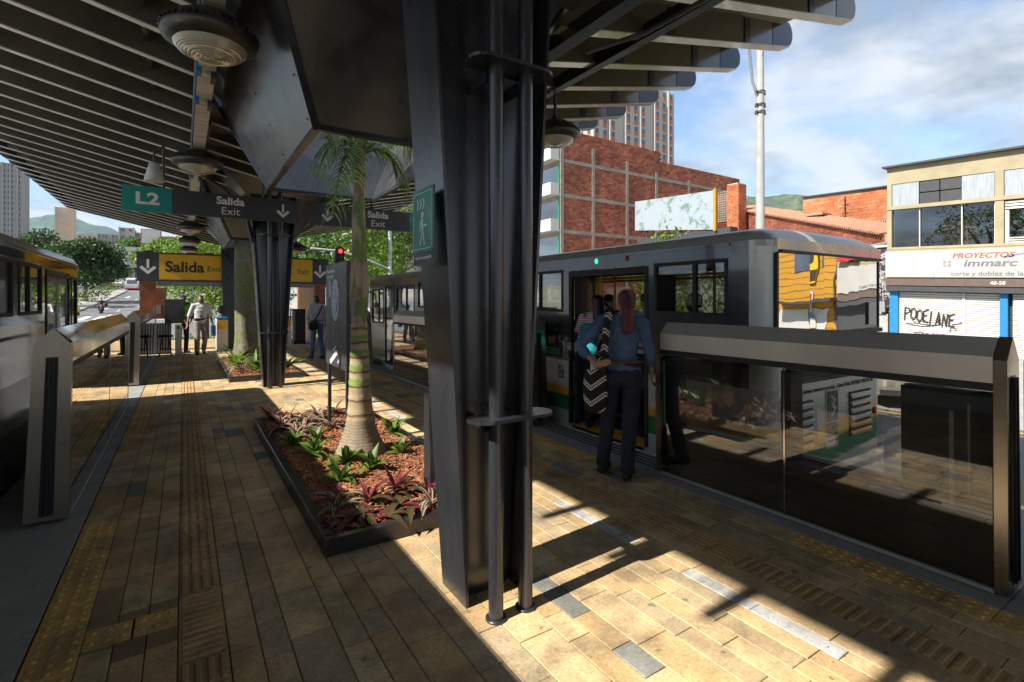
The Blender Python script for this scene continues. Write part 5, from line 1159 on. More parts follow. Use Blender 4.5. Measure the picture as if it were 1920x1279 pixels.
    if lower:
        low = [(pe+Vector((0, -.01, -.02)), (pw+.022, .13, .10)), (pe+Vector((0, 0, .07)), (pw*.93+.016, .125, .06))]+hip
        if woman: low += [(pe+Vector((-.07, -.045, -.06)), (.09, .09, .10)), (pe+Vector((.07, -.045, -.06)), (.09, .09, .10))]
        add('trousers', blob_mesh('trousers', low, vox, trousers, 3))
        b = MB(); n = 28; 
        bp = [(pe.x+(pw*.93+.024)*math.cos(6.2832*k/n), pe.y+.132*math.sin(6.2832*k/n), pe.z+.10) for k in range(n+1)]; b.tube(bp, .014, 6, caps=False); add('belt', b.mesh('belt', M['belt']))
        for s in 'lr':
            an = J[s+'a']; fd = J.get(s+'f', Vector((0, 1, 0))); sh = seg(Vector((an.x, an.y, .045))-fd*.04, Vector((an.x, an.y, .04))+fd*.15, .042, .04)+seg(Vector((an.x, an.y, .08)), Vector((an.x, an.y, .05)), .044, .045)
            me = blob_mesh('shoe', sh, .009, M[shoe], 3)
            for v in me.vertices: v.co.z = max(v.co.z, .004)
            add('shoe', me)
    hr = [(H+Vector((0, 0, .035))-f*.022, (.083, .093, .082)), (H-f*.045+Vector((0, 0, .0)), (.078, .062, .085))]
    if hairkind == 'short': add('hair', blob_mesh('hair', hr, .009, M[hair], 3))
    elif hairkind == 'pony':
        hr += [(H-f*.06+Vector((0, 0, -.03)), (.07, .05, .08)), (H-f*.105+Vector((0, 0, .04)), (.035, .035, .035))]; p0 = H-f*.12+Vector((0, 0, .035)); fall = J.get('pony', Vector((.0, -.05, -.36)))
        for q, k in ((Vector((0, 0, 0)), 1), (Vector((.02, 0, -.01)), .9), (Vector((-.022, .0, -.02)), .92)):
            hr += seg(p0+q*.3, p0+Vector((0, -.035, -.1))+q, .03, .038)+seg(p0+Vector((0, -.035, -.1))+q, p0+fall*.8+q*1.3, .038, .032)+seg(p0+fall*.8+q*1.3, p0+fall*k*1.1+q*1.6, .032, .008)
        add('hair', blob_mesh('hair', hr, .008, M[hair], 2))
    elif hairkind == 'long':
        hr += seg(H-f*.05, H-f*.10+Vector((0, 0, -.16)), .075, .085)+seg(H-f*.10+Vector((0, 0, -.16)), H-f*.11+Vector((.03, 0, -.33)), .08, .05); add('hair', blob_mesh('hair', hr, .009, M[hair], 3))
    elif hairkind == 'cap':
        add('hair', blob_mesh('hair', [(H-f*.035+Vector((0, 0, .005)), (.08, .07, .085))], .009, M['hair'], 3)); cp = [(H+Vector((0, 0, .055))-f*.01, (.09, .1, .06))]+[(H+f*(.09+.012*k)+Vector((0, 0, .048-.003*k)), (.07-.005*k, .016, .008)) for k in range(5)]; add('cap', blob_mesh('cap', cp, .008, M['capm'], 2))
    for s in (-1, 1):
        b = MB(); c = H+f*.083+sd_*.031*s+Vector((0, 0, .008)); b.lathe([(.0001, -.008), (.008, -.004), (.011, 0), (.008, .004), (.0001, .008)], c, 8); add('eye', b.mesh('eye', M['eye']))
    if mask:
        mk = [(H+f*.062+Vector((0, 0, -.045)), (.062, .05, .05)), (H+f*.085+Vector((0, 0, -.05)), (.04, .036, .045))]; add('face_mask', blob_mesh('face_mask', mk, .008, mask, 3))
    if extra: extra(t, add, J)
    return t
M['belt'] = mat('belt_brown', (.10, .035, .02), .5); M['eye'] = mat('eye_dark', (.02, .015, .012), .2); M['capm'] = cloth('cap_black', (.012, .013, .014))
denim = cloth('navy_chambray', (.07, .115, .22), .35, 5, .05); jeans = cloth('dark_navy_jeans', (.013, .017, .034), .35, 5, .05); whitec = cloth('white_shirt_cloth', (.55, .56, .58), .1, 6, .015); khaki = cloth('grey_khaki', (.24, .21, .18), .2, 6, .02)
gdark = cloth('guard_dark_green', (.018, .022, .018), .2, 7); hiviz = cloth('green_vest', (.16, .42, .03), .15, 6); bluej = cloth('blue_jeans', (.07, .17, .32), .3, 7, .015); lav = cloth('lavender_shirt', (.42, .42, .52), .15, 6); magenta = cloth('magenta_cloth', (.42, .02, .12), .2, 6); blackc = cloth('black_cloth', (.012, .012, .013), .3, 8)
def striped():
    m, t, b = new_mat('striped_cloth'); tc_ = t.nodes.new('ShaderNodeTexCoord'); sp = t.nodes.new('ShaderNodeSeparateXYZ'); t.links.new(tc_.outputs['Object'], sp.inputs[0])
    w = t.nodes.new('ShaderNodeMath'); w.operation = 'MULTIPLY'; t.links.new(sp.outputs[2], w.inputs[0]); w.inputs[1].default_value = 33; fr = t.nodes.new('ShaderNodeMath'); fr.operation = 'FRACT'; t.links.new(w.outputs[0], fr.inputs[0])
    setn(t, b, 'Base Color', ramp(t, fr.outputs[0], [(.58, (.62, .6, .6)), (.62, (.42, .02, .05))])); b.inputs['Roughness'].default_value = .9; return m
def woven():
    """black mochila with white stepped zigzags"""
    m, t, b = new_mat('woven_zigzag_cloth'); tc_ = t.nodes.new('ShaderNodeTexCoord'); sp = t.nodes.new('ShaderNodeSeparateXYZ'); t.links.new(tc_.outputs['Object'], sp.inputs[0])
    def q(op, a, b_=0.):
        n_ = t.nodes.new('ShaderNodeMath'); n_.operation = op
        for i, v in enumerate((a, b_)):
            if isinstance(v, (int, float)): n_.inputs[i].default_value = v
            else: t.links.new(v, n_.inputs[i])
        return n_.outputs[0]
    xs_ = q('SNAP', sp.outputs[0], .018); tri = q('PINGPONG', q('ADD', xs_, 10.), .13); z = q('ADD', sp.outputs[2], q('MULTIPLY', tri, .75))
    fr = q('FRACT', q('MULTIPLY', z, 7.0)); setn(t, b, 'Base Color', ramp(t, fr, [(.0, (.6, .58, .52)), (.10, (.6, .58, .52)), (.11, (.012, .012, .012)), (.20, (.012, .012, .012)), (.21, (.6, .58, .52)), (.30, (.6, .58, .52)), (.31, (.012, .012, .012))]))
    for e in []: pass
    t.nodes[-1]; b.inputs['Roughness'].default_value = .95; bump(t, b, noise(t, 120, 3), .003); return m
strip_m, woven_m = striped(), woven()
for nd in woven_m.node_tree.nodes:
    if nd.type == 'VALTORGB': nd.color_ramp.interpolation = 'CONSTANT'
for nd in strip_m.node_tree.nodes:
    if nd.type == 'VALTORGB': nd.color_ramp.interpolation = 'CONSTANT'
def woman_bag(t, add, J):
    # flat woven shoulder bag on the left hip with a broad strap over the left shoulder
    bag = []
    for k in range(12):
        z = .60+k*.028; bag.append((Vector((-.215, -.10, z)), (.125-.02*abs(k-6)/6, .055, .05)))
    add('woven_bag', blob_mesh('woven_bag', bag, .008, woven_m, 3))
    b = MB(); pts = [(-.13, -.155, .93), (-.12, -.17, 1.05), (-.10, -.165, 1.2), (-.095, -.15, 1.34), (-.095, -.09, 1.445), (-.09, .0, 1.455), (-.11, .09, 1.38), (-.2, .13, 1.2), (-.27, .08, 1.0), (-.27, -.02, .92)]
    P_ = [Vector(p) for p in pts]; prev = None
    for i, p in enumerate(P_):
        d = (P_[min(i+1, 9)]-P_[max(i-1, 0)]).normalized(); o_ = Vector((p.x+.05, p.y, 0)).normalized() if i < 4 or i > 6 else Vector((0, 0, 1)); wv = d.cross(o_).normalized()*.036; cur = (p-wv, p+wv, p+wv+o_*.008, p-wv+o_*.008)
        if prev:
            for k in range(4): b.add([prev[k], prev[(k+1) % 4], cur[(k+1) % 4], cur[k]], [(0, 1, 2, 3)], None, False)
        prev = cur
    add('bag_strap', b.mesh('bag_strap', woven_m))
    col = [(J['neck']+Vector((.07*math.cos(a), .06*math.sin(a)-.005, .0)), (.02, .018, .026)) for a in np.linspace(0, 6.28, 16)]; add('collar', blob_mesh('collar', col, .008, denim, 2))
    b = MB(); b.lathe([(.03, 0), (.032, .1), (.015, .12), (.015, .14), (.001, .14)], (-.23, -.1, .93), 12); add('water_bottle', b.mesh('water_bottle', M['mapblue']))
wy = math.atan2(.50, .86)-math.pi/2
person((3.31, 3.28, 0), wy, 'woman with burgundy ponytail in navy shirt, seen from behind, waiting by the bus door',
       dict(ls=(-.175, -.02, 1.375), rs=(.185, -.02, 1.36), le=(-.36, -.12, 1.16), lw=(-.17, -.20, .995), lhd=(.85, .1, .35), lht=(0, -.3, 1), re=(.25, .02, 1.10), rw=(.235, .14, .90), head=(.035, .02, 1.56), neck=(.01, -.02, 1.42), face=(-.45, .9, .05), pelvis=(.02, 0, .93), waist=(.01, 0, 1.06),
            lh=(-.085, 0, .9), rh=(.10, 0, .9), lk=(-.13, .03, .49), la=(-.17, -.02, .09), rk=(.08, -.03, .49), ra=(.08, -.12, .09), pony=(.0, -.04, -.29)),
       denim, jeans, 'skin', 'hair_r', 'pony', 1.45, 1.0, .009, woman_bag, woman=True, trouser_w=1.05)
def boarder(t, add, J):
    add('backpack', blob_mesh('backpack', [(Vector((-.06, -.17, 1.16)), (.13, .09, .12)), (Vector((-.06, -.17, 1.0)), (.14, .10, .13)), (Vector((-.06, -.15, 1.28)), (.09, .06, .06))], .011, tealc, 3))
    b = MB(); b.tube([(-.13, -.1, 1.42), (-.14, .02, 1.44), (-.14, .1, 1.35)], .022, 6); b.tube([(.08, -.1, 1.42), (.09, .02, 1.44), (.1, .1, 1.35)], .022, 6); add('strap', b.mesh('strap', tealc))
tealc = cloth('teal_backpack', (.01, .25, .28), .15, 6)
person((4.26, 4.64, .0), R(-62), 'woman in red and white striped top with teal backpack boarding the bus', dict(le=(-.30, .1, 1.18), lw=(-.28, .33, 1.2), re=(.25, .1, 1.15), rw=(.2, .3, 1.1), face=(-.55, .8, .1)), strip_m, blackc, 'skin2', 'hair', 'long', .7, .97, .012, boarder, mask=M['dgrey'], woman=True)
def raised(x, y, yaw, lb, sh, **k): return person((x, y, .002), yaw, lb, k.pop('J', {}), sh, blackc, k.pop('skin', 'skin2'), 'hair', k.pop('hk', 'short'), k.pop('sl', .6), k.pop('sc', .98), .019, k.pop('extra', None), mask=k.pop('mask', M['mapblue']), group='passengers inside the bus', **k)
raised(4.62, 4.15, R(-20), 'passenger with raised bare arm holding the rail in the bus doorway', whitec, J=dict(re=(.3, .1, 1.55), rw=(.22, .12, 1.82), rhd=(0, .1, 1), face=(-.3, -1, 0)))
raised(4.85, 4.75, R(150), 'masked passenger inside the bus doorway facing the platform', blackc)
raised(4.75, 3.6, R(80), 'passenger in dark clothes just inside the bus behind the door jamb', gdark, mask=None)
raised(5.3, 3.25, R(170), 'passenger behind the rear bus window, short hair', blackc); raised(4.75, 3.05, R(60), 'pale haired passenger seen through the rear side window', lav, sc=.9)
raised(5.1, 5.3, R(170), 'standing passenger behind the window left of the bus door', blackc); raised(4.5, 5.6, R(120), 'passenger in white seen in the low window left of the bus door', whitec, sc=.82)
raised(4.5, 9.9, R(90), 'passenger in magenta top seen above the second right barrier', magenta, J=dict(le=(-.32, .12, 1.3), lw=(-.2, .3, 1.35)), sc=.95)
raised(-2.2, 5.4, R(-60), 'passenger standing inside the left bus', blackc)
def walker(t, add, J):
    b = MB(); b.tube([(-.07, .115, 1.42), (-.03, .13, 1.25), (.0, .14, 1.13), (.03, .13, 1.25), (.07, .115, 1.42)], .006, 5); b.box(-.03, .03, .13, .137, 1.05, 1.13); add('lanyard', b.mesh('lanyard', M['sgreen']))
    b = MB(); b.box(-.36, -.26, -.02, .18, .52, .82); b.tube([(-.31, .03, .82), (-.31, .05, .9), (-.31, .12, .9), (-.31, .14, .82)], .006, 5); add('carrier_bag', b.mesh('carrier_bag', M['blue']))
    add('waist_bag', blob_mesh('waist_bag', [(Vector((.1, .13, 1.0)), (.09, .04, .045)), (Vector((-.02, .14, 1.01)), (.07, .02, .03))], .011, blackc, 2))
def face_cam(x, y): return math.atan2(-y, -x)-math.pi/2
person((.42, 17.3, 0), face_cam(.42, 17.3)+.12, 'man in white shirt and khaki trousers walking towards the camera with blue bag', dict(la=(-.10, -.16, .13), lk=(-.10, .08, .5), ra=(.11, .2, .09), rk=(.10, .14, .5), rw=(.33, .02, .86), re=(.27, -.06, 1.11), lw=(-.30, .06, .86)), whitec, khaki, 'skin2', 'hair', 'short', .62, 1.01, .013, walker, mask=cloth('navy_mask', (.03, .04, .09)), trouser_w=1.15)
def vest(t, add, J):
    me = blob_mesh('vest', [(Vector((0, 0, z)), (.185+.01*(z > 1.2), .13, .07)) for z in np.arange(1.0, 1.4, .05)]+[(Vector((s*.13, 0, 1.40)), (.06, .09, .04)) for s in (-1, 1)], .013, hiviz, 2); add('vest', me)
    b = MB(); b.box(-.2, .2, -.142, .146, 1.08, 1.12); add('reflective_band', b.mesh('reflective_band', M['white']))
person((-.02, 17.9, 0), face_cam(0, 17.9)+.5, 'guard in green vest and black cap standing at the gate', dict(rw=(.12, .22, .95), lw=(-.12, .22, .95), re=(.27, .02, 1.12), le=(-.27, .02, 1.12), face=(.35, 1, 0)), gdark, gdark, 'skin2', 'hair', 'cap', 1.6, 1.02, .013, vest, mask=blackc)
def shoulder_bag(t, add, J):
    add('shoulder_bag', blob_mesh('shoulder_bag', [(Vector((-.16, -.17, .92)), (.14, .06, .11)), (Vector((-.16, -.17, .84)), (.15, .065, .07))], .012, blackc, 2)); b = MB(); b.tube([(-.16, -.2, 1.0), (.0, -.16, 1.25), (.1, -.10, 1.42), (.1, .05, 1.44)], .018, 6); add('strap', b.mesh('strap', blackc))
person((3.0, 14.2, 0), R(10), 'man in pale shirt and jeans with black shoulder bag walking away behind the map sign', dict(le=(-.28, -.08, 1.15), lw=(-.2, .1, .98), la=(-.1, .12, .09), ra=(.1, -.14, .12)), lav, bluej, 'skin2', 'hair', 'short', 1.7, 1.0, .013, shoulder_bag)
# ============================================================ BACKGROUND
def brick_wall(name, x0, x1, z0, ztop, y, parent, cols_, bw=.30, bh=.14, th=.05, step=None, axis='x', m=None):
    """courses of separate bricks standing proud of the mortar, one joined part"""
    rn = np.random.RandomState(3); V = []; C = []; nrow = int((max(ztop(x0), ztop(x1))-z0)/bh)
    for j in range(nrow):
        off = (j % 2)*bw*.5; zz_ = z0+j*bh; xs_ = np.arange(x0-off, x1, bw)
        for xa in xs_:
            a, c = max(xa, x0)+.014, min(xa+bw, x1)-.014
            if c-a < .03 or zz_+bh > ztop((a+c)/2): continue
            p = rn.uniform(0, .012); V.append((a, c, zz_+.013, zz_+bh-.013, p)); k = cols_[rn.randint(len(cols_))]; f = rn.uniform(.8, 1.15); C.append([q*f for q in k])
    b = MB(); b.fix = False; cs_ = []
    for (a, c, z0_, z1_, p), k in zip(V, C):
        d0, d1 = y-th-p, y
        if axis == 'x': vs_ = [(a, d0, z0_), (c, d0, z0_), (c, d0, z1_), (a, d0, z1_), (a, d1, z0_), (c, d1, z0_), (c, d1, z1_), (a, d1, z1_)]
        else: vs_ = [(d0, c, z0_), (d0, a, z0_), (d0, a, z1_), (d0, c, z1_), (d1, c, z0_), (d1, a, z0_), (d1, a, z1_), (d1, c, z1_)]
        b.add(vs_, [(0, 1, 2, 3), (0, 4, 5, 1), (3, 2, 6, 7), (0, 3, 7, 4), (1, 5, 6, 2)], 0, False); cs_ += [k]*20
    me = b.mesh(name, m or M['brick']); with_tone(me, np.array(cs_, dtype=np.float32)); return mkobj(name, me, parent, 'stuff')
def brickmat(name):
    m, t, b = new_mat(name); at = t.nodes.new('ShaderNodeAttribute'); at.attribute_name = 'tone'; n = noise(t, .35, 6, .65); n2 = noise(t, 6, 5, .7)
    c = mixc(t, 1., at.outputs['Color'], ramp(t, n, [(.3, .6), (.7, 1.2)]), 'MULTIPLY'); c = mixc(t, 1., c, ramp(t, n2, [(.3, .8), (.7, 1.15)]), 'MULTIPLY'); setn(t, b, 'Base Color', c); b.inputs['Roughness'].default_value = .9; return m
M['brick'] = brickmat('clay_brick'); M['mortar'] = mat('mortar', (.50, .42, .35), .95, var=.25, scale=1.5); M['cframe'] = mat('stained_concrete', (.27, .24, .20), .9, var=.3, scale=1.2, bmp=.01)
RED = [(.36, .115, .065), (.30, .09, .055), (.41, .14, .08), (.24, .08, .05), (.34, .125, .075)]; ORG = [(.55, .18, .075), (.50, .15, .06), (.58, .21, .10)]
def solid(name, x0, x1, y0, y1, z0, z1, m, t): b = MB(); b.box(x0, x1, y0, y1, z0, z1); return b.obj(name, m if not isinstance(m, str) else M[m], t)
# ---- big brick building
t = thing('brick_building', (40, 45, 0), 'tall red brick building with concrete frame and blank side wall', 'building')
YB_ = 35.3; top = lambda x: 16.85 if x < 41.1 else 15.87
solid('wall_core', 28.1, 41.1, YB_+.002, 60, -.9, 16.8, 'mortar', t); solid('wall_core', 41.1, 54.9, YB_+.002, 60, -.9, 15.82, 'mortar', t)
brick_wall('brickwork', 28.3, 54.8, .2, top, YB_, t, RED, .44, .20)
for z in (1.4, 4.5, 7.7, 10.9, 14.0):
    b = MB(); b.box(28.0, 54.9, YB_-.09, YB_-.005, z-.16, z+.16); b.obj('concrete_beam', M['cframe'], t)
for x, zt_ in ((28.2, 16.7), (31.9, 15.6), (36.3, 15.1), (40.5, 14.6), (45.6, 14.5), (50.2, 14.4)):
    b = MB(); b.box(x-.17, x+.17, YB_-.10, YB_-.006, -.9, zt_); b.obj('concrete_column', M['cframe'], t)
for z in (1.6, 4.7, 7.9, 11.1, 14.2):                            # balconies on the street front
    f = solid('balcony', 27.0, 28.05, YB_+.05, YB_+4, z-.2, z+.85, 'white', t); solid('window', 28.0, 28.06, YB_+.2, YB_+3.6, z+.9, z+2.6, 'shopglass', t); solid('green_frame', 27.95, 28.1, YB_+.02, YB_+.18, z-.1, z+2.9, 'sgreen', t)
    solid('balcony', 27.0, 28.05, YB_+6, YB_+12, z-.2, z+.85, 'white', t); solid('front_wall', 28.0, 28.09, YB_+3.7, YB_+14, z+.86, z+2.8, 'concrete_lt', t)
# ---- tower block behind
def tower(x0, x1, y0, y1, z1, label, nfl, bays, mm='concrete_lt', name='apartment_tower', accent='orange2', z0=-.9, wcol='wdark', group=None):
    t = thing(name, ((x0+x1)/2, (y0+y1)/2, z0), label, 'building', group); solid('walls', x0, x1, y0, y1, z0, z1, mm, t); fh = (z1-z0)/nfl; bw = (x1-x0)/bays
    for face in (0, 1):
        bb = MB(); bc = MB()
        for i in range(nfl):
            for k in range(bays if face == 0 else max(2, int((y1-y0)/bw))):
                if face == 0 and bays > 4 and k % 4 == 3: continue
                z = z0+i*fh; a = (x0 if face == 0 else y0)+k*bw
                q = (a+bw*.3, a+bw*.7); 
                if face == 0: bb.box(q[0], q[1], y0-.08, y0-.01, z+fh*.45, z+fh*.85); bc.box(q[0], q[1], y0-.15, y0-.01, z+fh*.08, z+fh*.40)
                else: bb.box(x0-.08, x0-.01, q[0], q[1], z+fh*.45, z+fh*.85); bc.box(x0-.15, x0-.01, q[0], q[1], z+fh*.08, z+fh*.40)
        bb.obj('windows', M[wcol], t, 'stuff'); bc.obj('spandrels', M[accent], t, 'stuff')
    b = MB()
    for k in range(0, bays+1, 2): b.box(x0+k*bw-.25, x0+k*bw+.25, y0-.6, y0-.01, z0, z1+.2)
    b.obj('fins', M[mm], t); return t
M['orange2'] = mat('terracotta_panel', (.45, .13, .06), .8, var=.2); M['wdark'] = mat('window_dark_blue', (.06, .08, .12), .3, var=.6, scale=.4, coat=.5); M['cgrey'] = mat('grey_cladding', (.25, .25, .26), .8, var=.15, scale=.1, stretch=(1, 1, .1)); M['beige'] = mat('beige_render', (.48, .37, .28), .9, var=.12, scale=.2)
tower(84, 114, 93, 106, 58.5, 'pale apartment tower with terracotta panels above the brick building', 20, 11, z0=2)

tower(24, 44, 78, 92, 28.5, 'white and orange apartment block seen behind the right hanging sign', 11, 9)
# ---- weathered billboard on the low brick building
t = thing('billboard', (38, 30, 5), 'large weathered white billboard with peeling green patches', 'billboard')
def bill():
    m, t_, b = new_mat('peeling_board'); n = noise(t_, .9, 8, .75, dist=.5); n2 = noise(t_, .35, 3, .5); n3 = noise(t_, 4, 4, .7, stretch=(1, 1, .5))
    c = ramp(t_, n, [(.53, (.28, .33, .38)), (.60, (.05, .14, .06)), (.64, (.27, .31, .35)), (.70, (.35, .28, .08))]); c = mixc(t_, ramp(t_, n3, [(.6, 0.), (.75, .5)]), c, (.3, .36, .38)); setn(t_, b, 'Base Color', c); b.inputs['Roughness'].default_value = .6; return m
def quad_panel(nm, P, th, m, t_):
    P = [Vector(p) for p in P]; n = (P[1]-P[0]).cross(P[3]-P[0]).normalized()*th; b = MB(); b.hexa([P[0], P[1], P[1]-n, P[0]-n, P[3], P[2], P[2]-n, P[3]-n]); return b.obj(nm, m, t_)
# ---- procedural helper: everything along the far pavement keeps the street's slope
M['wallcream'] = mat('cream_render', (.33, .285, .185), .9, var=.18, scale=1.0, bmp=.004, bscale=12, dirt=((.25, .21, .15), 1.8, .62)); M['tin'] = mat('weathered_tin', (.30, .335, .37), .6, .2, var=.25, scale=3, stretch=(1, 4, .4)); M['shut'] = mat('shutter_white', (.50, .50, .49), .5, var=.06)
M['blackwall'] = mat('poster_black_wall', (.025, .025, .028), .8, var=.8, scale=3); M['card'] = mat('cardboard', (.42, .25, .12), .9, var=.12, scale=2); M['tile'] = mat('clay_roof_tile', (.42, .2, .13), .9, var=.4, scale=5)
SL = .042
def sbox(nm, x0, x1, y0, y1, z0, z1, m, t, yref=10.42):
    b = MB(); f = lambda y: SL*(y-yref)
    b.hexa([(x0, y0, z0+f(y0)), (x1, y0, z0+f(y0)), (x1, y1, z0+f(y1)), (x0, y1, z0+f(y1)), (x0, y0, z1+f(y0)), (x1, y0, z1+f(y0)), (x1, y1, z1+f(y1)), (x0, y1, z1+f(y1))]); return b.obj(nm, M[m] if isinstance(m, str) else m, t)
t = thing('shop_building', (32, 1, -.9), 'cream two storey workshop with white roller shutters and faded sign', 'building'); XF = 28.0
sbox('ground_floor_wall', XF+.3, 40, -7.5, 10.4, -1.6, 2.6, 'dgrey', t); sbox('back_wall', XF+3.2, 40, -7.5, 10.4, 2.6, 7.8, 'cgrey', t); sbox('floor_slab', XF, XF+3.2, -7.5, 10.4, 2.6, 3.95, 'wallcream', t)
sbox('parapet', XF, XF+3.3, -7.5, 10.42, 7.03, 7.80, 'wallcream', t); sbox('roof_edge', XF-.25, XF+3.5, -7.6, 10.55, 7.80, 7.88, 'dgrey', t); sbox('sill', XF-.02, XF+.25, -7.5, 10.42, 3.95, 4.06, 'wallcream', t); sbox('lintel', XF-.04, XF+.25, -7.5, 10.42, 5.83, 5.99, 'wallcream', t)
for (a, b_) in ((10.24, 10.42), (6.35, 6.62), (2.3, 2.6), (-2.0, -1.7), (-7.5, -6.9)): sbox('pillar', XF, XF+.3, a, b_, 4.06, 7.03, 'wallcream', t)
sbox('side_wall', XF+.3, 40, 10.2, 10.42, -1.6, 7.8, 'wallcream', t)
for (a, b_) in ((6.64, 7.68), (9.20, 10.22), (4.3, 6.33), (2.62, 4.25)): sbox('tin_panel', XF+.03, XF+.08, a, b_, 6.0, 7.02, 'tin', t)
for (a, b_) in ((7.70, 8.42), (8.46, 9.17)):
    for (z0, z1) in ((6.0, 6.48), (6.53, 7.02)): sbox('mesh_panel', XF+.05, XF+.09, a, b_, z0, z1, 'dgrey', t)
for (a, b_) in ((6.64, 7.66), (7.70, 9.15), (9.19, 10.22)):
    f = sbox('window_frame', XF+.1, XF+.16, a-.02, a+.02, 4.06, 5.83, 'galv', t); sbox('window_pane', XF+.12, XF+.13, a+.02, b_-.02, 4.07, 5.82, 'shopglass', t)
for k in range(3): sbox('louvre', XF+.06, XF+.14, 2.7, 6.32, 5.45+k*.12, 5.53+k*.12, 'galv', t)
sbox('window_frame', XF+.04, XF+.12, 6.20, 6.32, 4.06, 5.4, 'galv', t); sbox('window_frame', XF+.06, XF+.12, 5.6, 5.7, 4.3, 5.4, 'galv', t); sbox('window_pane', XF+.12, XF+.13, 2.7, 6.2, 4.3, 5.4, 'shopglass', t)
for k in range(3): sbox('louvre', XF+.06, XF+.14, 2.7, 6.2, 4.07+k*.09, 4.12+k*.09, 'galv', t)
AXT = ((0, -math.cos(SL), -math.sin(SL)), (0, -math.sin(SL), math.cos(SL)), (-1, 0, 0))
sg = thing('shop_sign', (XF-.1, 5, 3.2), 'faded white shop sign reading corte y doblez de lamina y tuberia', 'sign')
fad = mat('faded_sign_board', (.40, .39, .37), .6, var=.12, scale=.9)
sbox('board', XF-.18, XF-.02, 8.56, 10.42, 2.66, 3.86, fad, sg); sbox('board', XF-.18, XF-.02, -7.4, 8.55, 2.66, 3.86, fad, sg)
zs_ = lambda y: SL*(y-10.42)
text('lettering', 'PROYECTOS', .30, (XF-.18, 6.98, 3.57+zs_(7)), AXT, M['red'] if False else mat('faded_red_print', (.32, .08, .06), .6), sg, .008, width=1.15, shear=.2); text('lettering', 'immarc', .42, (XF-.18, 6.75, 3.24+zs_(7)), AXT, mat('faded_grey_print', (.14, .14, .17), .6), sg, .012, width=1.3, shear=.15); text('lettering', 's.a.s.', .16, (XF-.18, 5.5, 3.14+zs_(5.5)), AXT, mat('pale_grey_print', (.4, .4, .42), .6), sg, .004)
text('lettering', 'corte y doblez de lamina y tuberia', .26, (XF-.18, 6.05, 2.82+zs_(6)), AXT, mat('grey_print', (.12, .12, .14), .6), sg, .004, width=1.08)
text('lettering', 'corte y doblez de lamina y tuberia', .26, (XF-.18, -3.05, 2.82+zs_(-3)), AXT, mat('grey_print', (.12, .12, .14), .6), sg, .004, width=1.08)
flat('swoosh', [[(-.6+1.2*u, .12*math.sin(u*3)+.0) for u in np.linspace(0, 1, 9)]+[(-.6+1.2*u, .12*math.sin(u*3)-.1*(1-u)-.0) for u in np.linspace(1, 0, 9)]], (XF-.18, 5.7, 3.52+zs_(5.7)), AXT, mat('faded_violet_print', (.22, .18, .32), .6), sg)
flat('window_logo', [rect(x, x+.12, y, y+.13) for x in (-.14, .02) for y in (-.15, .01)], (XF-.18, 8.12, 3.25+zs_(8.1)), AXT, mat('grey_print2', (.25, .25, .28), .6), sg)
flat('faded_posters', [rect(-.28, .28, -.42, .40), rect(.75, 1.3, -.38, .42)], (XF-.18, 9.75, 3.27+zs_(9.8)), AXT, mat('pale_poster', (.50, .49, .47), .6, var=.25, scale=3), sg)
sbox('awning_beam', XF-.35, XF+.3, -7.5, 10.35, 2.28, 2.60, mat('brown_beam', (.11, .075, .06), .6), t); sbox('awning_beam', XF-.30, XF+.3, -7.5, 10.35, 2.02, 2.26, 'dgrey', t); text('lettering', '40-58', .2, (XF-.35, 6.45, 2.43+zs_(6.4)), AXT, M['white'], t, .004)
for (a, b_) in ((9.97, 10.3), (6.22, 6.46), (1.9, 2.15)): sbox('blue_pillar', XF-.05, XF+.28, a, b_, -1.2, 2.02, 'blue', t)
def shutter(a, b_, lb):
    s = thing('roller_shutter', (XF+.1, (a+b_)/2, -.8), lb, 'shutter', 'roller shutters of the workshop'); n = 30; h = 2.95/n
    for k in range(n):
        z = -.95+k*h; b = MB(); f = lambda y: SL*(y-10.42); x = XF+.1
        b.add([(x, a, z+f(a)), (x, b_, z+f(b_)), (x-.03, b_, z+h*.35+f(b_)), (x-.03, a, z+h*.35+f(a)), (x-.03, b_, z+h*.7+f(b_)), (x-.03, a, z+h*.7+f(a)), (x, b_, z+h*.96+f(b_)), (x, a, z+h*.96+f(a))], [(0, 1, 2, 3), (3, 2, 4, 5), (5, 4, 6, 7)]); b.obj('slat', M['shut'], s)
    return s
s1 = shutter(7.66, 9.96, 'white roller shutter with black graffiti tag'); s2 = shutter(6.47, 7.58, 'narrow white roller shutter without the large tag'); shutter(2.2, 6.1, 'white roller shutter at the right photo edge')
sbox('shutter_post', XF+.02, XF+.14, 7.58, 7.66, -.95, 2.0, 'shut', t)
rg = random.Random(9); b = MB()
def scrawl(b, cy_, cz, w, h, n, r):
    p = []
    for i in range(n*6+1):
        u = i/(n*6); a = i/6*6.28; p.append((XF+.06, cy_+w/2-w*u-.11*math.cos(a)*h, cz+h*.5*math.sin(a)*(1 if i % 12 < 9 else .5)-.22*u*h))
    b.tube(p, r, 5)
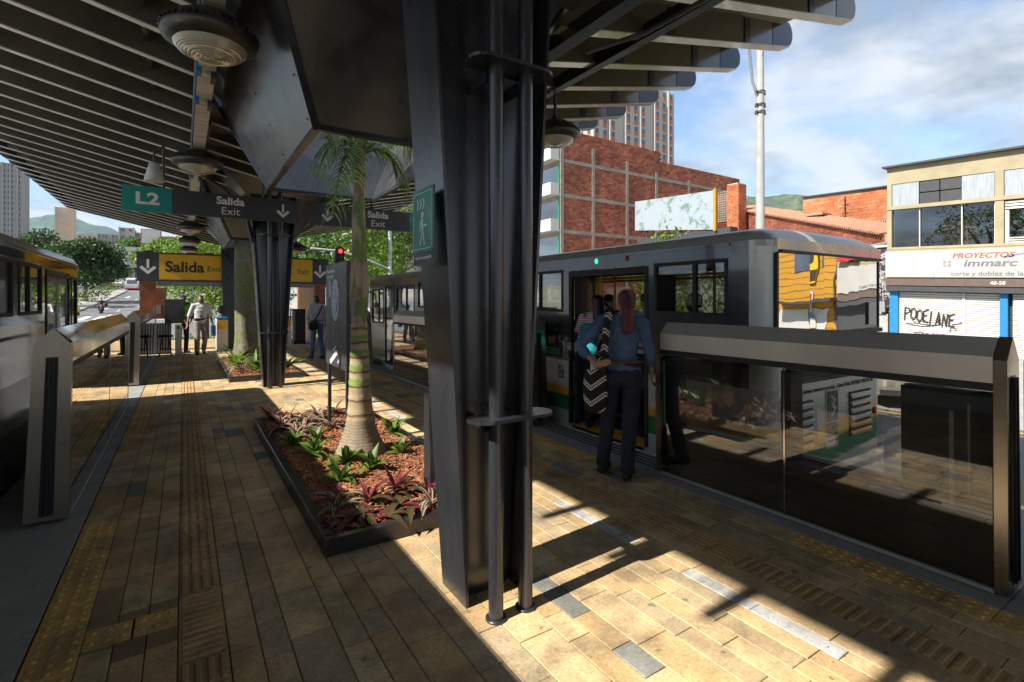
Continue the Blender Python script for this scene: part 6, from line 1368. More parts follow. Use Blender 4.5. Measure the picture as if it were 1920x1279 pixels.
LET = {'P': [[(0, 0), (0, 1), (.6, .95), (.7, .65), (.1, .5)]], 'O': [[(.35, 0), (0, .3), (.05, .8), (.4, 1), (.75, .7), (.7, .2), (.35, 0)]], 'C': [[(.7, .85), (.3, 1), (0, .6), (.1, .1), (.6, 0), (.75, .2)]], 'E': [[(.7, 1), (0, .9), (.05, .5), (.5, .55), (.05, .5), (.0, .05), (.75, 0)]],
       'I': [[(.1, 0), (.2, 1)]], 'A': [[(0, 0), (.35, 1), (.6, 0), (.15, .35), (.6, .4)]], 'N': [[(0, 0), (.1, 1), (.55, 0), (.65, 1)]], 'T': [[(0, 1), (.7, 1), (.35, 1), (.35, 0)]], 'R': [[(0, 0), (0, 1), (.6, .85), (.1, .5), (.65, 0)]], 'M': [[(0, 0), (.1, 1), (.35, .3), (.6, 1), (.75, 0)]], 'D': [[(0, 0), (0, 1), (.6, .7), (.6, .3), (0, 0)]]}
def tagword(b, word, ys, z0, w, h, r, sl=.0, dbl=True):
    r = r*1.35
    for i, ch in enumerate(word):
        for st in LET[ch]:
            for off in ((0, .07) if dbl else (0,)):
                pts = [(XF+.055, ys-(i*w+(p[0]*1.15+off+(.12*p[1]))*w), z0+(p[1]*(1-off*1.5)+off)*h-sl*i+.04*(i % 2)) for p in st]
                dense = []
                for q in range(len(pts)-1):
                    for k in range(4): dense.append(tuple(Vector(pts[q]).lerp(Vector(pts[q+1]), k/4)+Vector((0, 0, .03*h*math.sin(k*1.57)))))
                b.tube(dense+[pts[-1]], r, 5)
tagword(b, 'POOEIANE', 9.75, .66, .23, .58, .017, .045); b.tube([(XF+.055, 8.05, .45), (XF+.055, 7.85, .28), (XF+.055, 8.1, .2), (XF+.055, 8.0, .5), (XF+.055, 7.6, .62)], .017, 5); b.tube([(XF+.055, 9.7, .5), (XF+.055, 9.0, .38), (XF+.055, 8.4, .5), (XF+.055, 8.7, .42), (XF+.055, 9.4, .56)], .016, 5)
o = b.obj('graffiti', M['sblack'], s1); b = MB(); tagword(b, 'TRDME', 9.45, -.22, .24, .34, .014, .01, False); b.obj('graffiti', M['purple'], s1)
box_ = thing('cardboard_box', (XF+.8, 8, 4.1), 'large cardboard sheet standing behind the upper shop window', 'box'); sbox('sheet', XF+.7, XF+.78, 7.35, 8.55, 4.0, 5.35, 'card', box_); 
for (x0, x1, a, c, z, lb) in ((.9, 1.4, 8.75, 9.05, 4.75, 'small cardboard box behind the left of the upper shop window'), (.8, 1.2, 8.62, 9.0, 4.62, 'pale open carton beside the large cardboard sheet'), (.8, 1.3, 9.5, 10.0, 4.4, 'leaning boards in the left upper shop window')):
    q = thing('carton', (XF+x0, a, 4), lb, 'carton', 'cartons stored upstairs'); sbox('carton_body', XF+x0, XF+x1, a, c, 4.0, z, 'card', q); sbox('carton_flap', XF+x0-.1, XF+x0-.02, a+.02, c-.05, z-.3, z+.12, 'card', q)
for k, (y, lb) in enumerate(((5.6, 'leaning metal sheet beside the blue pillar, left one'), (5.2, 'leaning metal sheet at the right photo edge'))):
    b = MB(); b.bar((XF-.2, y+.25, 1.55), (XF-1.0, y-.3, -.85), .35, .04); q = b.obj('metal_sheet', M['galv']); tag(q, lb, 'metal sheet', 'metal sheets leaning on the shop')
# yellow neighbour (seen mirrored in the bus rear window)
t = thing('yellow_building', (32, -15, -.9), 'bright yellow two storey shop mirrored in the bus rear window', 'building')
M['yelwall'] = mat('yellow_render', (.46, .23, .02), .8, var=.1); sbox('walls', XF, 40, -22, -7.7, -1.6, 8.4, 'yelwall', t); sbox('roof_edge', XF-.2, 40, -22.1, -7.65, 8.4, 8.5, 'dgrey', t)
for (a, c, z0, z1, m) in ((-10.4, -9.2, 4.2, 6.4, 'wdark'), (-13.4, -12.0, 4.2, 6.4, 'wdark'), (-11, -9, -1, 2, 'shut'), (-14.6, -12.2, -1, 2, 'shut'), (-17.5, -16, 4.2, 6.4, 'wdark')): sbox('opening', XF-.06, XF-.01, a, c, z0, z1, m, t)
for k_ in range(26): sbox('render_groove', XF-.012, XF-.002, -22, -7.8, -.9+k_*.36, -.88+k_*.36, 'sblack', t)
for y_ in (-8.6, -11.8, -15.2): sbox('drain_pipe', XF-.12, XF-.02, y_, y_+.1, -.9, 8.2, 'dgrey', t)
sbox('awning', XF-1.3, XF-.02, -14.5, -8.4, 2.35, 2.5, 'dgrey', t)
q = thing('wall_sign', (XF-.2, -11.2, 4), 'yellow and black sign on the yellow building', 'sign'); sbox('sign_board', XF-.2, XF-.1, -11.9, -10.6, 3.4, 5.6, 'syel', q); sbox('sign_band', XF-.22, XF-.205, -11.9, -10.6, 3.5, 4.1, 'sblack', q); sbox('sign_mark', XF-.22, XF-.205, -11.6, -10.9, 4.5, 5.2, 'sblack', q)
q = thing('wall_poster', (XF-.2, -11.5, 2), 'white and red poster low on the yellow building', 'poster'); sbox('poster_board', XF-.2, XF-.12, -12.0, -10.8, 1.0, 2.9, 'white', q); sbox('poster_head', XF-.22, XF-.205, -11.9, -10.9, 2.3, 2.8, 'red', q); sbox('poster_band', XF-.22, XF-.205, -12.0, -10.8, 1.5, 1.75, 'blue', q)
q = thing('shop_banner', (XF-.4, -6, 5), 'crimson banner with yellow ornament above the workshop sign', 'banner'); sbox('banner_board', XF-.4, XF-.3, -7.2, -4.6, 4.2, 5.9, 'red', q); sbox('banner_ornament', XF-.42, XF-.405, -6.6, -5.2, 4.9, 5.3, 'syel', q)
# ---- row left of the shop: tin wall, brick houses, chimney, tiled roof
t = thing('poster_wall', (29, 12, 0), 'black corrugated wall covered with torn white posters left of the workshop', 'wall')
M['posterwall'] = None
def pw():
    m, t_, b = new_mat('torn_posters'); n = noise(t_, 2.2, 6, .75, dist=1.2, stretch=(1, 1, 1.6)); setn(t_, b, 'Base Color', ramp(t_, n, [(.50, (.022, .024, .028)), (.56, (.5, .5, .5)), (.60, (.03, .03, .034)), (.72, (.35, .12, .14))])); b.inputs['Roughness'].default_value = .8; return m
b = MB(); b.box(28.6, 28.8, 10.45, 22, -.9, 4.15); b.obj('wall_panel', pw(), t); b = MB(); b.box(28.5, 28.9, 10.45, 22, 4.15, 4.25); b.obj('coping', M['galv'], t)
b = MB(); b.box(28.3, 28.6, 10.5, 14.5, -.9, .9); b.obj('wall_base', M['concrete_lt'], t); b = MB(); b.box(28.27, 28.29, 11.0, 11.9, -.5, 1.3); b.obj('doorway', M['dgrey'], t)
q = thing('electric_meter', (28.2, 10.7, 1.2), 'grey electric meter box on the wall left of the blue pillar', 'meter'); b = MB(); b.box(28.1, 28.29, 10.55, 10.85, 1.0, 1.5); b.obj('meter_box', M['grey'], q); b = MB(); b.tube([(28.2, 10.7, 1.5), (28.2, 10.75, 2.4), (28.2, 11.2, 2.0), (28.2, 11.3, 1.3)], .02, 5); b.obj('cable', M['rubber'], q)
bush(28.2, 11.4, 1.9, 1.0, .7, M['leaf_y'], 'small creeper hanging on the poster wall', None, 40, 120, .06, n=4)
def gable_wall(name, P0, P1, zb, zt0, zt1, th, label, cols_, tiles=False, bw=.30, bh=.12, band=None):
    """wall from P0 to P1 with a sloping top, bricks built course by course"""
    t = thing(name, ((P0[0]+P1[0])/2, (P0[1]+P1[1])/2, 0), label, 'building'); d = Vector((P1[0]-P0[0], P1[1]-P0[1], 0)); Ln = d.length; d.normalize(); n = Vector((d.y, -d.x, 0)); 
    if n.dot(Vector((-P0[0], -P0[1], 0))) < 0: n = -n
    O = Vector((P0[0], P0[1], 0)); Z = lambda u: zt0+(zt1-zt0)*u/Ln
    b = MB(); b.hexa([O+Vector((0, 0, zb)), O+d*Ln+Vector((0, 0, zb)), O+d*Ln-n*th+Vector((0, 0, zb)), O-n*th+Vector((0, 0, zb)), O+Vector((0, 0, Z(0)-.02)), O+d*Ln+Vector((0, 0, Z(Ln)-.02)), O+d*Ln-n*th+Vector((0, 0, Z(Ln)-.02)), O-n*th+Vector((0, 0, Z(0)-.02))]); b.obj('wall_core', M['mortar'], t)
    rn = random.Random(6); b = MB(); b.fix = False; cs_ = []; j = 0; z = zb
    while z < max(zt0, zt1):
        u = -(j % 2)*bw/2
        while u < Ln:
            a, c = max(u, 0)+.008, min(u+bw, Ln)-.008
            if c-a > .04 and z+bh < Z((a+c)/2) and not (band and band[0] < z < band[1]):
                p = .02+rn.uniform(0, .012); A, C_ = O+d*a, O+d*c; z0_, z1_ = Vector((0, 0, z+.008)), Vector((0, 0, z+bh-.006))
                b.add([A+n*p+z0_, C_+n*p+z0_, C_+n*p+z1_, A+n*p+z1_, A+z0_, C_+z0_, C_+z1_, A+z1_], [(0, 1, 2, 3), (0, 4, 5, 1), (3, 2, 6, 7), (0, 3, 7, 4), (1, 5, 6, 2)], 0, False); k = rn.choice(cols_); f = rn.uniform(.85, 1.15); cs_ += [[q_*f for q_ in k]]*20
            u += bw
        z += bh; j += 1
    me = b.mesh('brickwork', M['brick']); with_tone(me, np.array(cs_, dtype=np.float32)); mkobj('brickwork', me, t, 'stuff')
    if band: b = MB(); A, C_ = O, O+d*Ln; b.hexa([A+n*.03+Vector((0, 0, band[0])), C_+n*.03+Vector((0, 0, band[0])), C_-n*.1+Vector((0, 0, band[0])), A-n*.1+Vector((0, 0, band[0])), A+n*.03+Vector((0, 0, band[1])), C_+n*.03+Vector((0, 0, band[1])), C_-n*.1+Vector((0, 0, band[1])), A-n*.1+Vector((0, 0, band[1]))]); b.obj('concrete_band', M['cframe'], t)
    b = MB()
    if tiles:
        k = 0.
        while k < Ln:
            A = O+d*k+n*.25+Vector((0, 0, Z(k)+.02)); B_ = A-n*2.0+Vector((0, 0, .22)); b.tube([A, B_], .09, 6); k += .2
        b.obj('roof_tiles', M['tile'], t, 'stuff')
    else: b.bar(O+Vector((0, 0, Z(0)+.03)), O+d*Ln+Vector((0, 0, Z(Ln)+.03)), .4, .08); b.obj('coping', M['dgrey'], t)
    return t
gable_wall('brick_house', (44, 28.9), (30, 11.25), 3.0, 10.3, 4.95, .4, 'long low brick wall with sloping clay tile roof behind the bus', RED, tiles=True, band=(4.0, 4.5))
gable_wall('orange_brick_house', (38, 19.4), (38, 13.6), 2.0, 9.05, 8.85, 8, 'orange brick house with small barred window left of the cream workshop', ORG, bw=.42, bh=.22)
oh = [o for o in COL.objects if o.name.startswith('orange_brick_house')][0]
b = MB(); b.box(37.9, 37.96, 13.9, 15.1, 5.9, 6.7); b.obj('window', M['dgrey'], oh); b = MB()
for k in range(9): b.box(37.84, 37.87, 13.95+k*.13, 13.98+k*.13, 5.85, 6.75)
b.box(37.83, 37.88, 13.85, 15.15, 5.8, 5.9); b.objs('window_bar', M['galv'], oh); b = MB(); b.box(37.80, 37.82, 13.95, 14.5, 6.0, 6.3); b.obj('notice', M['white'], oh)
b = MB()
for k in range(5): b.bar((37.9, 16.55, 6.2+k*.55), (37.6, 16.55, 6.2+k*.55), .05, .03); b.bar((37.6, 16.35, 6.2+k*.55), (37.6, 16.75, 6.2+k*.55), .03, .05)
b.bar((37.85, 16.55, 6.0), (37.85, 16.55, 8.7), .05, .05); b.objs('wire_rack', M['dgrey'], oh)
t = thing('chimney', (37, 18, 6), 'small square concrete chimney on the tiled roof', 'chimney'); b = MB(); b.box(36.2, 37.0, 17.3, 18.0, 5, 7.35); b.obj('stack', M['cframe'], t); b = MB(); b.box(36.0, 37.2, 17.1, 18.2, 7.35, 7.48); b.obj('cap', M['cframe'], t); b = MB(); b.box(36.15, 36.199, 17.45, 17.85, 6.75, 7.25); b.obj('vent', M['rubber'], t)
t = [o for o in COL.objects if o.name == 'billboard'][0]
quad_panel('board', [(33, 31.1, 7.65), (33, 23.2, 6.8), (33, 23.2, 9.72), (33, 31.1, 10.15)], .12, bill(), t)
b = MB(); b.bar((32.98, 23.15, 6.7), (32.98, 23.15, 9.8), .25, .2); b.obj('yellow_edge', M['yelwall'], t)
for y, z in ((30, 7.6), (26.5, 7.1), (24, 6.9)): b = MB(); b.bar((33.3, y, .0), (33.3, y, z+1.5), .15, .15); b.obj('post', M['dgrey'], t)
b = MB(); b.box(33.1, 34, 22, 31, 5.9, 6.9); b.obj('backing_wall', M['dgrey'], t)
t = thing('brick_pillar', (40, 27, 6), 'orange brick pillar with lattice screen right of the billboard', 'pillar'); b = MB(); b.box(40.0, 41.2, 25.9, 26.9, 3, 11.7); b.obj('pillar_core', M['mortar'], t)
brick_wall('brickwork', 40.0, 41.2, 3, lambda x: 11.7, 25.9, t, ORG, .3, .12); brick_wall('brickwork', 25.9, 26.9, 3, lambda x: 11.7, 40.0, t, ORG, .3, .12, axis='y')
b = MB()
for k in range(12): b.box(40.4, 40.45, 27.0+k*.2, 27.05+k*.2, 8.6, 11.3)
for k in range(14): b.box(40.38, 40.43, 26.9, 29.4, 8.6+k*.2, 8.66+k*.2)
b.obj('lattice', M['cframe'], t, 'stuff'); b = MB(); b.box(41.3, 41.5, 26.9, 30, 3, 11.2); b.obj('rear_wall', M['corten'], t)
# ---- street lamp pole
t = thing('street_lamp', (13.4, 8.0, -.9), 'tall pale concrete lamp pole behind the bus', 'street lamp')
b = MB(); b.tube([(13.4, 8, -.9), (13.4, 8, 9.6)], [.135, .09], 18); b.obj('pole', mat('pole_concrete', (.36, .37, .365), .8, var=.12, scale=4), t)
b = MB(); b.tube([(13.4, 8, 7.0), (13.2, 8.1, 7.6), (13.1, 8.15, 8.7), (12.2, 8.8, 9.6)], .035, 6); b.tube([(13.4, 8, 7.8), (13.35, 7.9, 8.6), (14.2, 7.4, 9.8)], .03, 6); b.obj('arm', M['grey'], t)
for z in (6.75, 6.95, 7.3): b = MB(); b.lathe([(.14, 0), (.14, .05)], (13.4, 8, z), 16); b.bar((13.2, 8, z+.02), (13.65, 8, z+.02), .04, .04); b.obj('clamp', M['dgrey'], t)
b = MB(); b.lathe([(.001, .08), (.2, .05), (.3, 0), (.2, -.06), (.001, -.1)], (12.0, 8.95, 9.6), 14); b.obj('lamp_head', M['galv'], t)
# ---- parked car behind the barrier
t = thing('parked_car', (15.2, 5.4, -.85), 'beige parked car seen through the right barrier glass', 'car')
cp = mat('car_beige_paint', (.34, .32, .26), .3, .3, var=.05, coat=.8)
fw = Vector((-.81, -.58, 0)); sw = Vector((.58, -.81, 0)); O = Vector((13.55, 4.35, -.85))
def cpt(l, w, z): return O-fw*l+sw*w+Vector((0, 0, z))
def car_section(prof_l, name, m, wf):
    b = MB(); vs_ = []; secs = prof_l
    for (l, zb_, zt_, hw_) in secs:
        for (w, z) in ((-hw_, zb_), (-hw_*1.0, (zb_+zt_)/2), (-hw_*wf, zt_), (hw_*wf, zt_), (hw_, (zb_+zt_)/2), (hw_, zb_)): vs_.append(cpt(l, w, z))
    n = len(secs); b.add(vs_, [(i*6+k, i*6+(k+1) % 6, (i+1)*6+(k+1) % 6, (i+1)*6+k) for i in range(n-1) for k in range(6)]+[tuple(range(6)), tuple(range(6*n-6, 6*n))[::-1]], smooth=False); return b.obj(name, m, t)
car_section([(0, .35, .62, .72), (.08, .28, .72, .82), (.5, .22, .86, .86), (1.3, .2, .95, .87), (3.4, .2, 1.0, .87), (4.1, .25, .95, .84), (4.25, .35, .75, .78)], 'body', cp, .93)
car_section([(1.15, .93, .96, .8), (1.75, .95, 1.42, .76), (2.9, .95, 1.45, .76), (3.7, .97, 1.05, .76)], 'greenhouse', M['wdark'], .8)
car_section([(1.8, 1.41, 1.46, .64), (2.85, 1.44, 1.49, .64)], 'roof', cp, .95)
for l in (.85, 3.4):
    for w in (-.8, .8):
        b = MB(); b.lathe([(.18, -.1), (.31, -.1), (.33, 0), (.31, .1), (.18, .1), (.001, .06)], (0, 0, 0), 20); me = b.mesh('wheel', M['rubber']); c = cpt(l, w, .33); me.transform(Matrix.Translation(c) @ Matrix.Rotation(math.atan2(sw.y, sw.x), 4, 'Z') @ Matrix.Rotation(R(90), 4, 'Y')); mkobj('wheel', me, t)
def cbox(nm, l0, l1, w0, w1, z0, z1, m): b = MB(); b.hexa([cpt(l0, w0, z0), cpt(l1, w0, z0), cpt(l1, w1, z0), cpt(l0, w1, z0), cpt(l0, w0, z1), cpt(l1, w0, z1), cpt(l1, w1, z1), cpt(l0, w1, z1)]); return b.obj(nm, m, t)
cbox('bumper', -.05, .1, -.8, .8, .3, .42, M['dgrey']); cbox('grille', -.02, .05, -.35, .35, .44, .6, M['rubber']); cbox('headlight', -.0, .12, -.75, -.42, .48, .62, M['lens']); cbox('headlight', -.0, .12, .42, .75, .48, .62, M['lens']); cbox('licence_plate', -.06, -.051, -.2, .2, .33, .41, M['syel'])
# ---- greenery
tree(12.8, 10.9, -.85, 4.5, 2.5, .10, M['leaf_y'], 'small bright green tree whose top shows above the bus roof', seed=3, leaves=330, size=.085, n_cl=26, crown_lo=.2)
G = 'shrubs between bus lane and street'
for k, (x, y, s) in enumerate(((9.5, 4.8, 1.), (10.2, 6.6, 1.1), (10.4, 8.6, 1.), (10.6, 13.5, 1.2), (10.5, 16.5, 1.1))):
    bush(x, y, -.85, 2.0*s, 3.1*s, M['leaf_y' if k % 2 else 'leaf'], ['leafy shrub seen through the rear side window of the bus', 'leafy shrub behind the bus doorway', 'leafy shrub behind the bus, left of the doorway', 'tall shrub behind the middle of the bus', 'tall shrub behind the front of the bus'][k], G, 50+k, 200, .07, n=12)
G = 'trees beyond the gate'
tree(.9, 26.5, -.8, 3.9, 4.6, .09, M['leaf_y'], 'low bright green tree framed by the exit gate', G, seed=11, leaves=260, size=.085, n_cl=30, crown_lo=.35)
tree(3.2, 28.5, -.8, 4.0, 4.0, .09, M['leaf_y'], 'bright green small tree right behind the mossy trunk', G, seed=12, leaves=240, size=.085, n_cl=26, crown_lo=.3)
for k, (x, y, z, h, w, m, lb) in enumerate(((5.4, 27, -.8, 7.2, 5.2, 'leaf', 'green tree above the right arrow panel of the gate'), (8.6, 31, -.8, 9, 6, 'leaf_y', 'tree behind the traffic light'), (12.5, 36, -.7, 10.5, 7, 'leaf', 'tree behind the palm trunk, right of the traffic light'), (17, 37, -.7, 10, 5.5, 'leaf', 'tree above the front of the right bus'), (5.5, 46, -.6, 8, 6.5, 'leaf', 'farther tree seen under the right side of the roof'), (1.5, 55, -.4, 9, 8, 'leaf_y', 'pale green tree behind the yellow exit sign'))):
    tree(x, y, z, h, w, .16, M[m], lb, G, seed=20+k, leaves=130, size=.13, n_cl=26, crown_lo=.38)
grass = MB(); 
for _ in range(0): pass
rg = np.random.RandomState(4); n = 9000; P = np.stack([rg.uniform(-1.0, 8, n), rg.uniform(24.3, 34, n), np.full(n, -.78)], 1); 
b = MB(); b.box(-1.0, 8, 24.3, 34, -.95, -.78); verge = b.obj('verge', M['soil'], None, 'structure')
V = []; a = rg.uniform(0, 6.28, n); h = rg.uniform(.15, .45, n); w = .03
dx, dy = np.cos(a)*w, np.sin(a)*w; lean = rg.uniform(-.1, .1, (n, 2))
V = np.stack([P+np.stack([-dx, -dy, 0*a], 1), P+np.stack([dx, dy, 0*a], 1), P+np.stack([lean[:, 0], lean[:, 1], h], 1)], 1).reshape(-1, 3)
me = bpy.data.meshes.new('grass'); me.from_pydata(V.tolist(), [], np.arange(n*3).reshape(-1, 3).tolist()); me.materials.append(M['leaf_y']); g = mkobj('grass', me, None, 'stuff'); tag(g, 'long bright grass and ground cover beyond the gate', 'grass')
for k, (x, y) in enumerate(((1.6, 24.9), (2.6, 25.6), (.4, 24.8))): bush(x, y, -.8, 1.1, 1.2, M['leaf'], ['round low shrub outside the gate, right of the walking man', 'round low shrub outside the gate beside the turnstiles', 'low shrub outside the gate behind the guard'][k], None, 70+k, 160, .05, n=7)
# left road trees and median planting
tree(-12.0, 96, 1.3, 9.2, 11.0, .3, M['leaf_d'], 'large dark green spreading tree on the road median', seed=5, leaves=75, size=.26, n_cl=46, crown_lo=.22)
tree(-14.5, 84, .7, 7.5, 7.0, .22, M['leaf_d'], 'dark tree at the left of the median tree', seed=6, leaves=70, size=.24, n_cl=26, crown_lo=.25)
G = 'trees far along the left road'
for k, (x, y, z, h, w, m, lb) in enumerate(((-10, 186, 6.5, 14, 17, 'leaf', 'far tree left of the yellow sign top edge'), (-3.5, 146, 4.2, 12, 13, 'leaf_y', 'pale far tree just above the exit sign'), (5, 150, 4.5, 12.5, 14, 'leaf', 'far tree above the middle of the exit sign'), (-16, 170, 5, 10, 9, 'leaf_y', 'far tree left of the footbridge'), (13, 120, 2.8, 11, 12, 'leaf', 'far tree behind the mossy trunk'), (20, 60, 0, 9, 8, 'leaf', 'tree behind the gate booth'), (-27, 150, 5, 12, 12, 'leaf_d', 'dark tree at the far left of the road'), (-12.0, 200, 8, 9, 11, 'leaf_y', 'far tree beneath the footbridge'))):
    tree(x, y, z, h, w, .3, M[m], lb, G, seed=40+k, leaves=40, size=.42, n_cl=28, crown_lo=.2)
G = 'flowering shrubs on the median'
for k, (x, y, w, h, fl) in enumerate(((-11, 77, 2.6, 2.0, True), (-12.2, 82, 3, 2.2, True), (-11.4, 88, 3.2, 2.4, True), (-11.2, 97, 3.6, 2.3, False), (-11.4, 107, 4, 2.6, True), (-12, 116, 3.8, 3.4, False), (-11.2, 124, 4, 2.2, True))):
    bush(x, y, street_z(y)+.15, w, h, M['leaf_d' if k % 2 else 'leaf'], ['nearest pink flowering shrub on the median', 'pink flowering shrub behind the nearest one', 'shrub with pink flowers left of the big tree trunk', 'dark shrub under the big median tree', 'flowering shrub beyond the big tree trunk', 'palm like shrub towards the minibus', 'farthest low shrub on the median'][k], G, 80+k, 60, .14, fl=fl)
# ---- footbridge, signs, far buildings
t = thing('footbridge', (-12, 163, 9), 'pale footbridge crossing the far left road', 'bridge'); b = MB(); b.box(-24, 24, 161, 163.5, 10.0, 12.0); b.obj('parapet', M['white'], t)
for k in range(16): b = MB(); b.box(-24+k*3, -23.9+k*3, 160.9, 160.99, 10, 12.05); b.obj('rib', M['grey'], t)
for x in (-15.5, 4, -24): b = MB(); b.box(x-.4, x+.4, 161.6, 163, 5, 10); b.obj('pier', M['cframe'], t)
t = thing('billboard', (-13, 176, 14), 'pale hoarding above the footbridge', 'billboard'); b = MB(); b.box(-17, -9.5, 176, 176.4, 13.2, 16.4); b.obj('board', M['white'], t); b = MB(); b.box(-13.4, -13, 176.1, 176.3, 6, 13.2); b.obj('post', M['grey'], t)
t = thing('billboard', (-5.7, 147, 15), 'small white hoarding in red frame above the exit sign', 'billboard'); b = MB(); b.box(-8.2, -4.6, 146.9, 147.2, 15.0, 18.2); b.obj('board', M['white'], t); b = MB(); b.box(-8.4, -4.4, 147.21, 147.5, 14.6, 18.4); b.obj('frame', M['red'], t); b = MB(); b.box(-6.5, -6.2, 147.1, 147.3, 4, 14.6); b.obj('post', M['grey'], t)
tower(-80, -68, 346, 362, 69.5, 'grey ribbed office tower at the left photo edge', 22, 9, 'cgrey', 'office_tower', 'cgrey', z0=10)
tower(-84.5, -74, 529, 545, 75, 'slim beige tower standing alone on the skyline', 6, 2, 'beige', 'office_tower', 'beige', z0=15, wcol='beige')
for (x0, x1, y, z1, nf, bay, m, lb) in ((-52.5, -43.5, 390, 40.2, 9, 4, 'beige', 'small beige block left of the big glass facade'), (-36.6, -28.3, 331, 35.5, 8, 6, 'cgrey', 'glazed grey office block on the skyline'), (-26.5, -20.6, 314, 37.5, 8, 2, 'concrete_lt', 'plain pale block right of the glazed office'), (-20.2, -10, 320, 36, 9, 7, 'concrete_lt', 'wide white office with window bands above the far trees'), (-9, -2.5, 278, 30.5, 8, 4, 'orange2', 'red brick block just above the exit sign'), (-100, -86, 420, 52, 9, 5, 'cgrey', 'low grey block below the left tower'), (2, 22, 300, 36, 9, 9, 'concrete_lt', 'white office block behind the roof edge'), (-64, -55, 430, 38, 7, 4, 'concrete_lt', 'pale low block between church and slim tower')):
    tower(x0, x1, y, y+14, z1, lb, nf, bay, m, 'office_block', m, z0=10)
for k, (x, y) in enumerate(((-74.5, 406), (-71.1, 404))):
    t = thing('church_tower', (x, y, 12), ['left domed twin tower of the church', 'right domed twin tower of the church'][k], 'church tower'); z = 35.5-k*1.2
    b = MB(); b.box(x-1.6, x+1.6, y-1.6, y+1.6, 12, z+3.6); b.box(x-2.0, x+2.0, y-2.0, y+2.0, z+3.6, z+4.0); b.obj('shaft', M['beige'], t); b = MB(); b.lathe([(1.5, 0), (1.5, 1.6), (1.35, 2.4), (.9, 3.1), (.3, 3.4), (.12, 4.6), (.001, 5.4)], (x, y, z+4), 14); b.obj('dome', M['dgrey'], t)
    b = MB(); b.box(x-.4, x+.4, y-1.65, y-1.61, z+.9, z+2.8); b.obj('belfry_opening', M['rubber'], t)
t = thing('church_nave', (-66, 410, 12), 'dark low church roof right of the twin towers', 'church'); b = MB(); b.prism([(-71, 12), (-60, 12), (-60, 31), (-65.5, 33.5), (-71, 31)], 408, 425, lambda p, q: (p[0], q, p[1])); b.obj('nave', M['cgrey'], t)
# ---- traffic light, street furniture behind the gate
t = thing('traffic_light', (4.45, 17.6, 3.1), 'traffic light showing red beside the map sign', 'traffic light'); b = MB()
b.prism(rrect(-.13, .13, -.32, .32, .12), 17.5, 17.7, lambda p, q: (4.45+p[0], q, 3.05+p[1])); b.obj('housing', M['rubber'], t); b = MB(); b.tube([(4.45, 17.75, 0), (4.45, 17.75, 2.9)], .04, 8); b.obj('pole', M['dgrey'], t)
for k, m in enumerate(('red_e', 'dgrey', 'dgrey')): b = MB(); b.lathe([(.075, 0), (.07, .015), (.001, .03)], (0, 0, 0), 14); me = b.mesh('signal_lens', M[m]); me.transform(Matrix.Translation((4.45, 17.49, 3.23-k*.19)) @ Matrix.Rotation(R(90), 4, 'X')); mkobj('signal_lens', me, t)
t = thing('street_lamp', (11.1, 28.6, -.9), 'white street pole above the front of the right bus', 'street lamp'); b = MB(); b.tube([(10.2, 28.9, -.9), (10.2, 28.9, 8)], .1, 10); b.obj('pole', M['white'], t)
t = thing('street_lamp', (9.0, 28.0, -.9), 'white hook shaped lamp post behind the bus front', 'street lamp'); b = MB(); b.tube([(8.4, 28, -.9), (8.4, 28, 4.2), (8.3, 28, 4.9), (7.8, 28, 5.3), (7.2, 28, 5.1), (7.0, 28, 4.5)], .06, 8); b.obj('pole', M['white'], t); b = MB(); b.lathe([(.05, .3), (.2, 0), (.001, -.08)], (7.0, 28, 4.1), 12); b.obj('lamp_head', M['galv'], t)
t = thing('signal_arm', (9, 24, 3), 'curved pale pole arm rising behind the bus roof', 'pole'); b = MB(); b.tube([(4.8, 24, 3.9), (6.0, 24, 3.85), (7.2, 24, 3.55), (8.4, 24, 3.1), (9.0, 24, 2.3), (9.0, 24, -.9)], .05, 8); b.obj('arm', M['white'], t)
# ---- traffic on the left road
def moto(x, y, z):
    t = thing('motorcycle', (x, y, z), 'red and white motorcycle riding towards the camera on the left road', 'motorcycle')
    for yy2 in (-.62, .62): b = MB(); b.lathe([(.22, -.05), (.30, -.05), (.31, 0), (.30, .05), (.22, .05), (.22, -.05)], (0, 0, 0), 18); me = b.mesh('wheel', M['rubber']); me.transform(Matrix.Translation((x, y+yy2, z+.31)) @ Matrix.Rotation(R(90), 4, 'Y')); mkobj('wheel', me, t)
    b = MB(); b.tube([(x, y-.62, z+.31), (x, y-.42, z+.85), (x, y-.35, z+1.0)], .04, 6); b.tube([(x-.35, y-.3, z+1.02), (x, y-.38, z+.98), (x+.35, y-.3, z+1.02)], .02, 6); b.obj('fork', M['dgrey'], t)
    b = MB(); b.hexa([(x-.12, y-.4, z+.55), (x+.12, y-.4, z+.55), (x+.1, y+.1, z+.5), (x-.1, y+.1, z+.5), (x-.1, y-.35, z+.9), (x+.1, y-.35, z+.9), (x+.12, y+.1, z+.85), (x-.12, y+.1, z+.85)]); b.obj('fuel_tank', M['red'], t); b = MB(); b.box(x-.12, x+.12, y+.1, y+.75, z+.72, z+.84); b.obj('seat', M['rubber'], t); b = MB(); b.box(x-.16, x+.16, y-.1, y+.35, z+.25, z+.6); b.obj('engine', M['dgrey'], t); b = MB(); b.box(x-.1, x+.1, y-.52, y-.44, z+.8, z+1.0); b.obj('headlamp', M['white'], t); b = MB(); b.box(x+.22, x+.5, y+.3, y+.7, z+.8, z+1.1); b.obj('top_box', M['rubber'], t)
    return t
moto(-7.6, 71.5, street_z(71.5)+.01)
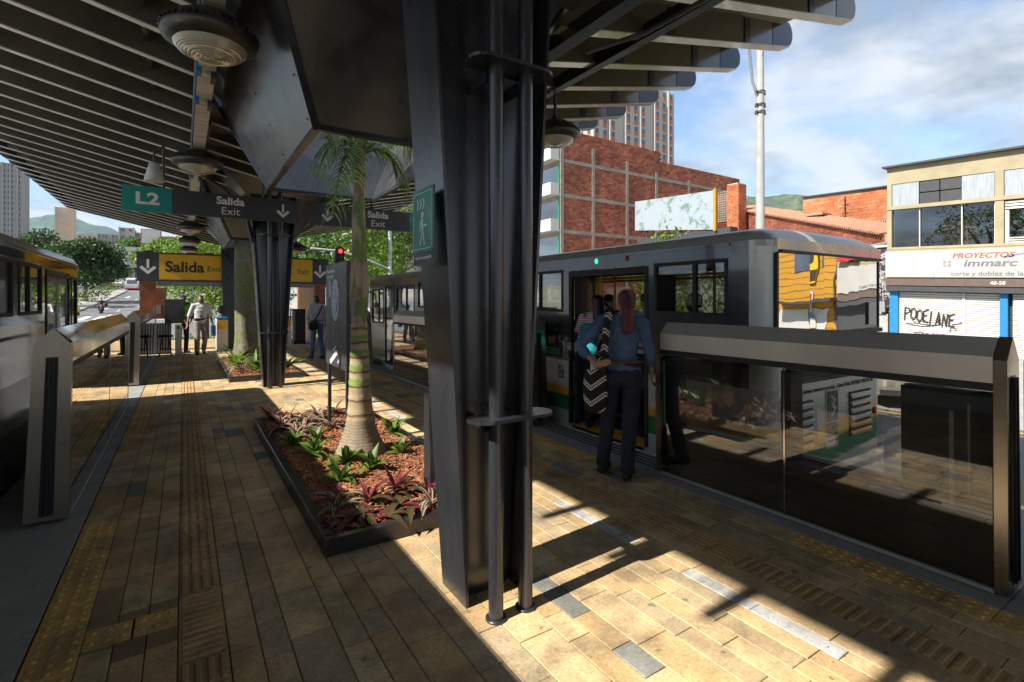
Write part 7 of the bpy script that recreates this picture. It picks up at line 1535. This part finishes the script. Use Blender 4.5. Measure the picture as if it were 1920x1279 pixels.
person((-7.6, 71.65, street_z(71.5)+.01), R(180), 'rider in black helmet and jacket on the motorcycle', dict(pelvis=(0, -.05, .9), waist=(0, -.02, 1.02), lh=(-.09, 0, .88), rh=(.09, 0, .88), lk=(-.22, .32, .75), rk=(.22, .32, .75), la=(-.2, .15, .32), ra=(.2, .15, .32), lw=(-.33, .42, 1.08), rw=(.33, .42, 1.08), le=(-.32, .18, 1.12), re=(.32, .18, 1.12)), blackc, blackc, 'skin2', 'hair', 'cap', 1.8, 1.0, .02)
moto_b = thing('motorcycle', (-9.0, 67, 0), 'dark motorcycle partly hidden behind the front of the left bus', 'motorcycle'); zz2 = street_z(67)
for yy2 in (-.6, .6): b = MB(); b.lathe([(.22, -.05), (.30, -.05), (.31, 0), (.30, .05), (.22, .05), (.22, -.05)], (0, 0, 0), 18); me = b.mesh('wheel', M['rubber']); me.transform(Matrix.Translation((-9.0, 67+yy2, zz2+.31)) @ Matrix.Rotation(R(90), 4, 'Y')); mkobj('wheel', me, moto_b)
b = MB(); b.box(-9.14, -8.86, 66.6, 67.5, zz2+.4, zz2+.9); b.obj('body', M['syel'], moto_b)
def vehicle(name, x, y, w, l, h, m, label, cat, cab):
    z = street_z(y)+.01; t = thing(name, (x, y, z), label, cat); b = MB()
    poly = [(0, .35), (-.1, .5), (-.05, h*.45), (cab, h*.95), (cab+.3, h), (l-.2, h), (l, h*.9), (l, .35)]; b.prism(poly, x-w/2, x+w/2, lambda p, q: (q, y+p[0], z+p[1])); b.obj('body', m, t)
    b = MB(); c0, c1 = .02, cab-.03; b.add([(x-w*.42, y+c0-.03, z+h*.52), (x+w*.42, y+c0-.03, z+h*.52), (x+w*.38, y+c1-.03, z+h*.9), (x-w*.38, y+c1-.03, z+h*.9)], [(0, 1, 2, 3)]); b.obj('windscreen', M['wdark'], t)
    b = MB(); b.box(x-w/2-.01, x+w/2+.01, y+cab+.3, y+l-.3, z+h*.55, z+h*.85); b.obj('side_windows', M['wdark'], t); b = MB(); b.box(x-w/2*.98, x+w/2*.98, y-.12, y+.05, z+.3, z+.5); b.obj('bumper', M['red'] if h > 2 else M['dgrey'], t)
    for sx_ in (-1, 1):
        b = MB(); b.box(x+sx_*w*.38-.14, x+sx_*w*.38+.14, y-.13, y-.09, z+.6, z+.8); b.obj('headlight', M['white'], t)
        for yy2 in (l*.18, l*.8): b = MB(); b.lathe([(.001, -.1), (.34, -.1), (.36, 0), (.34, .1), (.001, .1)], (0, 0, 0), 14); me = b.mesh('wheel', M['rubber']); me.transform(Matrix.Translation((x+sx_*(w/2-.1), y+yy2, z+.36)) @ Matrix.Rotation(R(90), 4, 'Y')); mkobj('wheel', me, t)
    return t
vehicle('minibus', -9.6, 140, 2.3, 7.5, 2.75, M['white'], 'white minibus coming down the far left road', 'minibus', .7)
vehicle('car', -13.3, 152, 1.8, 4.2, 1.5, M['white'], 'white car left of the white minibus', 'car', 1.5); vehicle('taxi', -6.0, 142, 1.8, 4.2, 1.5, M['syel'], 'yellow car right of the white minibus', 'car', 1.5); vehicle('parked_van', -15.6, 106, 1.9, 4.6, 1.9, M['grey'], 'pale van behind the median shrubs', 'van', 1.1)
# ---- hills
def ridge(name, prof, D, D0, m, base=-40, seed=0, rough=1.):
    F_, R_ = Vector((.5449, .8385, 0)), Vector((.8385, -.5449, 0)); us = np.linspace(prof[0][0], prof[-1][0], 160); rows = 26; vs_ = []; rn = np.random.RandomState(seed)
    import mathutils.noise as mn
    for j in range(rows+4):
        t_ = min(j/rows, 1.); bk = max(0, j-rows)/4
        for u in us:
            a = (u-960)/948; v = float(np.interp(u, [p[0] for p in prof], [p[1] for p in prof])); dirv = F_+R_*a; d = D0+(D-D0)*t_+bk*1500; hgt = 1.57+(563-v)/948*D
            p = dirv*d; nz = mn.fractal(Vector((p.x/420, p.y/420, seed)), .9, 2.1, 5)*hgt*.16*rough
            z = base+(hgt-base)*(t_**1.15)*(1-.25*bk)+nz*math.sin(math.pi*min(t_, 1)*.93)*1.1; vs_.append((p.x, p.y, z))
    n = len(us); b = MB(); b.add(vs_, [(j*n+i, j*n+i+1, (j+1)*n+i+1, (j+1)*n+i) for j in range(rows+3) for i in range(n-1)], smooth=True); return b.obj(name, m, None, 'structure')
def hillmat(name, c1, c2, sc):
    m, t_, b = new_mat(name); n = noise(t_, sc, 8, .7); n2 = noise(t_, sc*9, 6, .75); c = ramp(t_, n, [(.38, c1), (.62, c2)]); c = mixc(t_, 1., c, ramp(t_, n2, [(.35, .45), (.65, 1.5)]), 'MULTIPLY'); c = mixc(t_, ramp(t_, noise(t_, sc*30, 3, .6), [(.66, 0.), (.70, .5)]), c, (.45, .38, .32)); setn(t_, b, 'Base Color', c); b.inputs['Roughness'].default_value = 1; b.inputs['Specular IOR Level'].default_value = .1; return m
ridge('hills', [(-900, 430), (-400, 415), (-100, 425), (20, 416), (70, 406), (100, 403), (130, 407), (160, 416), (200, 428), (250, 447), (330, 470), (600, 480), (900, 470)], 6500, 3000, hillmat('far_hill_green', (.05, .085, .05), (.075, .10, .05), .0015), seed=3)
ridge('hills', [(800, 470), (1100, 410), (1250, 385), (1387, 364), (1425, 368), (1460, 371), (1500, 366), (1540, 362), (1600, 368), (1700, 372), (1850, 395), (2100, 410), (2700, 430)], 4200, 1800, hillmat('near_hill_green', (.035, .07, .025), (.13, .14, .06), .004), seed=8, rough=1.6)
hz = MB(); hz.box(-9500, 9500, -6500, 9000, -62, 1400); hzo = hz.obj('haze', None, None, 'stuff')
m = bpy.data.materials.new('haze_air'); m.use_nodes = True; tt = m.node_tree; tt.nodes.clear(); out = tt.nodes.new('ShaderNodeOutputMaterial'); pv = tt.nodes.new('ShaderNodeVolumePrincipled'); pv.inputs['Color'].default_value = (.55, .76, 1, 1); pv.inputs['Density'].default_value = HAZE; pv.inputs['Anisotropy'].default_value = 0; tt.links.new(pv.outputs[0], out.inputs['Volume'])
hzo.data.materials.clear(); hzo.data.materials.append(m)
